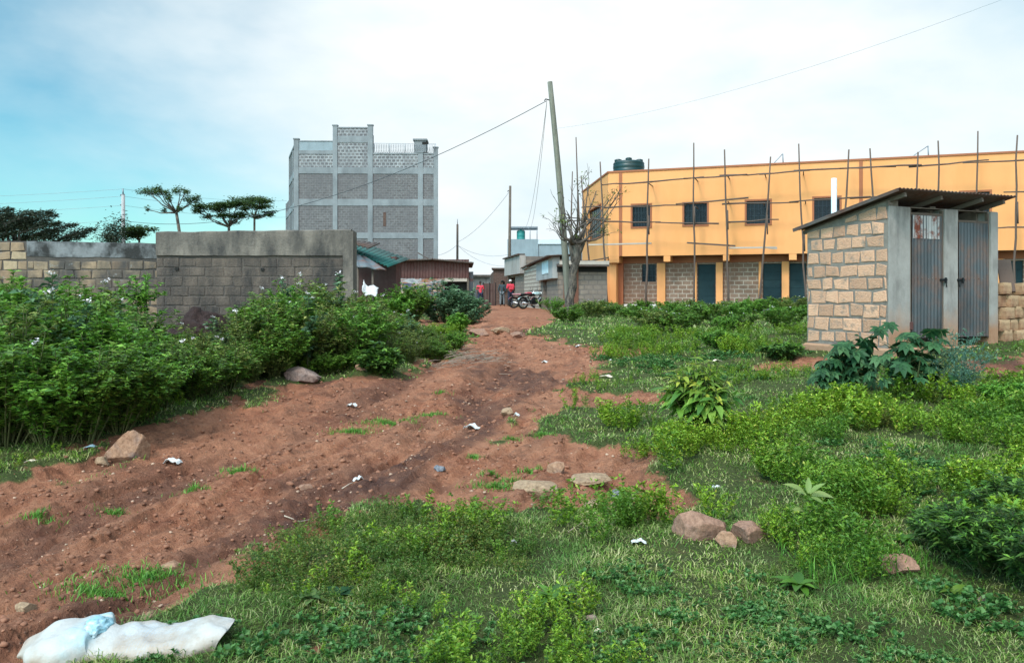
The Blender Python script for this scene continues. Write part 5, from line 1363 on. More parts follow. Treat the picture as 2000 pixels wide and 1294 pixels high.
# ------------------------------------------------------------------ left thicket of weeds
def scatter(P, n, rng, mind, extra=None):
    lo, hi = P.min(0), P.max(0); out = []
    for _ in range(n * 60):
        p = rng.uniform(lo, hi)
        if sdf(P, p[:1], p[1:])[0] > 0: continue
        if any((p[0] - q[0]) ** 2 + (p[1] - q[1]) ** 2 < (mind * (1 + .03 * p[1])) ** 2 for q in out): continue
        out.append((p[0], p[1]))
        if len(out) >= n: break
    return out
def build_thicket():
    ENVX = [-200, 0, 50, 190, 235, 285, 300, 335, 460, 490, 560, 680, 700, 760, 800, 850, 905]
    ENVY = [490, 497, 525, 542, 585, 600, 610, 632, 622, 572, 545, 540, 575, 590, 615, 635, 655]
    protos = [make_shrub('weed_bush', '', 'bush', '', MAT['leaf_weed'], 31, h=1.0, r=.52, nst=28, nl=78, L=(.032, .062), wr=.5),
              make_shrub('weed_bush', '', 'bush', '', MAT['leaf_weed'], 32, flowers=1, h=1.05, r=.4, nst=20, nl=84, L=(.03, .06), wr=.42, upright=1.2),
              make_shrub('weed_bush', '', 'bush', '', MAT['leaf_olive'], 33, h=1.0, r=.5, nst=24, nl=70, L=(.03, .058), wr=.42),
              make_shrub('weed_bush', '', 'bush', '', MAT['leaf_mid'], 34, h=1.0, r=.48, nst=24, nl=74, L=(.034, .066), wr=.46),
              make_shrub('weed_bush', '', 'bush', '', MAT['leaf_olive'], 35, flowers=1, h=1.05, r=.38, nst=16, nl=70, L=(.03, .055), wr=.4, upright=1.3)]
    rng = np.random.default_rng(77); used = set()
    A = poly([(-420, 930), (-60, 905), (120, 885), (225, 856), (310, 812), (360, 782), (330, 735), (250, 690), (0, 680), (-420, 690)])
    B = poly([(360, 788), (430, 778), (500, 748), (600, 736), (720, 722), (800, 706), (870, 688), (905, 660), (880, 650), (800, 645), (700, 640), (560, 640), (470, 655), (330, 690), (300, 735)])
    gA = ('bright green flowering weed bush in the tall thicket in front of the tan block wall', 'weed bushes in front of the tan block wall')
    gB = ('olive green weed bush in the lower thicket below the grey concrete wall band', 'weed bushes below the concrete banded wall')
    def place(k, x, y, h, lab, grp, wide=1.0):
        o = protos[k]; z = g1(x, y) - .02; rz = rng.random() * 6.28; s = (h * wide, h * wide, h)
        if k in used: o = dup(o, (x, y, z), rz, s, lab, grp)
        else:
            used.add(k); o.location = (x, y, z); o.rotation_euler = (0, 0, rz); o.scale = s; o['label'] = lab; o['group'] = grp
    for P, n, md, kinds, lab, grp in ((A, 60, .30, (0, 0, 1, 3, 0, 3), *gA), (B, 105, .31, (2, 4, 2, 3, 0, 4), *gB)):
        for (x, y) in scatter(P, n, rng, md):
            px = CX + F * x / y; zt = CAMZ + (HY - np.interp(px, ENVX, ENVY)) * y / F
            h = min(max(zt - g1(x, y), .3), 1.75) * rng.uniform(.68, 1.02)
            if P is A: h *= .72 + .28 * ss(7.4, 9, y)
            px_edge = float(sdf(P, np.array([x]), np.array([y]))[0])
            if px_edge > -.25: h *= .8
            place(kinds[rng.integers(len(kinds))], x, y, h, lab, grp, rng.uniform(1.0, 1.3) if h > .7 else 1.4)
    row = [(-40, 905), (55, 896), (130, 884), (205, 862), (258, 842), (300, 820), (345, 797), (392, 785), (440, 771), (484, 756), (530, 748), (640, 738), (690, 732), (745, 722), (800, 712), (850, 700), (890, 682), (560, 728), (620, 722), (470, 745), (780, 700)]
    for i, (px, py) in enumerate(row):
        x, y = px2g(px, py); h = float(np.interp(px, [0, 200, 320, 400, 480, 560, 900], [1.05, .95, .75, .55, .45, .4, .42])) * rng.uniform(.85, 1.15); y += h * .3
        place((0, 3, 1)[i % 3] if px < 360 else (3, 2, 4, 0)[i % 4], x, y, h, *(gA if px < 340 else gB), 1.15 if px < 360 else 1.5)
    # thin tall sprig in front of the tan wall
    sp = make_shrub('tall_weed', 'tall thin leafy weed rising alone before the tan block wall', 'weed', '', MAT['leaf_mid'], 36, h=1.55, r=.16, nst=5, nl=80, L=(.05, .09), wr=.45, low=.25)
    p = pt(279, 640, 12.5); sp.location = (p.x, p.y, g1(p.x, p.y))
    tp2 = [make_shrub('tall_weed', '', 'weed', '', MAT[m_], sd, flowers=min(f, 1), h=1.0, r=.14, nst=4, nl=70, L=(.035, .075), wr=w_, low=.3, upright=1.6) for m_, sd, f, w_ in (('leaf_mid', 37, 0, .4), ('leaf_olive', 38, 2, .3), ('leaf_grey', 39, 3, .5))]
    for i, (px, d_) in enumerate(((15, 9.2), (62, 9.8), (110, 9.0), (150, 10.2), (200, 9.4), (238, 10.5), (320, 10.8), (372, 11.2), (418, 11.5), (468, 13.0), (512, 13.6), (548, 14.2), (585, 13.8), (628, 14.4), (662, 15.0), (705, 15.2), (742, 15.6), (795, 15.4), (90, 8.2), (35, 8.0), (175, 8.4), (270, 9.0), (355, 9.6), (600, 12.2), (690, 12.6))):
        x, y = (px - CX) / F * d_, d_; zt = CAMZ + (HY - np.interp(px, ENVX, ENVY) + rng.uniform(2, 16)) * y / F; h = min(max(zt - g1(x, y), .5), 1.9) * (1 if d_ > 8.7 and i < 18 else .82)
        o = tp2[i % 3]; lab, grp = 'thin tall weed stalk standing up out of the thicket beside the path', 'tall weed stalks in the thicket'; z = g1(x, y) - .02
        if i >= 3: dup(o, (x, y, z), rng.random() * 6.28, h, lab, grp)
        else: o.location = (x, y, z); o.scale = (h, h, h); o['label'] = lab; o['group'] = grp
    # broad leaved plants standing in the front of the thicket
    def broadplant(label, px, py, h, seed, L=(.12, .2), n=9, mat='leaf_broad', name='broad_leaf_plant'):
        g = gpt(px, py); root = thing(name, label, 'plant', g); rng2 = np.random.default_rng(seed); st = []; LP = []; LD = []; LS = []
        for i in range(4):
            a = rng2.random() * 6.28; e = np.array([math.cos(a) * .1, math.sin(a) * .1, h * rng2.uniform(.75, 1)])
            st.append(([np.zeros(3), e * .5 + np.array([.02, 0, 0]), e], .008))
            for k in range(n):
                t = .25 + .75 * k / (n - 1); aa = k * 2.4 + a
                LP.append(e * t); el = .15 + .75 * (k / n) ** 2; LD.append([math.cos(aa), math.sin(aa), el]); LS.append(rng2.uniform(*L) * (1.1 - .5 * t))
        P, D, LS = np.array(LP), nrm(np.array(LD)), np.array(LS)
        V, Q = broad(P, D, np.tile([[0, 0, 1.]], (len(P), 1)) + rng2.normal(0, .15, (len(P), 3)), LS, LS * .42, 4, .2, .45); V[:, 2] = np.maximum(V[:, 2], .01)
        np_obj('foliage', V, Q, [MAT[mat]], root); stems_obj(st, root, MAT['stem'])
    broadplant('broad leaved grey green plant at the near edge of the thicket', 75, 872, .62, 41)
    broadplant('yellowish broad leaved plant at the left end of the thicket', 8, 868, .85, 42)
    broadplant('tall broad leaved plant halfway along the thicket with pale leaves', 262, 800, 1.05, 43, (.14, .22), 10)
    broadplant('small bright broad leaved weed behind the big pale rock', 252, 842, .3, 44, (.09, .13), 6, 'leaf_mid')
    broadplant('pale broad leaved weed before the dark soil heap', 432, 745, .75, 45, (.1, .16), 8, 'leaf_broad')
    broadplant('wilting yellowish broad leaved weed beside the grey pink rock', 540, 735, .65, 46, (.1, .16), 8, 'leaf_lime')
    # mid distance bushes left of the lane mouth
    big = make_shrub('round_bush', 'large round grey green bush at the left of the lane mouth', 'bush', '', MAT['leaf_grey'], 51, h=1.32, r=1.15, nst=60, nl=70, L=(.07, .12), wr=.42, spread=1.0)
    p = pt(868, 600, 25); big.location = (p.x, p.y, g1(p.x, p.y) - .05)
    for lab, px, dd, h, r, mt, sd in (('dense green bush between the kiosk and the big round bush', 806, 24, 1.25, .75, 'leaf_weed', 52), ('low bright green bush in front of the rusty kiosk', 757, 23.5, 1.0, .8, 'leaf_mid', 53), ('low grey green bush on the lane side of the big round bush', 915, 24.5, .85, .7, 'leaf_grey', 54),
                                      ('small upright green weed at the edge of the crossing track', 893, 19.0, .55, .2, 'leaf_mid', 55), ('dark green low bush at the road end of the thicket', 742, 12.0, .42, .3, 'leaf_dark', 56)):
        b = make_shrub('round_bush' if h > .6 else 'low_bush', lab, 'bush', '', MAT[mt], sd, h=h, r=r, nst=34, nl=60, L=(.06, .10), wr=.45, spread=1.0)
        p = pt(px, 600, dd); b.location = (p.x, p.y, g1(p.x, p.y) - .03)
    # dark heap of soil in the thicket
    p = pt(392, 600, 14.3); bm = bmesh.new(); bmesh.ops.create_icosphere(bm, subdivisions=5, radius=1)
    for v in bm.verts:
        c = v.co.copy(); f = 1 + .22 * mnoise.fractal(c * 2.2, 1, 2, 4); v.co = Vector((c.x * .66 * f, c.y * .6 * f, max(c.z, -.1) * .70 * (1 - .25 * abs(c.x)) * f)) + Vector((0, 0, .012 * mnoise.noise(c * 30)))
    me = bpy.data.meshes.new('soil_heap'); bm.to_mesh(me); bm.free(); me.materials.append(MAT['soil']); me.polygons.foreach_set('use_smooth', [True] * len(me.polygons))
    o = bpy.data.objects.new('soil_heap', me); o.location = (p.x, p.y, g1(p.x, p.y)); link(o); tag(o, 'dark heap of earth half hidden in the weeds by the concrete wall', 'soil heap')
build_thicket()

# ------------------------------------------------------------------ plants on the right
def build_right_plants():
    rng = np.random.default_rng(88)
    lo = [make_shrub('low_weed', '', 'weed', '', MAT[m], sd, flowers=f, h=1.0, r=.8, nst=22, nl=40, L=(.07, .13), wr=.4, spread=1.0) for m, sd, f in (('leaf_mid', 61, 0), ('leaf_weed', 62, 3), ('leaf_olive', 63, 4))]
    used = set(); lab, grp = 'low leafy weed in the band along the foot of the orange building', 'weeds in front of the orange building'
    P1 = poly([(1075, 628), (1110, 612), (1250, 606), (1400, 606), (1560, 604), (1700, 606), (1700, 640), (1560, 655), (1420, 658), (1260, 662), (1150, 655), (1085, 645)])
    for (x, y) in scatter(P1, 64, rng, .42):
        k = int(rng.integers(3)); px = CX + F * x / y; h = rng.uniform(.42, .68) * (1.25 if px > 1450 and y > 20 else 1) * (1.0 if y > 18 else .7); z = g1(x, y) - .03
        if k in used: dup(lo[k], (x, y, z), rng.random() * 6.28, (h * 1.1, h * 1.1, h), lab, grp)
        else: used.add(k); o = lo[k]; o.location = (x, y, z); o.scale = (h * 1.1, h * 1.1, h); o['label'] = lab; o['group'] = grp
    for labl, px, py, h, r, mt, sd in (('low dark weed clump at the left corner of the latrine', 1528, 704, .26, .33, 'leaf_dark', 64), ('tuft of tall bright weeds between the path and the latrine', 1400, 690, .3, .42, 'leaf_mid', 65),
                                       ('low weed at the foot of the leaning pole', 1110, 632, .5, .5, 'leaf_weed', 66), ('green weed in the lane beside the bare tree', 1080, 612, .8, .6, 'leaf_mid', 67)):
        b = make_shrub('low_weed', labl, 'weed', '', MAT[mt], sd, h=h, r=r, nst=30, nl=40, L=(.045, .08), wr=.35, spread=1.0); b.location = gpt(px, py)
    # yellow green broad shrub
    def big_leaf(name, label, px, py, h, r, seed, mats, L, wr, nst, per, droop, limep=.0):
        root = thing(name, label, 'bush', gpt(px, py)); g = np.random.default_rng(seed); st = []; A = [[], [], []]; B = [[], [], []]
        for i in range(nst):
            a = g.random() * 6.28; q = math.sqrt(g.random()); e = np.array([math.cos(a) * r * q * .8, math.sin(a) * r * q * .7, h * (1 - .42 * q * q) * g.uniform(.75, 1.03)])
            st.append(([np.array([e[0] * .15, e[1] * .15, 0]), e * np.array([.6, .6, .55]), e], .009))
            for k in range(per):
                t = .35 + .65 * (k / (per - 1)) ** .7; aa = k * 2.4 + g.random(); out = np.array([math.cos(a), math.sin(a), 0]) * q * .5
                d = np.array([math.cos(aa), math.sin(aa), .1 + .7 * (t > .9)]) + out; T = B if (t > .84 and e[2] > h * .55) else A
                b_ = st[-1][0]; p = b_[0] * (1 - t) ** 2 + b_[1] * 2 * t * (1 - t) + b_[2] * t * t
                T[0].append(p); T[1].append(d); T[2].append(g.uniform(*L) * (.6 if T is B else 1))
        for T, mt, nm in ((A, mats[0], 'foliage'), (B, mats[1], 'tip_leaves')):
            if not T[0]: continue
            P, D, S = np.array(T[0]), nrm(np.array(T[1])), np.array(T[2])
            V, Q = broad(P, D, np.tile([[0, 0, 1.]], (len(P), 1)) + g.normal(0, .2, (len(P), 3)), S, S * wr, 5, .16, droop); V[:, 2] = np.maximum(V[:, 2], .01)
            np_obj(nm, V, Q, [MAT[mt]], root)
        stems_obj(st, root, MAT['stem'], 5)
    big_leaf('broad_leaf_shrub', 'rounded shrub of long drooping leaves with yellow green tips', 1368, 862, .72, .42, 71, ('leaf_bush', 'leaf_lime'), (.11, .19), .44, 62, 10, .65)
    # castor plants
    def castor(label, px, py, h, r, seed, nst=6, per=5, L=.13):
        root = thing('castor_plant', label, 'plant', gpt(px, py)); g = np.random.default_rng(seed); st = []; LP = []; LD = []; LU = []; LS = []
        for i in range(nst):
            a = g.random() * 6.28; q = math.sqrt(g.random()) * .7; e = np.array([math.cos(a) * r * q, math.sin(a) * r * q, h * g.uniform(.6, .95)])
            st.append(([np.array([e[0] * .2, e[1] * .2, 0]), e * np.array([.7, .7, .5]), e], .013))
            for k in range(per):
                t = .3 + .7 * k / (per - 1); b_ = st[-1][0]; p = b_[0] * (1 - t) ** 2 + b_[1] * 2 * t * (1 - t) + b_[2] * t * t
                aa = k * 2.4 + a; pd = np.array([math.cos(aa), math.sin(aa), .55]); c = p + pd * g.uniform(.09, .2) * (r / .45)
                st.append(([p, p + (c - p) * .5 + np.array([0, 0, .01]), c], .004))
                n = nrm(np.array([pd[0] * .55, pd[1] * .55, .8]) + g.normal(0, .15, 3)); u = nrm(np.cross(n, [0, 0, 1.]) + 1e-4); w = np.cross(u, n)
                s = L * g.uniform(.7, 1.15)
                for lo_ in range(7):
                    th = (lo_ - 3) * .72; f = -w if w[2] > 0 else w
                    d = f * math.cos(th) + u * math.sin(th); LP.append(c); LD.append(d); LU.append(n); LS.append(s * (1 - .1 * abs(lo_ - 3)))
        P, D, U, S = np.array(LP), np.array(LD), np.array(LU), np.array(LS)
        V, Q = broad(P, D, U, S, S * .5, 4, .10, .22, [.55, .95, .9, .5, .02]); V[:, 2] = np.maximum(V[:, 2], .01)
        np_obj('foliage', V, Q, [MAT['leaf_castor']], root); stems_obj(st, root, MAT['stem'], 5)
    castor('dark glossy star leaved plant, the taller one left in front of the latrine', 1672, 774, .52, .46, 72, 9, 7, .165)
    castor('dark glossy star leaved plant spreading before the latrine doors', 1778, 790, .46, .62, 73, 13, 7, .14)
    castor('low dark star leaved plant at the foot of the latrine side wall', 1618, 776, .34, .32, 74, 6, 6, .12)
    # feathery blue green bush
    root = thing('feathery_bush', 'wispy blue green feathery bush at the right of the star leaved plants', 'bush', gpt(1872, 790)); g = np.random.default_rng(75)
    st = []; LP = []; LD = []
    for i in range(26):
        a = g.random() * 6.28; q = math.sqrt(g.random()); e = np.array([math.cos(a) * .36 * q, math.sin(a) * .36 * q, .78 * (1 - .3 * q) * g.uniform(.7, 1.1)]); st.append(([e * np.array([.1, .1, 0]), e * np.array([.45, .45, .55]), e], .004))
        b_ = st[-1][0]
        for k in range(14):
            t = .25 + .75 * k / 13; p = b_[0] * (1 - t) ** 2 + b_[1] * 2 * t * (1 - t) + b_[2] * t * t; d = nrm(rdir(g, 1, .0, .8)[0]); e2 = p + d * .085; st.append(([p, e2], .0022))
            tt = g.uniform(.2, 1, 9); LP.append(p + (e2 - p) * tt[:, None]); LD.append(nrm(d + g.normal(0, .7, (9, 3))))
    P, D = np.concatenate(LP), np.concatenate(LD); n = len(P); V, T = diamonds(P, D, np.tile([[0, 0, 1.]], (n, 1)) + g.normal(0, .4, (n, 3)), g.uniform(.02, .034, n), g.uniform(.006, .011, n))
    np_obj('foliage', V, T, [MAT['leaf_blue']], root); stems_obj(st, root, MAT['leaf_blue'], 3)
    # sapling
    b = gpt(1582, 1062); root = thing('sapling', 'thin pale sapling with a few large pointed leaves', 'sapling', b)
    tp = pt(1578, 968, b.y) - b; st = [([np.zeros(3), np.array(tp) * .5 + np.array([.006, 0, 0]), np.array(tp)], .004)]
    rows = [((1540, 938), 0), ((1555, 955), 0), ((1605, 940), 0), ((1632, 962), 0), ((1612, 980), 0), ((1588, 990), 0), ((1548, 990), .4), ((1560, 1010), .45), ((1615, 1015), .45), ((1580, 930), 0)]
    P = []; D = []; L = []
    for k, ((ex, ey), low) in enumerate(rows):
        p = np.array(tp) * (1 - low); e = np.array(pt(ex, ey, b.y + (.05 if k % 2 else -.05)) - b); P.append(p + (e - p) * .15); D.append(e - p); L.append(np.linalg.norm(e - p) * .88)
    P, D, L = np.array(P), np.array(D), np.array(L); V, Q = broad(P, D, np.array([[0, -.5, 1.]] * len(P)), L, L * .36, 5, .2, .25); np_obj('foliage', V, Q, [MAT['leaf_sapling']], root); stems_obj(st, root, MAT['stem'], 6)
    # dark weed at the right edge, with narrow leaves
    for k, (px, py, h, r, labl) in enumerate(((1925, 1135, .40, .30, 'dark fern like weed bush at the lower right, the nearest one'), (1990, 1060, .42, .3, 'dark fern like weed bush behind the nearest one at the right edge'), (1855, 1090, .24, .2, 'smaller dark fern like weed left of the nearest fern bush'),
                                       (1975, 806, .24, .36, 'leafy green weed bush below the red earth patch on the right'), (2060, 1180, .45, .35, 'dark fern like weed bush cut off by the right edge'))):
        s = make_shrub('fern_bush' if k != 3 else 'weed_bush', labl, 'bush', '', MAT['leaf_dark' if k != 3 else 'leaf_mid'], 80 + k, h=h, r=r, nst=34, nl=60, L=(.03, .058), wr=.26 if k != 3 else .38, spread=1.0, rows=2, upright=.9); s.location = gpt(px, py)
    # ground rosettes
    def rosette(label, px, py, n, L, mat, seed, wr=.3):
        root_m = MB(); g = np.random.default_rng(seed); b = gpt(px, py); a = np.arange(n) * 2.4; D = np.stack([np.cos(a), np.sin(a), .25 + .8 * np.arange(n) / n], 1)
        Ls = g.uniform(L * .7, L, n); V, Q = broad(np.zeros((n, 3)) + np.array([0, 0, .02]), D, np.tile([[0, 0, 1.]], (n, 1)) + g.normal(0, .1, (n, 3)), Ls, Ls * wr, 5, .15, .5); V[:, 2] = np.maximum(V[:, 2], .012)
        o = np_obj('rosette_weed', V, Q, [MAT[mat]]); o.location = b; tag(o, label, 'weed')
    rosette('rosette weed of narrow leaves on the lawn below the bronze weed patch', 1080, 1195, 18, .15, 'leaf_mid', 91)
    rosette('broad leaved rosette at the foot of the bronze weed patch', 660, 1180, 10, .10, 'leaf_castor', 92, .75)
    rosette('pale leaved rosette at the left end of the bronze weed patch', 605, 1195, 8, .09, 'leaf_broad', 93, .8)
    rosette('glossy rosette weed under the sapling', 1560, 1170, 14, .13, 'leaf_mid', 94, .45)
    rosette('yellow tinged rosette weed near the dark fern bushes', 1862, 1185, 9, .09, 'leaf_lime', 95, .5)
    rosette('bright leafy sprig on the lawn between the sapling and the fern bushes', 1765, 1075, 12, .11, 'leaf_mid', 96, .4)
build_right_plants()

# ------------------------------------------------------------------ ground cover and grass (uncountable)
def herb_proto(seed, h=.22, r=.09, nst=11, nl=18, L=(.016, .034), wr=.42):
    g = np.random.default_rng(seed); LP = []; LD = []
    for i in range(nst):
        a = g.random() * 6.28; q = math.sqrt(g.random()); e = np.array([math.cos(a) * r * q, math.sin(a) * r * q, h * g.uniform(.5, 1.0)])
        t = g.uniform(.12, 1, nl) ** .8; p = e * t[:, None] * np.array([1, 1, 1]) + np.array([math.cos(a), math.sin(a), 0]) * .02
        LP.append(p); LD.append(nrm(rdir(g, nl, -.1, .8) + np.array([0, 0, .25])))
        LP.append(np.repeat(e[None], 4, 0)); LD.append(rdir(g, 4, .2, .9))
    P, D = np.concatenate(LP), np.concatenate(LD); n = len(P); Ls = g.uniform(*L, n)
    return diamonds(P, D, np.tile([[0, 0, 1.]], (n, 1)) + g.normal(0, .4, (n, 3)), Ls, Ls * wr)
def fill(P, dens, rng, fuzz=.12):
    lo, hi = P.min(0) - fuzz, P.max(0) + fuzz; n = int(dens * np.prod(hi - lo)); q = rng.uniform(lo, hi, (n, 2))
    d = sdf(P, q[:, 0], q[:, 1]) + fbm(q[:, 0] * 2.2, q[:, 1] * 2.2, 3, 2) * .7
    return q[d < fuzz * rng.uniform(-1, 1, n)]
def herbs(name, label, polys, mat, protos, dens, smul=1.0, seed=1, gap=.0, far=1.0):
    rng = np.random.default_rng(seed); parts = []
    for P, hs in polys:
        q = fill(P, dens, rng)
        if gap: q = q[fbm(q[:, 0] * 1.7 + 9, q[:, 1] * 1.7, 3, 4) > gap]
        if not len(q): continue
        z = gz(q[:, 0], q[:, 1]); k = rng.integers(len(protos), size=len(q))
        hh = np.clip(.5 + 1.25 * (fbm(q[:, 0] * 2.7, q[:, 1] * 2.7, 3, 5) + .42), .3, 1.7)
        for i, pr in enumerate(protos):
            s = k == i; n = int(s.sum())
            if n: parts.append(realise(pr, np.stack([q[s, 0], q[s, 1], z[s] - .01], 1), rng.random(n) * 6.28, hs * smul * hh[s] * rng.uniform(.75, 1.25, n), rng.normal(0, .14, (n, 2))))
    V, Fs = join(parts); o = np_obj(name, V, Fs, [MAT[mat]]); tag(o, label, 'ground cover', kind='stuff')
MAT['clover'] = leafmat('clover_leaf', [(0, (.03, .10, .02)), (.6, (.07, .19, .04)), (1, (.16, .28, .09))], .3, .5, objvar=0)
def build_cover():
    hp = [herb_proto(s) for s in (1, 2, 3, 4)]; hb = [herb_proto(s, .15, .12, 12, 14, (.011, .024), .5) for s in (5, 6, 7)]; hc = [herb_proto(s, .045, .09, 7, 8, (.014, .026), .75) for s in (11, 12, 13)]
    G = [(poly([(1135, 815), (1200, 800), (1275, 862), (1370, 880), (1470, 862), (1560, 800), (1700, 805), (1900, 780), (2080, 765), (2200, 900), (1990, 905), (1850, 885), (1700, 850), (1600, 850), (1560, 900), (1620, 940), (1800, 985), (1760, 1020), (1600, 1035), (1500, 1025), (1400, 1030), (1330, 1000), (1400, 985), (1350, 955), (1290, 915), (1240, 880)]), .95),
         (poly([(1480, 1040), (1600, 1000), (1720, 1030), (1740, 1090), (1690, 1150), (1560, 1135), (1490, 1090)]), .8),
         (poly([(1780, 990), (2010, 900), (2200, 950), (2200, 1250), (1990, 1150), (1830, 1120), (1790, 1060)]), .9),
         (poly([(1065, 1010), (1110, 1000), (1210, 995), (1300, 1012), (1335, 1055), (1260, 1082), (1120, 1070)]), .85),
         (poly([(800, 1370), (860, 1275), (940, 1225), (1070, 1222), (1160, 1265), (1220, 1370)]), .7), (poly([(860, 1340), (900, 1270), (1000, 1240), (1100, 1265), (1150, 1340)]), .8),
         (poly([(1280, 870), (1440, 872), (1430, 900), (1290, 900)]), .5),
         (poly([(700, 1250), (760, 1240), (770, 1262), (710, 1270)]), .3)]
    herbs('ground_cover', 'fine leaved bright green weeds spreading over the right hand slope', G, 'herb', hp, 95, 1.0, 3, gap=-.07)
    Bz = [(poly([(515, 1150), (560, 1075), (640, 1045), (730, 1035), (840, 1020), (960, 1040), (1030, 1085), (1010, 1130), (900, 1140), (800, 1150), (730, 1175), (620, 1190), (540, 1185)]), .8), (poly([(1490, 1120), (1560, 1110), (1640, 1150), (1620, 1190), (1520, 1180)]), .6),
          (poly([(1560, 800), (1700, 790), (1850, 800), (1700, 850), (1590, 850)]), .8)]
    herbs('ground_cover', 'low bronze tinged weeds along the lower edge of the path', Bz, 'herb_bronze', hb, 165, .85, 4, gap=-.1)
    herbs('ground_cover', 'bright sprigs mixed into the bronze weed patch', [(Bz[0][0], .7), (poly([(840, 1040), (900, 1005), (1020, 1050), (1000, 1090), (900, 1080)]), .85)], 'herb', hp, 26, .9, 14, gap=-.02)
    herbs('clover', 'patches of tiny clover like leaves creeping through the lawn', [(poly([(300, 1260), (520, 1190), (1100, 1170), (1500, 1150), (2000, 1180), (2300, 1400), (200, 1500)]), 1.0), (poly([(1000, 1090), (1300, 1090), (1500, 1130), (1000, 1170)]), .8), (poly([(1620, 880), (1850, 880), (1900, 960), (1780, 1000), (1650, 940)]), 1.0), (poly([(1150, 690), (1560, 690), (1640, 790), (1480, 800), (1280, 760)]), 1.2)], 'clover', hc, 70, 1.0, 15, gap=.09)
    # edges of thicket and verge tufts
    Vg = [(poly([(-100, 925), (0, 900), (110, 890), (90, 915), (0, 935), (-100, 950)]), .35), (poly([(230, 850), (300, 815), (430, 775), (520, 745), (640, 735), (780, 712), (890, 680), (905, 662), (880, 650), (700, 690), (500, 725), (300, 790)]), .7),
          (poly([(1110, 770), (1190, 745), (1280, 738), (1270, 758), (1180, 775)]), .5), (poly([(1150, 690), (1230, 655), (1300, 665), (1560, 660), (1560, 690), (1480, 700), (1280, 710)]), .75), (poly([(1270, 735), (1600, 720), (1640, 760), (1500, 790), (1400, 760)]), .5),
          (poly([(1850, 690), (2010, 680), (2010, 692), (1870, 702)]), .6), (np.array([(2.1, 2.9), (4.6, 2.9), (8.6, 9.0), (6.0, 9.0)]), .75)]
    herbs('verge_weeds', 'short mixed green weeds fringing the path and the thicket', Vg, 'herb', hp, 42, 1.25, 5, gap=-.05)
    # lawn
    rng = np.random.default_rng(9); PP = []; LL = []; WW = []
    for (y0, y1, dens, L, W) in ((2.6, 4.2, 6500, .045, .0042), (4.2, 5.6, 5200, .048, .005), (5.6, 7.5, 3000, .05, .0065), (7.5, 11, 1150, .052, .010), (11, 17, 420, .06, .017), (17, 30, 130, .085, .03)):
        xa, xb = -.72 * y1 - 1.6, .74 * y1 + 2.2; n = int(dens * (xb - xa) * (y1 - y0)); q = np.stack([rng.uniform(xa, xb, n), rng.uniform(y0, y1, n)], 1)
        q = q[(np.abs(q[:, 0]) < .70 * q[:, 1] + .3) | (rng.random(len(q)) < .3)]
        z, m, _ = gz(q[:, 0], q[:, 1], True)
        pat = fbm(q[:, 0] * 1.9, q[:, 1] * 1.9, 4, 6) + .5
        keep = rng.random(len(q)) < np.clip((1 - m) * 1.6 - .35, 0, 1) * np.clip(-.05 + 1.9 * pat, 0.1, 1)
        q, z = q[keep], z[keep]; PP.append(np.stack([q[:, 0], q[:, 1], z - .004], 1)); LL.append(rng.uniform(.4, 1.25, len(q)) * L * np.clip(.3 + 1.5 * pat[keep], .4, 1.5)); WW.append(np.full(len(q), W) * rng.uniform(.7, 1.3, len(q)))
    P, L, W = np.concatenate(PP), np.concatenate(LL), np.concatenate(WW); n = len(P)
    D = nrm(np.stack([rng.normal(0, .5, n), rng.normal(0, .5, n), np.ones(n)], 1))
    V, T = blades(P, D, L, W, rng.uniform(.3, 1.4, n), rng); o = np_obj('grass', V, T, [MAT['grass']]); tag(o, 'short lawn grass mixed with straw coloured blades', 'grass', kind='stuff')
    # longer grass tufts
    Tp = [poly([(1540, 1040), (1700, 1050), (1730, 1130), (1620, 1150), (1530, 1120)]), poly([(1290, 1085), (1330, 1075), (1350, 1095), (1300, 1100)]), poly([(480, 935), (530, 905), (540, 910), (490, 925)])]
    qs = np.concatenate([fill(p, 1700, rng) for p in Tp[:2]])
    # tufts on the track, small and scattered
    tu = [(760, 822, .3, 1), (690, 838, .22, 1), (840, 808, .18, 1), (465, 918, .16, 1), (375, 955, .12, .8), (75, 1012, .12, .7), (290, 1125, .3, 1), (190, 1155, .24, 1), (965, 955, .2, 1), (990, 938, .12, 1), (1035, 915, .12, 1), (925, 890, .07, 1), (1060, 855, .15, 1), (1000, 860, .1, 1), (960, 925, .1, 1), (225, 985, .1, 1), (1390, 1020, .12, 1), (860, 770, .1, 1)]
    for px, py, r, s in tu:
        c = px2g(px, py); k = int(900 * r * r * 9) + 60; a = rng.random(k) * 6.28; rad = np.abs(rng.normal(0, .45, k)) * r; qs = np.concatenate([qs, np.stack([c[0] + np.cos(a) * rad * 1.5, c[1] + np.sin(a) * rad * .8], 1)])
    z = gz(qs[:, 0], qs[:, 1]); n = len(qs); tall = (qs[:, 0] > 1.5) & (qs[:, 1] < 6)
    L = np.where(tall, rng.uniform(.09, .22, n), rng.uniform(.03, .075, n)); D = nrm(np.stack([rng.normal(0, .4, n), rng.normal(0, .4, n), np.ones(n)], 1))
    V, T = blades(np.stack([qs[:, 0], qs[:, 1], z - .005], 1), D, L, np.where(tall, .006, .0055), rng.uniform(.1, .9, n), rng); o = np_obj('grass', V, T, [MAT['grass_tall']]); tag(o, 'tufts of longer green grass on the track and under the sapling', 'grass', kind='stuff')
build_cover()

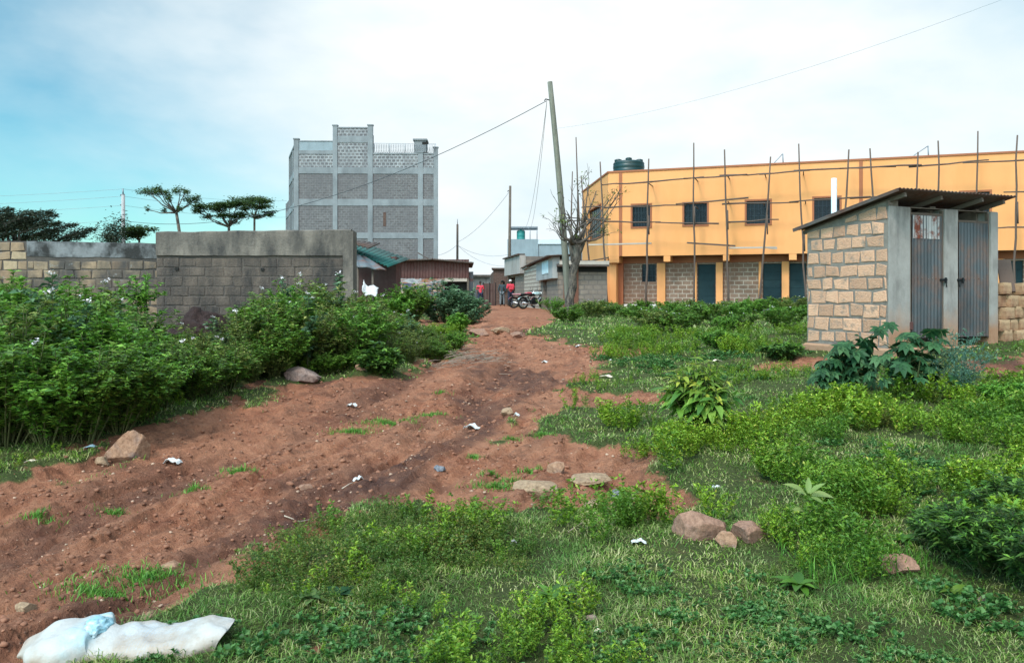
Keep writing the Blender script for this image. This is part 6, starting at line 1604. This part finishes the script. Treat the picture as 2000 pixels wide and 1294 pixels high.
# ------------------------------------------------------------------ stones, clods, litter, sack
def rock(label, px, py, wpx, hpx, mat, seed, name='rock', flat=.9, sink=.3, rz=None):
    b = gpt(px, py + hpx * .42); d = b.y; w = wpx * d / F; h = hpx * d / F * 1.05
    bm = bmesh.new(); bmesh.ops.create_icosphere(bm, subdivisions=5, radius=1); rr = random.Random(seed)
    cuts = [(Vector((rr.gauss(0, 1), rr.gauss(0, 1), rr.gauss(.3, .8))).normalized(), rr.uniform(.5, .82)) for _ in range(13)]
    off = Vector((seed * 3.1, seed * 1.7, 0))
    for v in bm.verts:
        c = v.co.copy()
        c *= 1 + .20 * mnoise.fractal(c * 1.3 + off, 1, 2, 3)
        for n, k in cuts:
            e = c.dot(n) - k
            if e > 0: c -= n * e
        c *= 1 + .035 * mnoise.fractal(c * 4 + off, 1, 2, 5)
        v.co = Vector((c.x * w * .60, c.y * w * .58 * flat, c.z * h * .72))
    me = bpy.data.meshes.new(name); bm.to_mesh(me); bm.free(); me.materials.append(MAT[mat]); me.polygons.foreach_set('use_smooth', [True] * len(me.polygons))
    o = bpy.data.objects.new(name, me); o.location = (b.x, b.y + .1 * w, b.z + h * (.42 - sink * .5)); o.rotation_euler = (0, 0, rr.uniform(-.3, .3) if rz is None else rz); link(o); tag(o, label, 'rock')
    return o
def build_small():
    for k, (l, px, py, w, h, mt) in enumerate((
        ('big pale orange rock with a grey top at the edge of the thicket', 250, 862, 84, 62, 'rock_orange'), ('grey pink rock lying at the top of the left verge', 587, 734, 64, 27, 'rock_grey'), ('small orange rock right of the grey pink rock on the verge', 712, 729, 34, 16, 'rock_orange'),
        ('flat tan slab of rock in the bare patch below the path', 1057, 953, 92, 34, 'rock_tan'), ('long yellowish flat stone sunk in the red earth', 1152, 938, 72, 18, 'rock_tan'), ('rounded grey pink stone beside the blue grey one', 1233, 952, 36, 24, 'rock_grey'), ('small blue grey stone on the bare patch', 1204, 957, 32, 20, 'rock_slate'),
        ('pale tan boulder poking out above the weed clump', 1213, 983, 66, 32, 'rock_tan'), ('large red brown boulder half buried in the bank', 1360, 1050, 98, 58, 'rock_red'), ('smaller red brown boulder right of the large one', 1464, 1058, 66, 46, 'rock_red'), ('low orange stone between the two red brown boulders', 1418, 1077, 46, 26, 'rock_orange'),
        ('reddish rock at the right of the lawn below the fern weeds', 1762, 1118, 66, 34, 'rock_red'), ('orange stone in the earth above the tan slab', 1088, 914, 44, 20, 'rock_orange'), ('brown stone near the left edge of the track', 46, 1188, 36, 20, 'rock_tan'), ('flat brown stone on the track above the white sack', 292, 1214, 36, 14, 'rock_red'),
        ('dark stone at the left of the crest of the path', 938, 650, 40, 16, 'rock_red'), ('pale stone in the middle of the crest of the path', 976, 647, 34, 12, 'rock_tan'), ('brown stone at the right of the crest of the path', 1008, 649, 34, 13, 'rock_red'), ('pinkish stone alone on the lawn under the weed clump', 1158, 1226, 24, 12, 'rock_grey'), ('pale pebble under the dark fern bush', 1921, 1182, 18, 11, 'rock_grey'),
        ('tan stone beside the big pale orange rock', 196, 893, 28, 15, 'rock_tan'), ('small yellow stone left of the pale tan boulder', 1160, 990, 34, 16, 'rock_tan'), ('flat stone on the track right of the white wrapper', 325, 1090, 44, 10, 'rock_orange'), ('pale stone in the gully at the upper part of the track', 992, 803, 30, 14, 'rock_tan'), ('grey stone embedded in the middle of the track', 858, 916, 28, 10, 'rock_slate'), ('dark clod of earth by the damp rut', 595, 935, 26, 16, 'rock_red'))):
        rock(l, px, py, w, h, mt, 200 + k)
    # clods and pebbles
    rng = np.random.default_rng(13); protos = []
    for k in range(5):
        bm = bmesh.new(); bmesh.ops.create_icosphere(bm, subdivisions=2, radius=1)
        V = np.array([tuple(v.co * (1 + .45 * mnoise.noise(v.co * 1.6 + Vector((k * 5, 0, 0)))) * 1.0) for v in bm.verts]) * np.array([1, .85, .62]); T = np.array([[v.index for v in f.verts] for f in bm.faces]); bm.free(); protos.append((V, T))
    for name, mat, lab, dens, smin, smax, seed in (('gravel', 'clod', 'crumbled clods of red earth strewn over the track', 330, .003, .021, 1), ('pebbles', 'pebble', 'pale and orange pebbles strewn over the track', 45, .003, .014, 2)):
        parts = []
        for y0, y1, dm, sm in ((3.2, 6, 1, 1), (6, 11, .55, 1.25), (11, 22, .16, 1.8)):
            n = int(dens * dm * 1.3 * y1 * (y1 - y0)); q = np.stack([rng.uniform(-.68 * y1, .5 * y1, n), rng.uniform(y0, y1, n)], 1); z, m, _ = gz(q[:, 0], q[:, 1], True)
            keep = (rng.random(n) < m * np.clip(.2 + 2.2 * (fbm(q[:, 0] * 1.3, q[:, 1] * 1.3, 3, 7) + .35), 0, 1)); q, z = q[keep], z[keep]
            s = smin + (smax - smin) * rng.random(len(q)) ** 3.0; s = s * sm; k = rng.integers(5, size=len(q))
            for i, pr in enumerate(protos):
                w = k == i
                if w.sum(): parts.append(realise(pr, np.stack([q[w, 0], q[w, 1], z[w] + s[w] * .15], 1), rng.random(int(w.sum())) * 6.28, s[w]))
        V, Fs = join(parts); o = np_obj(name, V, Fs, [MAT[mat]], smooth=False); tag(o, lab, 'gravel', kind='stuff')
    # litter
    def scrap(label, px, py, wpx, hpx, mat, seed, name='plastic_scrap', cat='litter'):
        b = gpt(px, py); w = wpx * b.y / F; h = max(hpx * b.y / F * .55, .012); n = 9; vs = []; rr = random.Random(seed); w *= .85; off = Vector((seed * 2.3, 0, 0))
        for j in range(n + 1):
            for i in range(n + 1):
                u, v = i / n - .5, j / n - .5
                e = .12 * mnoise.noise(Vector((u * 3, v * 3, seed)));  fold = abs(math.sin(u * 5 + seed)) * .6 + .4 * abs(math.sin(v * 6 + u * 3 + seed * 2))
                vs.append((u * w * (1 + e), v * w * .62 * (1 + .3 * mnoise.noise(Vector((u * 2, seed, 1)))), .006 + h * fold * (1 - (2 * abs(u)) ** 3) * .9 + h * .25 * mnoise.noise(Vector((u * 5, v * 5, seed)))))
        m = MB(); m.add(vs, [(j * (n + 1) + i, j * (n + 1) + i + 1, (j + 1) * (n + 1) + i + 1, (j + 1) * (n + 1) + i) for j in range(n) for i in range(n)], 0, False)
        o = m.build(name, MAT[mat], None, (b.x, b.y, b.z + .004), rr.uniform(-.6, .6)); s = o.modifiers.new('t', 'SOLIDIFY'); s.thickness = .003; tag(o, label, cat)
    for k, (l, px, py, w, h, mt) in enumerate((
        ('pale blue wrapper left of the big pale orange rock', 178, 875, 30, 10, 'litter_blue'), ('crumpled white paper on the track right of the big rock', 337, 899, 38, 20, 'litter_white'), ('white plastic bottle end on the middle of the track', 700, 931, 24, 18, 'litter_white'), ('torn white plastic in the gully of the track', 922, 833, 36, 20, 'litter_white'), ('white round plastic scrap in the gully', 1009, 823, 13, 13, 'litter_white'),
        ('grey white scrap on the upper left of the track', 688, 791, 22, 12, 'litter_white'), ('white scrap caught on top of the bronze weeds', 818, 1036, 20, 14, 'litter_white'), ('white scrap at the right end of the bronze weeds', 1005, 1070, 20, 12, 'litter_white'), ('white scrap on the grass near the top of the path', 1196, 701, 18, 9, 'litter_white'), ('pale flat scrap on the path near its right verge', 1184, 740, 30, 7, 'litter_cream'), ('cream scrap on the grass at the far left', 62, 914, 28, 8, 'litter_cream'),
        ('white scrap in the weeds behind the large boulder', 1399, 966, 18, 11, 'litter_white'), ('white scrap in the weeds right of the yellow green shrub', 1516, 818, 10, 14, 'litter_white'), ('cream scrap at the foot of the yellow green shrub', 1400, 712, 24, 8, 'litter_cream'), ('white scrap on the bare ground by the latrine corner', 1540, 724, 20, 8, 'litter_cream'), ('white scrap beside the weed clump at the boulder', 1248, 1080, 34, 12, 'litter_white'), ('white scrap beside the upper stones of the path', 1064, 700, 14, 8, 'litter_white'), ('white scrap on the verge by the latrine', 1562, 690, 14, 9, 'litter_white'),
        ('small pale scrap on the worn turf above the stones', 1130, 676, 16, 8, 'litter_white'), ('pale scrap at the right of the lawn bottom', 1168, 1266, 18, 8, 'litter_cream'))):
        scrap(l, px, py, w, h, mt, 300 + k)
    def stick(label, pts, r, mat='pale_twig'):
        P = [gpt(*p) + Vector((0, 0, r + .006)) for p in pts]; m = MB(); m.tube(P, [r, r * .8, r * .5][:len(P)], 6); tag(m.build('twig', MAT[mat]), label, 'twig')
    stick('bleached twig lying by the damp rut', [(555, 1000), (585, 994), (608, 988)], .005); stick('thin pale stick at the left of the track', [(78, 1160), (90, 1145), (98, 1132)], .004); stick('dark twig across the weed clump above the boulders', [(1110, 1055), (1150, 1035), (1180, 1025)], .005, 'dry')
    stick('pale twig beside the white bottle end', [(668, 942), (682, 936), (692, 930)], .005); stick('thin dry twig on the lawn under the bronze weeds', [(790, 1190), (786, 1225), (792, 1250)], .004, 'dry')
    # dry brushwood on the verge
    m = MB(); rr = random.Random(4)
    for i in range(170):
        px = rr.gauss(905, 40); py = rr.gauss(702, 7)
        c = gpt(px, py); a = rr.gauss(0, .6); l = rr.uniform(.1, .38); v = Vector((math.cos(a), math.sin(a), rr.uniform(-.15, .25))) * l; c.z += rr.uniform(.005, .11) * max(0, 1 - abs(px - 905) / 85); m.tube([c - v * .5, c + Vector((0, 0, .02)), c + v * .5], [.004, .005, .003], 4)
    o = m.build('brushwood', MAT['dry']); tag(o, 'flattened heap of dry brushwood on the upper path', 'brushwood', kind='stuff')
    # woven sack
    b = gpt(240, 1290); d = b.y; k = d / F
    prof = [(40, 10, 1294), (52, 30, 1272), (75, 46, 1247), (105, 56, 1234), (135, 60, 1230), (160, 58, 1236), (185, 50, 1240), (205, 42, 1246), (240, 44, 1244), (290, 42, 1244), (340, 40, 1240), (390, 38, 1236), (425, 34, 1231), (443, 30, 1229)]
    n = 26; vs = []; rr = random.Random(8); M = 3; rows = []
    for i in range(len(prof) - 1):
        for s in range(M): f = s / M; rows.append([prof[i][j] * (1 - f) + prof[i + 1][j] * f for j in range(3)])
    rows.append(list(prof[-1])); nr_ = len(rows)
    for i, (px, hw, top) in enumerate(rows):
        u = i / (nr_ - 1); x = (px - 240) * k * .93 + .0; zt = max(.035, (1306 - top) * k * .54); hwid = hw * k * 1.55
        for j in range(n):
            a = 2 * PI * j / n; c, s = math.cos(a), math.sin(a)
            y = hwid * math.copysign(abs(c) ** .8, c); z = (zt * (max(s, 0) ** .75)) if s > 0 else -.012
            wr = mnoise.noise(Vector((x * 6, y * 6, z * 8))) * .022 + abs(mnoise.noise(Vector((x * 11 + y * 9, y * 10 + 3, z * 12)))) * -.042 + mnoise.noise(Vector((x * 25, y * 25, z * 25))) * .006 + .008 * math.sin(x * 60 + y * 25) * max(0, 1 - abs(px - 190) / 40)
            vs.append((x + wr * .6 + (.06 * s * (u > .93)), y + wr, z + wr * (s > -.2)))
    fs = [(i * n + j, i * n + (j + 1) % n, (i + 1) * n + (j + 1) % n, (i + 1) * n + j) for i in range(nr_ - 1) for j in range(n)]
    # mouth: turned in
    base = (nr_ - 1) * n; c0 = len(vs)
    for j in range(n): p = vs[base + j]; vs.append((p[0] - .07, p[1] * .75, p[2] * .55 + .004))
    fs += [(base + j, base + (j + 1) % n, c0 + (j + 1) % n, c0 + j) for j in range(n)] + [tuple(range(n))]
    root = thing('woven_sack', 'discarded white woven plastic sack lying on the grass verge', 'sack', (b.x, b.y + .03, b.z), R(2))
    m = MB(); m.add(vs, fs, 0, True); o = m.build('sack_body', MAT['sack'], root); sb = o.modifiers.new('s', 'SUBSURF'); sb.levels = 1; sb.render_levels = 2
    m = MB(); c = Vector(((183 - 240) * k, -.02, .17)); bm = bmesh.new(); bmesh.ops.create_icosphere(bm, subdivisions=4, radius=1)
    for v in bm.verts: q = v.co; f = 1 + .3 * mnoise.fractal(q * 2.5, 1, 2, 4); v.co = Vector((q.x * .055 * f, q.y * .09 * f, q.z * .034 * f)) + Vector(((182 - 240) * k, .0, .066))
    me = bpy.data.meshes.new('blue_liner'); bm.to_mesh(me); bm.free(); me.materials.append(MAT['liner']); me.polygons.foreach_set('use_smooth', [True] * len(me.polygons)); link(bpy.data.objects.new('blue_liner', me), root)
MAT['clod'] = plain('red_earth_clod', (.235, .105, .062), .95, .4, 12, .4, 40, isl=.8)
MAT['pebble'] = plain('mixed_pebble', (.40, .26, .18), .85, .3, 12, .3, 40, isl=.9)
def sackmat():
    m = M_('woven_white_plastic'); t = NT(m); v = t.coord()
    b = t.mix(t.noise(v, 9, 5), (.38, .36, .335), (.55, .53, .50))
    sp = t.node('ShaderNodeSeparateXYZ'); tc = t.node('ShaderNodeTexCoord'); t.link(tc.outputs['Object'], sp.inputs[0])
    wv = t.node('ShaderNodeTexWave'); wv.wave_type = 'BANDS'; wv.bands_direction = 'X'; t.link(tc.outputs['Object'], wv.inputs['Vector']); wv.inputs['Scale'].default_value = 26; wv.inputs['Distortion'].default_value = 1.0
    pr = t.math('MULTIPLY', t.ramp(wv.outputs['Fac'], [(.5, 0.0), (.7, .8)]), t.ramp(t.noise(t.coord((6, 30, 30)), 4, 3), [(.4, 0.0), (.5, 1.0)]))
    wn = t.math('MULTIPLY', t.ramp(sp.outputs[0], [(.0, 0.0), (.02, 1.0)]), t.ramp(sp.outputs[0], [(.27, 1.0), (.33, 0.0)]))
    b = t.mix(t.math('MULTIPLY', pr, wn), b, (.42, .47, .52))
    bl = t.ramp(t.math('ABSOLUTE', t.math('ADD', sp.outputs[0], .15)), [(.03, 1.0), (.09, 0.0)])
    b = t.mix(t.math('MULTIPLY', bl, t.ramp(t.noise(v, 7, 4), [(.4, 0.0), (.55, .8)])), b, (.30, .50, .56))
    b = t.mix(t.ramp(t.noise(v, 5, 6, .7), [(.5, 0.0), (.68, .6)]), b, (.30, .235, .175))
    dirt = t.math('ADD', t.math('MULTIPLY', sp.outputs[2], -9.0), t.math('MULTIPLY_ADD', t.noise(v, 7, 5, .7), 1.6, -.2))
    b = t.mix(t.ramp(dirt, [(.05, 0.0), (.75, .85)]), b, (.33, .22, .14))
    t.set(b, .55, 0, .3); t.bump(t.noise(v, 14, 6, .6), .5, .02); return m
MAT['sack'] = sackmat()
MAT['liner'] = plain('pale_blue_liner', (.27, .46, .52), .5, .2, 12, .6, 18, .02, stain=(.7, .74, .74), st_sc=(1, 1, 1), st_amt=(.45, .6), st_n=8)
build_small()

# ------------------------------------------------------------------ people and motorcycles in the lane
def skin_obj(name, joints, edges, mat, parent, lv=2):
    """one continuous skinned surface over joints {id: (x, y, z, r)}"""
    ids = list(joints); ix = {k: i for i, k in enumerate(ids)}
    me = bpy.data.meshes.new(name); me.from_pydata([joints[k][:3] for k in ids], [(ix[a], ix[b]) for a, b in edges], [])
    me.materials.append(mat); o = bpy.data.objects.new(name, me); link(o, parent)
    mo = o.modifiers.new('skin', 'SKIN'); mo.use_smooth_shade = True
    lay = me.skin_vertices[0].data
    for k, i in ix.items(): r = joints[k][3]; lay[i].radius = (r, r) if not hasattr(r, '__len__') else r; lay[i].use_root = (i == 0)
    s = o.modifiers.new('sub', 'SUBSURF'); s.levels = 1; s.render_levels = lv
    return o
def person(label, px, feet_py, d, h, rz, shirt, trousers, cap=None, pack=None, pose='stand', lean=0.0, coat=False, skirt=False):
    b = pt(px, feet_py, d); b.z = g1(b.x, b.y); k = h / 1.7
    root = thing('person', label, 'person', b, rz)
    sit = pose == 'sit'; dz = -.35 if sit else 0
    J = {'pelvis': (0, 0, .95 + dz, .115), 'waist': (0, 0, 1.08 + dz, .105), 'chest': (0, lean * .1, 1.30 + dz, .13), 'neck0': (0, lean * .15, 1.44 + dz, .055), 'neck': (0, lean * .17, 1.50 + dz, .048), 'head0': (0, lean * .2 - .01, 1.56 + dz, .072), 'head': (0, lean * .2 - .015, 1.64 + dz, .085), 'crown': (0, lean * .2, 1.69 + dz, .06), 'nose': (0, lean * .2 - .105, 1.605 + dz, .014)}
    E = [('pelvis', 'waist'), ('waist', 'chest'), ('chest', 'neck0'), ('neck0', 'neck'), ('neck', 'head0'), ('head0', 'head'), ('head', 'crown'), ('head0', 'nose')]
    for s, n in ((-1, 'l'), (1, 'r')):
        arm = {'sh': (.19 * s, lean * .13, 1.40 + dz, .052), 'el': (.24 * s, .03, 1.14 + dz, .04), 'wr': (.23 * s, -.05 - .12 * sit, .92 + dz + .12 * sit, .028), 'pa': (.225 * s, -.065 - .14 * sit, .85 + dz + .13 * sit, .03)}
        J.update({n + q: v for q, v in arm.items()}); E += [('chest', n + 'sh'), (n + 'sh', n + 'el'), (n + 'el', n + 'wr'), (n + 'wr', n + 'pa')]
        px_, py_, pz_ = arm['pa'][:3]
        for f in range(4):
            J[f'{n}f{f}'] = (px_ - .004 * s, py_ + .028 - .018 * f, pz_ - .05, .0095); J[f'{n}g{f}'] = (px_ - .014 * s, py_ + .026 - .019 * f, pz_ - .085 + .008 * abs(f - 1.5), .008); E += [(n + 'pa', f'{n}f{f}'), (f'{n}f{f}', f'{n}g{f}')]
        J[n + 't'] = (px_ - .01 * s, py_ - .05, pz_ - .02, .01); E.append((n + 'pa', n + 't'))
        if sit: leg = {'hp': (.09 * s, 0, .58, .09), 'kn': (.16 * s, -.40, .56, .06), 'an': (.16 * s, -.36, .10, .04), 'to': (.17 * s, -.52, .04, .035)}
        else: leg = {'hp': (.09 * s, 0, .90, .088), 'kn': (.10 * s, -.02 + .05 * s, .49, .06), 'an': (.10 * s, .02 + .07 * s, .09, .04), 'to': (.11 * s, -.13 + .07 * s, .035, .035)}
        J.update({n + q: v for q, v in leg.items()}); E += [('pelvis', n + 'hp'), (n + 'hp', n + 'kn'), (n + 'kn', n + 'an'), (n + 'an', n + 'to')]
    sc = lambda D: {q: (v[0] * k, v[1] * k, v[2] * k, v[3] * k) for q, v in D.items()}
    skin_obj('body', sc(J), E, MAT['skin'], root)
    g = .022
    T = {q: J[q][:3] + (J[q][3] + g,) for q in ('waist', 'chest', 'neck0', 'lsh', 'rsh', 'lel', 'rel')}; T['hem'] = (0, 0, (.70 if coat else .90) + dz, .15 if not coat else .17)
    ed = [('waist', 'chest'), ('chest', 'neck0'), ('chest', 'lsh'), ('chest', 'rsh'), ('lsh', 'lel'), ('rsh', 'rel'), ('waist', 'hem')]
    if coat:
        for q in ('lwr', 'rwr'): T[q] = J[q][:3] + (J[q][3] + g,); ed.append((q[0] + 'el', q))
    T['chest'] = T['chest'][:3] + (T['chest'][3] + .02,)
    skin_obj('coat' if coat else 'shirt', sc(T), ed, MAT[shirt], root)
    L = {'pelvis': J['pelvis'][:3] + (.135,)}
    ed = []
    for n in 'lr':
        for q in ('hp', 'kn', 'an'): L[n + q] = J[n + q][:3] + (J[n + q][3] + .018,)
        ed += [('pelvis', n + 'hp'), (n + 'hp', n + 'kn'), (n + 'kn', n + 'an')]
    skin_obj('trousers', sc(L), ed, MAT[trousers], root)
    hd = J['head']; m = MB(); m.lathe([(.088, -.03), (.098, .0), (.097, .035), (.08, .075), (.04, .095), (.005, .1)], (0, hd[1] + .012, hd[2] + .0), 16)
    if cap:
        m.add([(-.07, hd[1] - .08, hd[2] + .02), (.07, hd[1] - .08, hd[2] + .02), (.05, hd[1] - .17, hd[2] + .005), (-.05, hd[1] - .17, hd[2] + .005)], [(0, 1, 2, 3)])
    m.v = [(a * k, b_ * k, c * k) for a, b_, c in m.v]; m.build('cap' if cap else 'hair', MAT[cap or 'hair'], root)
    if pack:
        m = MB(); m.box(-.15 * k, .15 * k, .13 * k, .27 * k, 1.06 * k, 1.42 * k, 0, .04); m.box(-.11 * k, .11 * k, .272 * k, .31 * k, 1.09 * k, 1.24 * k, 0, .02)
        bag = m.build('backpack', MAT[pack]); bag.location = b; bag.rotation_euler = (0, 0, rz); tag(bag, 'red backpack worn by the person in the white cap', 'backpack')
def motorcycle(label, loc, rz, tank, seat):
    root = thing('motorcycle', label, 'motorcycle', loc, rz)
    for x in (-.66, .66):
        t = MB(); R_, r = .285, .05
        ring = [(R_ * math.cos(2 * PI * i / 20), R_ * math.sin(2 * PI * i / 20)) for i in range(20)]
        vs = []; fs = []
        for i, (a, b_) in enumerate(ring):
            for j in range(8):
                q = 2 * PI * j / 8; f = (R_ + r * math.cos(q)) / R_; vs.append((x + a * f, r * math.sin(q), .33 + b_ * f))
        for i in range(20):
            for j in range(8): i2, j2 = (i + 1) % 20, (j + 1) % 8; fs.append((i * 8 + j, i2 * 8 + j, i2 * 8 + j2, i * 8 + j2))
        t.add(vs, fs, 0, True); wo = t.build('wheel', MAT['rubber'], root)
        h = MB(); h.tube([(x, -.05, .33), (x, .05, .33)], .06, 12)
        for i in range(10): a = 2 * PI * i / 10; h.tube([(x, .02 * (-1) ** i, .33), (x + .255 * math.cos(a), 0, .33 + .255 * math.sin(a))], .006, 4)
        h.build('hub', MAT['chrome'], wo)
        g = MB(); n = 9
        for i in range(n):
            a0, a1 = PI * (.12 + .7 * i / n), PI * (.12 + .7 * (i + 1) / n); rr_ = .37
            g.quad((x + rr_ * math.cos(a0), -.07, .33 + rr_ * math.sin(a0)), (x + rr_ * math.cos(a0), .07, .33 + rr_ * math.sin(a0)), (x + rr_ * math.cos(a1), .07, .33 + rr_ * math.sin(a1)), (x + rr_ * math.cos(a1), -.07, .33 + rr_ * math.sin(a1)))
        o = g.build('mudguard', MAT[tank], root); s = o.modifiers.new('t', 'SOLIDIFY'); s.thickness = .01
    m = MB(); m.tube([(-.66, 0, .33), (-.25, 0, .45), (.05, 0, .42), (.35, 0, .62), (.45, 0, .82)], .03, 8); m.tube([(-.5, 0, .62), (-.2, 0, .72), (.42, 0, .80)], .03, 8); m.tube([(-.25, 0, .45), (-.35, 0, .72)], .025, 8)
    m.box(-.18, .2, -.14, .14, .26, .52, 0, .05); m.box(-.02, .16, -.1, .1, .50, .64, 0, .03); m.build('frame_and_engine', MAT['black_iron'], root)
    m = MB(); 
    for s in (-.09, .09): m.tube([(.66, s, .33), (.42, s, .95)], .024, 8)
    m.build('fork', MAT['chrome'], root)
    m = MB(); m.lathe([(.02, -.26), (.09, -.23), (.135, -.1), (.15, .05), (.13, .18), (.06, .25), (.01, .26)], n=16); m.v = [(.22 + z * .95, x * .95, .84 + y * .75) for x, y, z in m.v]; m.build('tank', MAT[tank], root)
    m = MB(); m.box(-.75, .02, -.13, .13, .76, .86, 0, .04); m.build('seat', MAT[seat], root)
    m = MB(); m.tube([(.34, -.36, 1.06), (.40, -.12, 1.0), (.40, .12, 1.0), (.34, .36, 1.06)], .016, 8); m.tube([(.40, -.25, 1.04), (.40, -.3, 1.22)], .008, 6); m.tube([(.40, .25, 1.04), (.40, .3, 1.22)], .008, 6); m.build('handlebar', MAT['black_iron'], root)
    m = MB(); m.lathe([(.03, 0), (.085, .04), (.095, .1), (.09, .12)], n=14); m.v = [(.46 + z, x, .92 + y) for x, y, z in m.v]; m.build('headlight', MAT['chrome'], root)
    m = MB(); m.tube([(.1, -.13, .28), (-.2, -.17, .24), (-.75, -.18, .36)], [.025, .03, .045], 8); m.build('exhaust', MAT['chrome'], root)
    m = MB(); m.box(-.98, -.7, -.12, .12, .74, .77); m.tube([(-.5, -.1, .6), (-.9, -.1, .74)], .012, 5); m.build('carrier', MAT['black_iron'], root)
def build_people():
    person('person in a pinkish red top and dark trousers walking up the lane', 938, 604, 55, 1.66, .2, 'red_cloth', 'navy_cloth', lean=.1)
    person('person in a long dark slate coat standing with back turned', 981, 601, 56, 1.74, PI - .3, 'slate_cloth', 'grey_cloth', coat=True)
    person('person in a white cap and red top standing by the doorway', 997, 600, 54, 1.75, PI + .3, 'red_cloth', 'navy_cloth', cap='white_cloth', pack='red_cloth')
    person('person in dark wine clothes standing behind the motorcycles', 1057, 600, 51.5, 1.66, -.5, 'wine_cloth', 'navy_cloth')
    g = pt(1025, 602, 48); motorcycle('motorcycle with a pinkish seat cover, the one further left', (g.x, g.y, g1(g.x, g.y)), R(12), 'red_enamel', 'seat_pink')
    g = pt(1042, 603, 45.5); motorcycle('motorcycle with a pale aqua tank in front of the lane shop', (g.x, g.y, g1(g.x, g.y)), R(28), 'pale_enamel', 'rubber')
build_people()

# ------------------------------------------------------------------ sky, sun, camera
def build_world():
    w = bpy.data.worlds.new('World'); SC.world = w; w.use_nodes = True
    t = NT.__new__(NT); t.t = w.node_tree; t.n = t.t.nodes; t.l = t.t.links
    bg = t.n['Background']
    sky = t.node('ShaderNodeTexSky'); sky.sky_type = 'NISHITA'; sky.sun_disc = False
    sky.sun_elevation = SUN_EL; sky.sun_rotation = SUN_AZ; sky.air_density = 1.0; sky.dust_density = .4; sky.ozone_density = 1.0
    tc = t.node('ShaderNodeTexCoord'); g = tc.outputs['Generated']
    sp = t.node('ShaderNodeSeparateXYZ'); t.link(g, sp.inputs[0])
    mp = t.node('ShaderNodeMapping'); t.link(g, mp.inputs['Vector']); mp.inputs['Scale'].default_value = (1, 1, 2.2)
    n = t.noise(mp.outputs['Vector'], 2.6, 5, .52, .3); n2 = t.noise(mp.outputs['Vector'], 7, 5, .55)
    # clear gaps low on the left and high on the right, cloud elsewhere
    lx = t.math('MULTIPLY_ADD', sp.outputs[0], -1.0, t.math('MULTIPLY', sp.outputs[2], -.04))
    left = t.ramp(t.math('ADD', lx, t.math('MULTIPLY_ADD', n, .6, -.30)), [(.14, 0.0), (.52, 1.0)], 'EASE')
    ry = t.math('MULTIPLY_ADD', sp.outputs[2], .8, t.math('MULTIPLY', sp.outputs[0], .75))
    right = t.ramp(t.math('ADD', ry, t.math('MULTIPLY_ADD', n, .3, -.15)), [(.50, 0.0), (.70, .8)], 'EASE')
    cl = t.math('MAXIMUM', left, right)
    blue = t.mix(1.0, sky.outputs[0], SKY_TINT, 'MULTIPLY')
    veil = t.ramp(n2, [(.3, 0.0), (.7, .28)])
    blue = t.mix(veil, blue, (4.3, 5.7, 6.1))
    cloud = t.ramp(t.math('ADD', t.math('MULTIPLY', n, .6), t.math('MULTIPLY', n2, .4)), [(.3, 0.0), (.62, 1.0)])
    ccol = t.mix(cloud, CLOUD_A, CLOUD_B)
    # overcast luminance: brighter overhead, plus unseen glow added round the sun for soft light
    zen = t.ramp(sp.outputs[2], [(.34, 0.0), (.75, 1.0)], 'EASE')
    dp = t.node('ShaderNodeVectorMath'); dp.operation = 'DOT_PRODUCT'; t.link(g, dp.inputs[0]); dp.inputs[1].default_value = LDIR
    glow = t.ramp(dp.outputs['Value'], [(.35, 0.0), (.95, 1.0)], 'EASE')
    gain = t.math('ADD', t.math('MULTIPLY_ADD', zen, .35, 1.0), t.math('MULTIPLY', glow, 2.6))
    vm = t.node('ShaderNodeVectorMath'); vm.operation = 'SCALE'; t.link(t.mix(cl, ccol, blue), vm.inputs[0]); t.link(gain, vm.inputs['Scale'])
    t.link(vm.outputs[0], bg.inputs['Color']); bg.inputs['Strength'].default_value = .1
EXPOSURE = .74
SUN_EL, SUN_AZ = R(48), R(215)
SKY_TINT = (.50, .94, .90)
CLOUD_A = (4.5, 5.5, 5.9); CLOUD_B = (6.5, 6.65, 6.65)
LDIR = (math.sin(SUN_AZ) * math.cos(SUN_EL), math.cos(SUN_AZ) * math.cos(SUN_EL), math.sin(SUN_EL))
build_world()
sl = bpy.data.lights.new('sun', 'SUN'); sl.energy = 1.5; sl.angle = R(11); sl.color = (1, .95, .88)
so = bpy.data.objects.new('sun', sl); link(so)
# light comes from behind the camera on the left
ldir = Vector((math.sin(SUN_AZ) * math.cos(SUN_EL), math.cos(SUN_AZ) * math.cos(SUN_EL), math.sin(SUN_EL)))
so.rotation_euler = ldir.to_track_quat('Z', 'Y').to_euler()
cd = bpy.data.cameras.new('camera'); co = bpy.data.objects.new('camera', cd); link(co)
co.location = (0, 0, CAMZ); co.rotation_euler = (R(90), 0, 0)
cd.sensor_width = 36; cd.sensor_fit = 'HORIZONTAL'; cd.lens = F / 2000 * 36; cd.shift_y = (HY - 647) / 2000
cd.clip_start = .05; cd.clip_end = 6000
SC.camera = co
SC.view_settings.view_transform = 'Standard'; SC.view_settings.look = 'None'; SC.view_settings.gamma = 1; SC.view_settings.exposure = EXPOSURE
SC.cycles.max_bounces = 8; SC.cycles.transparent_max_bounces = 8
SC.cycles.use_denoising = True
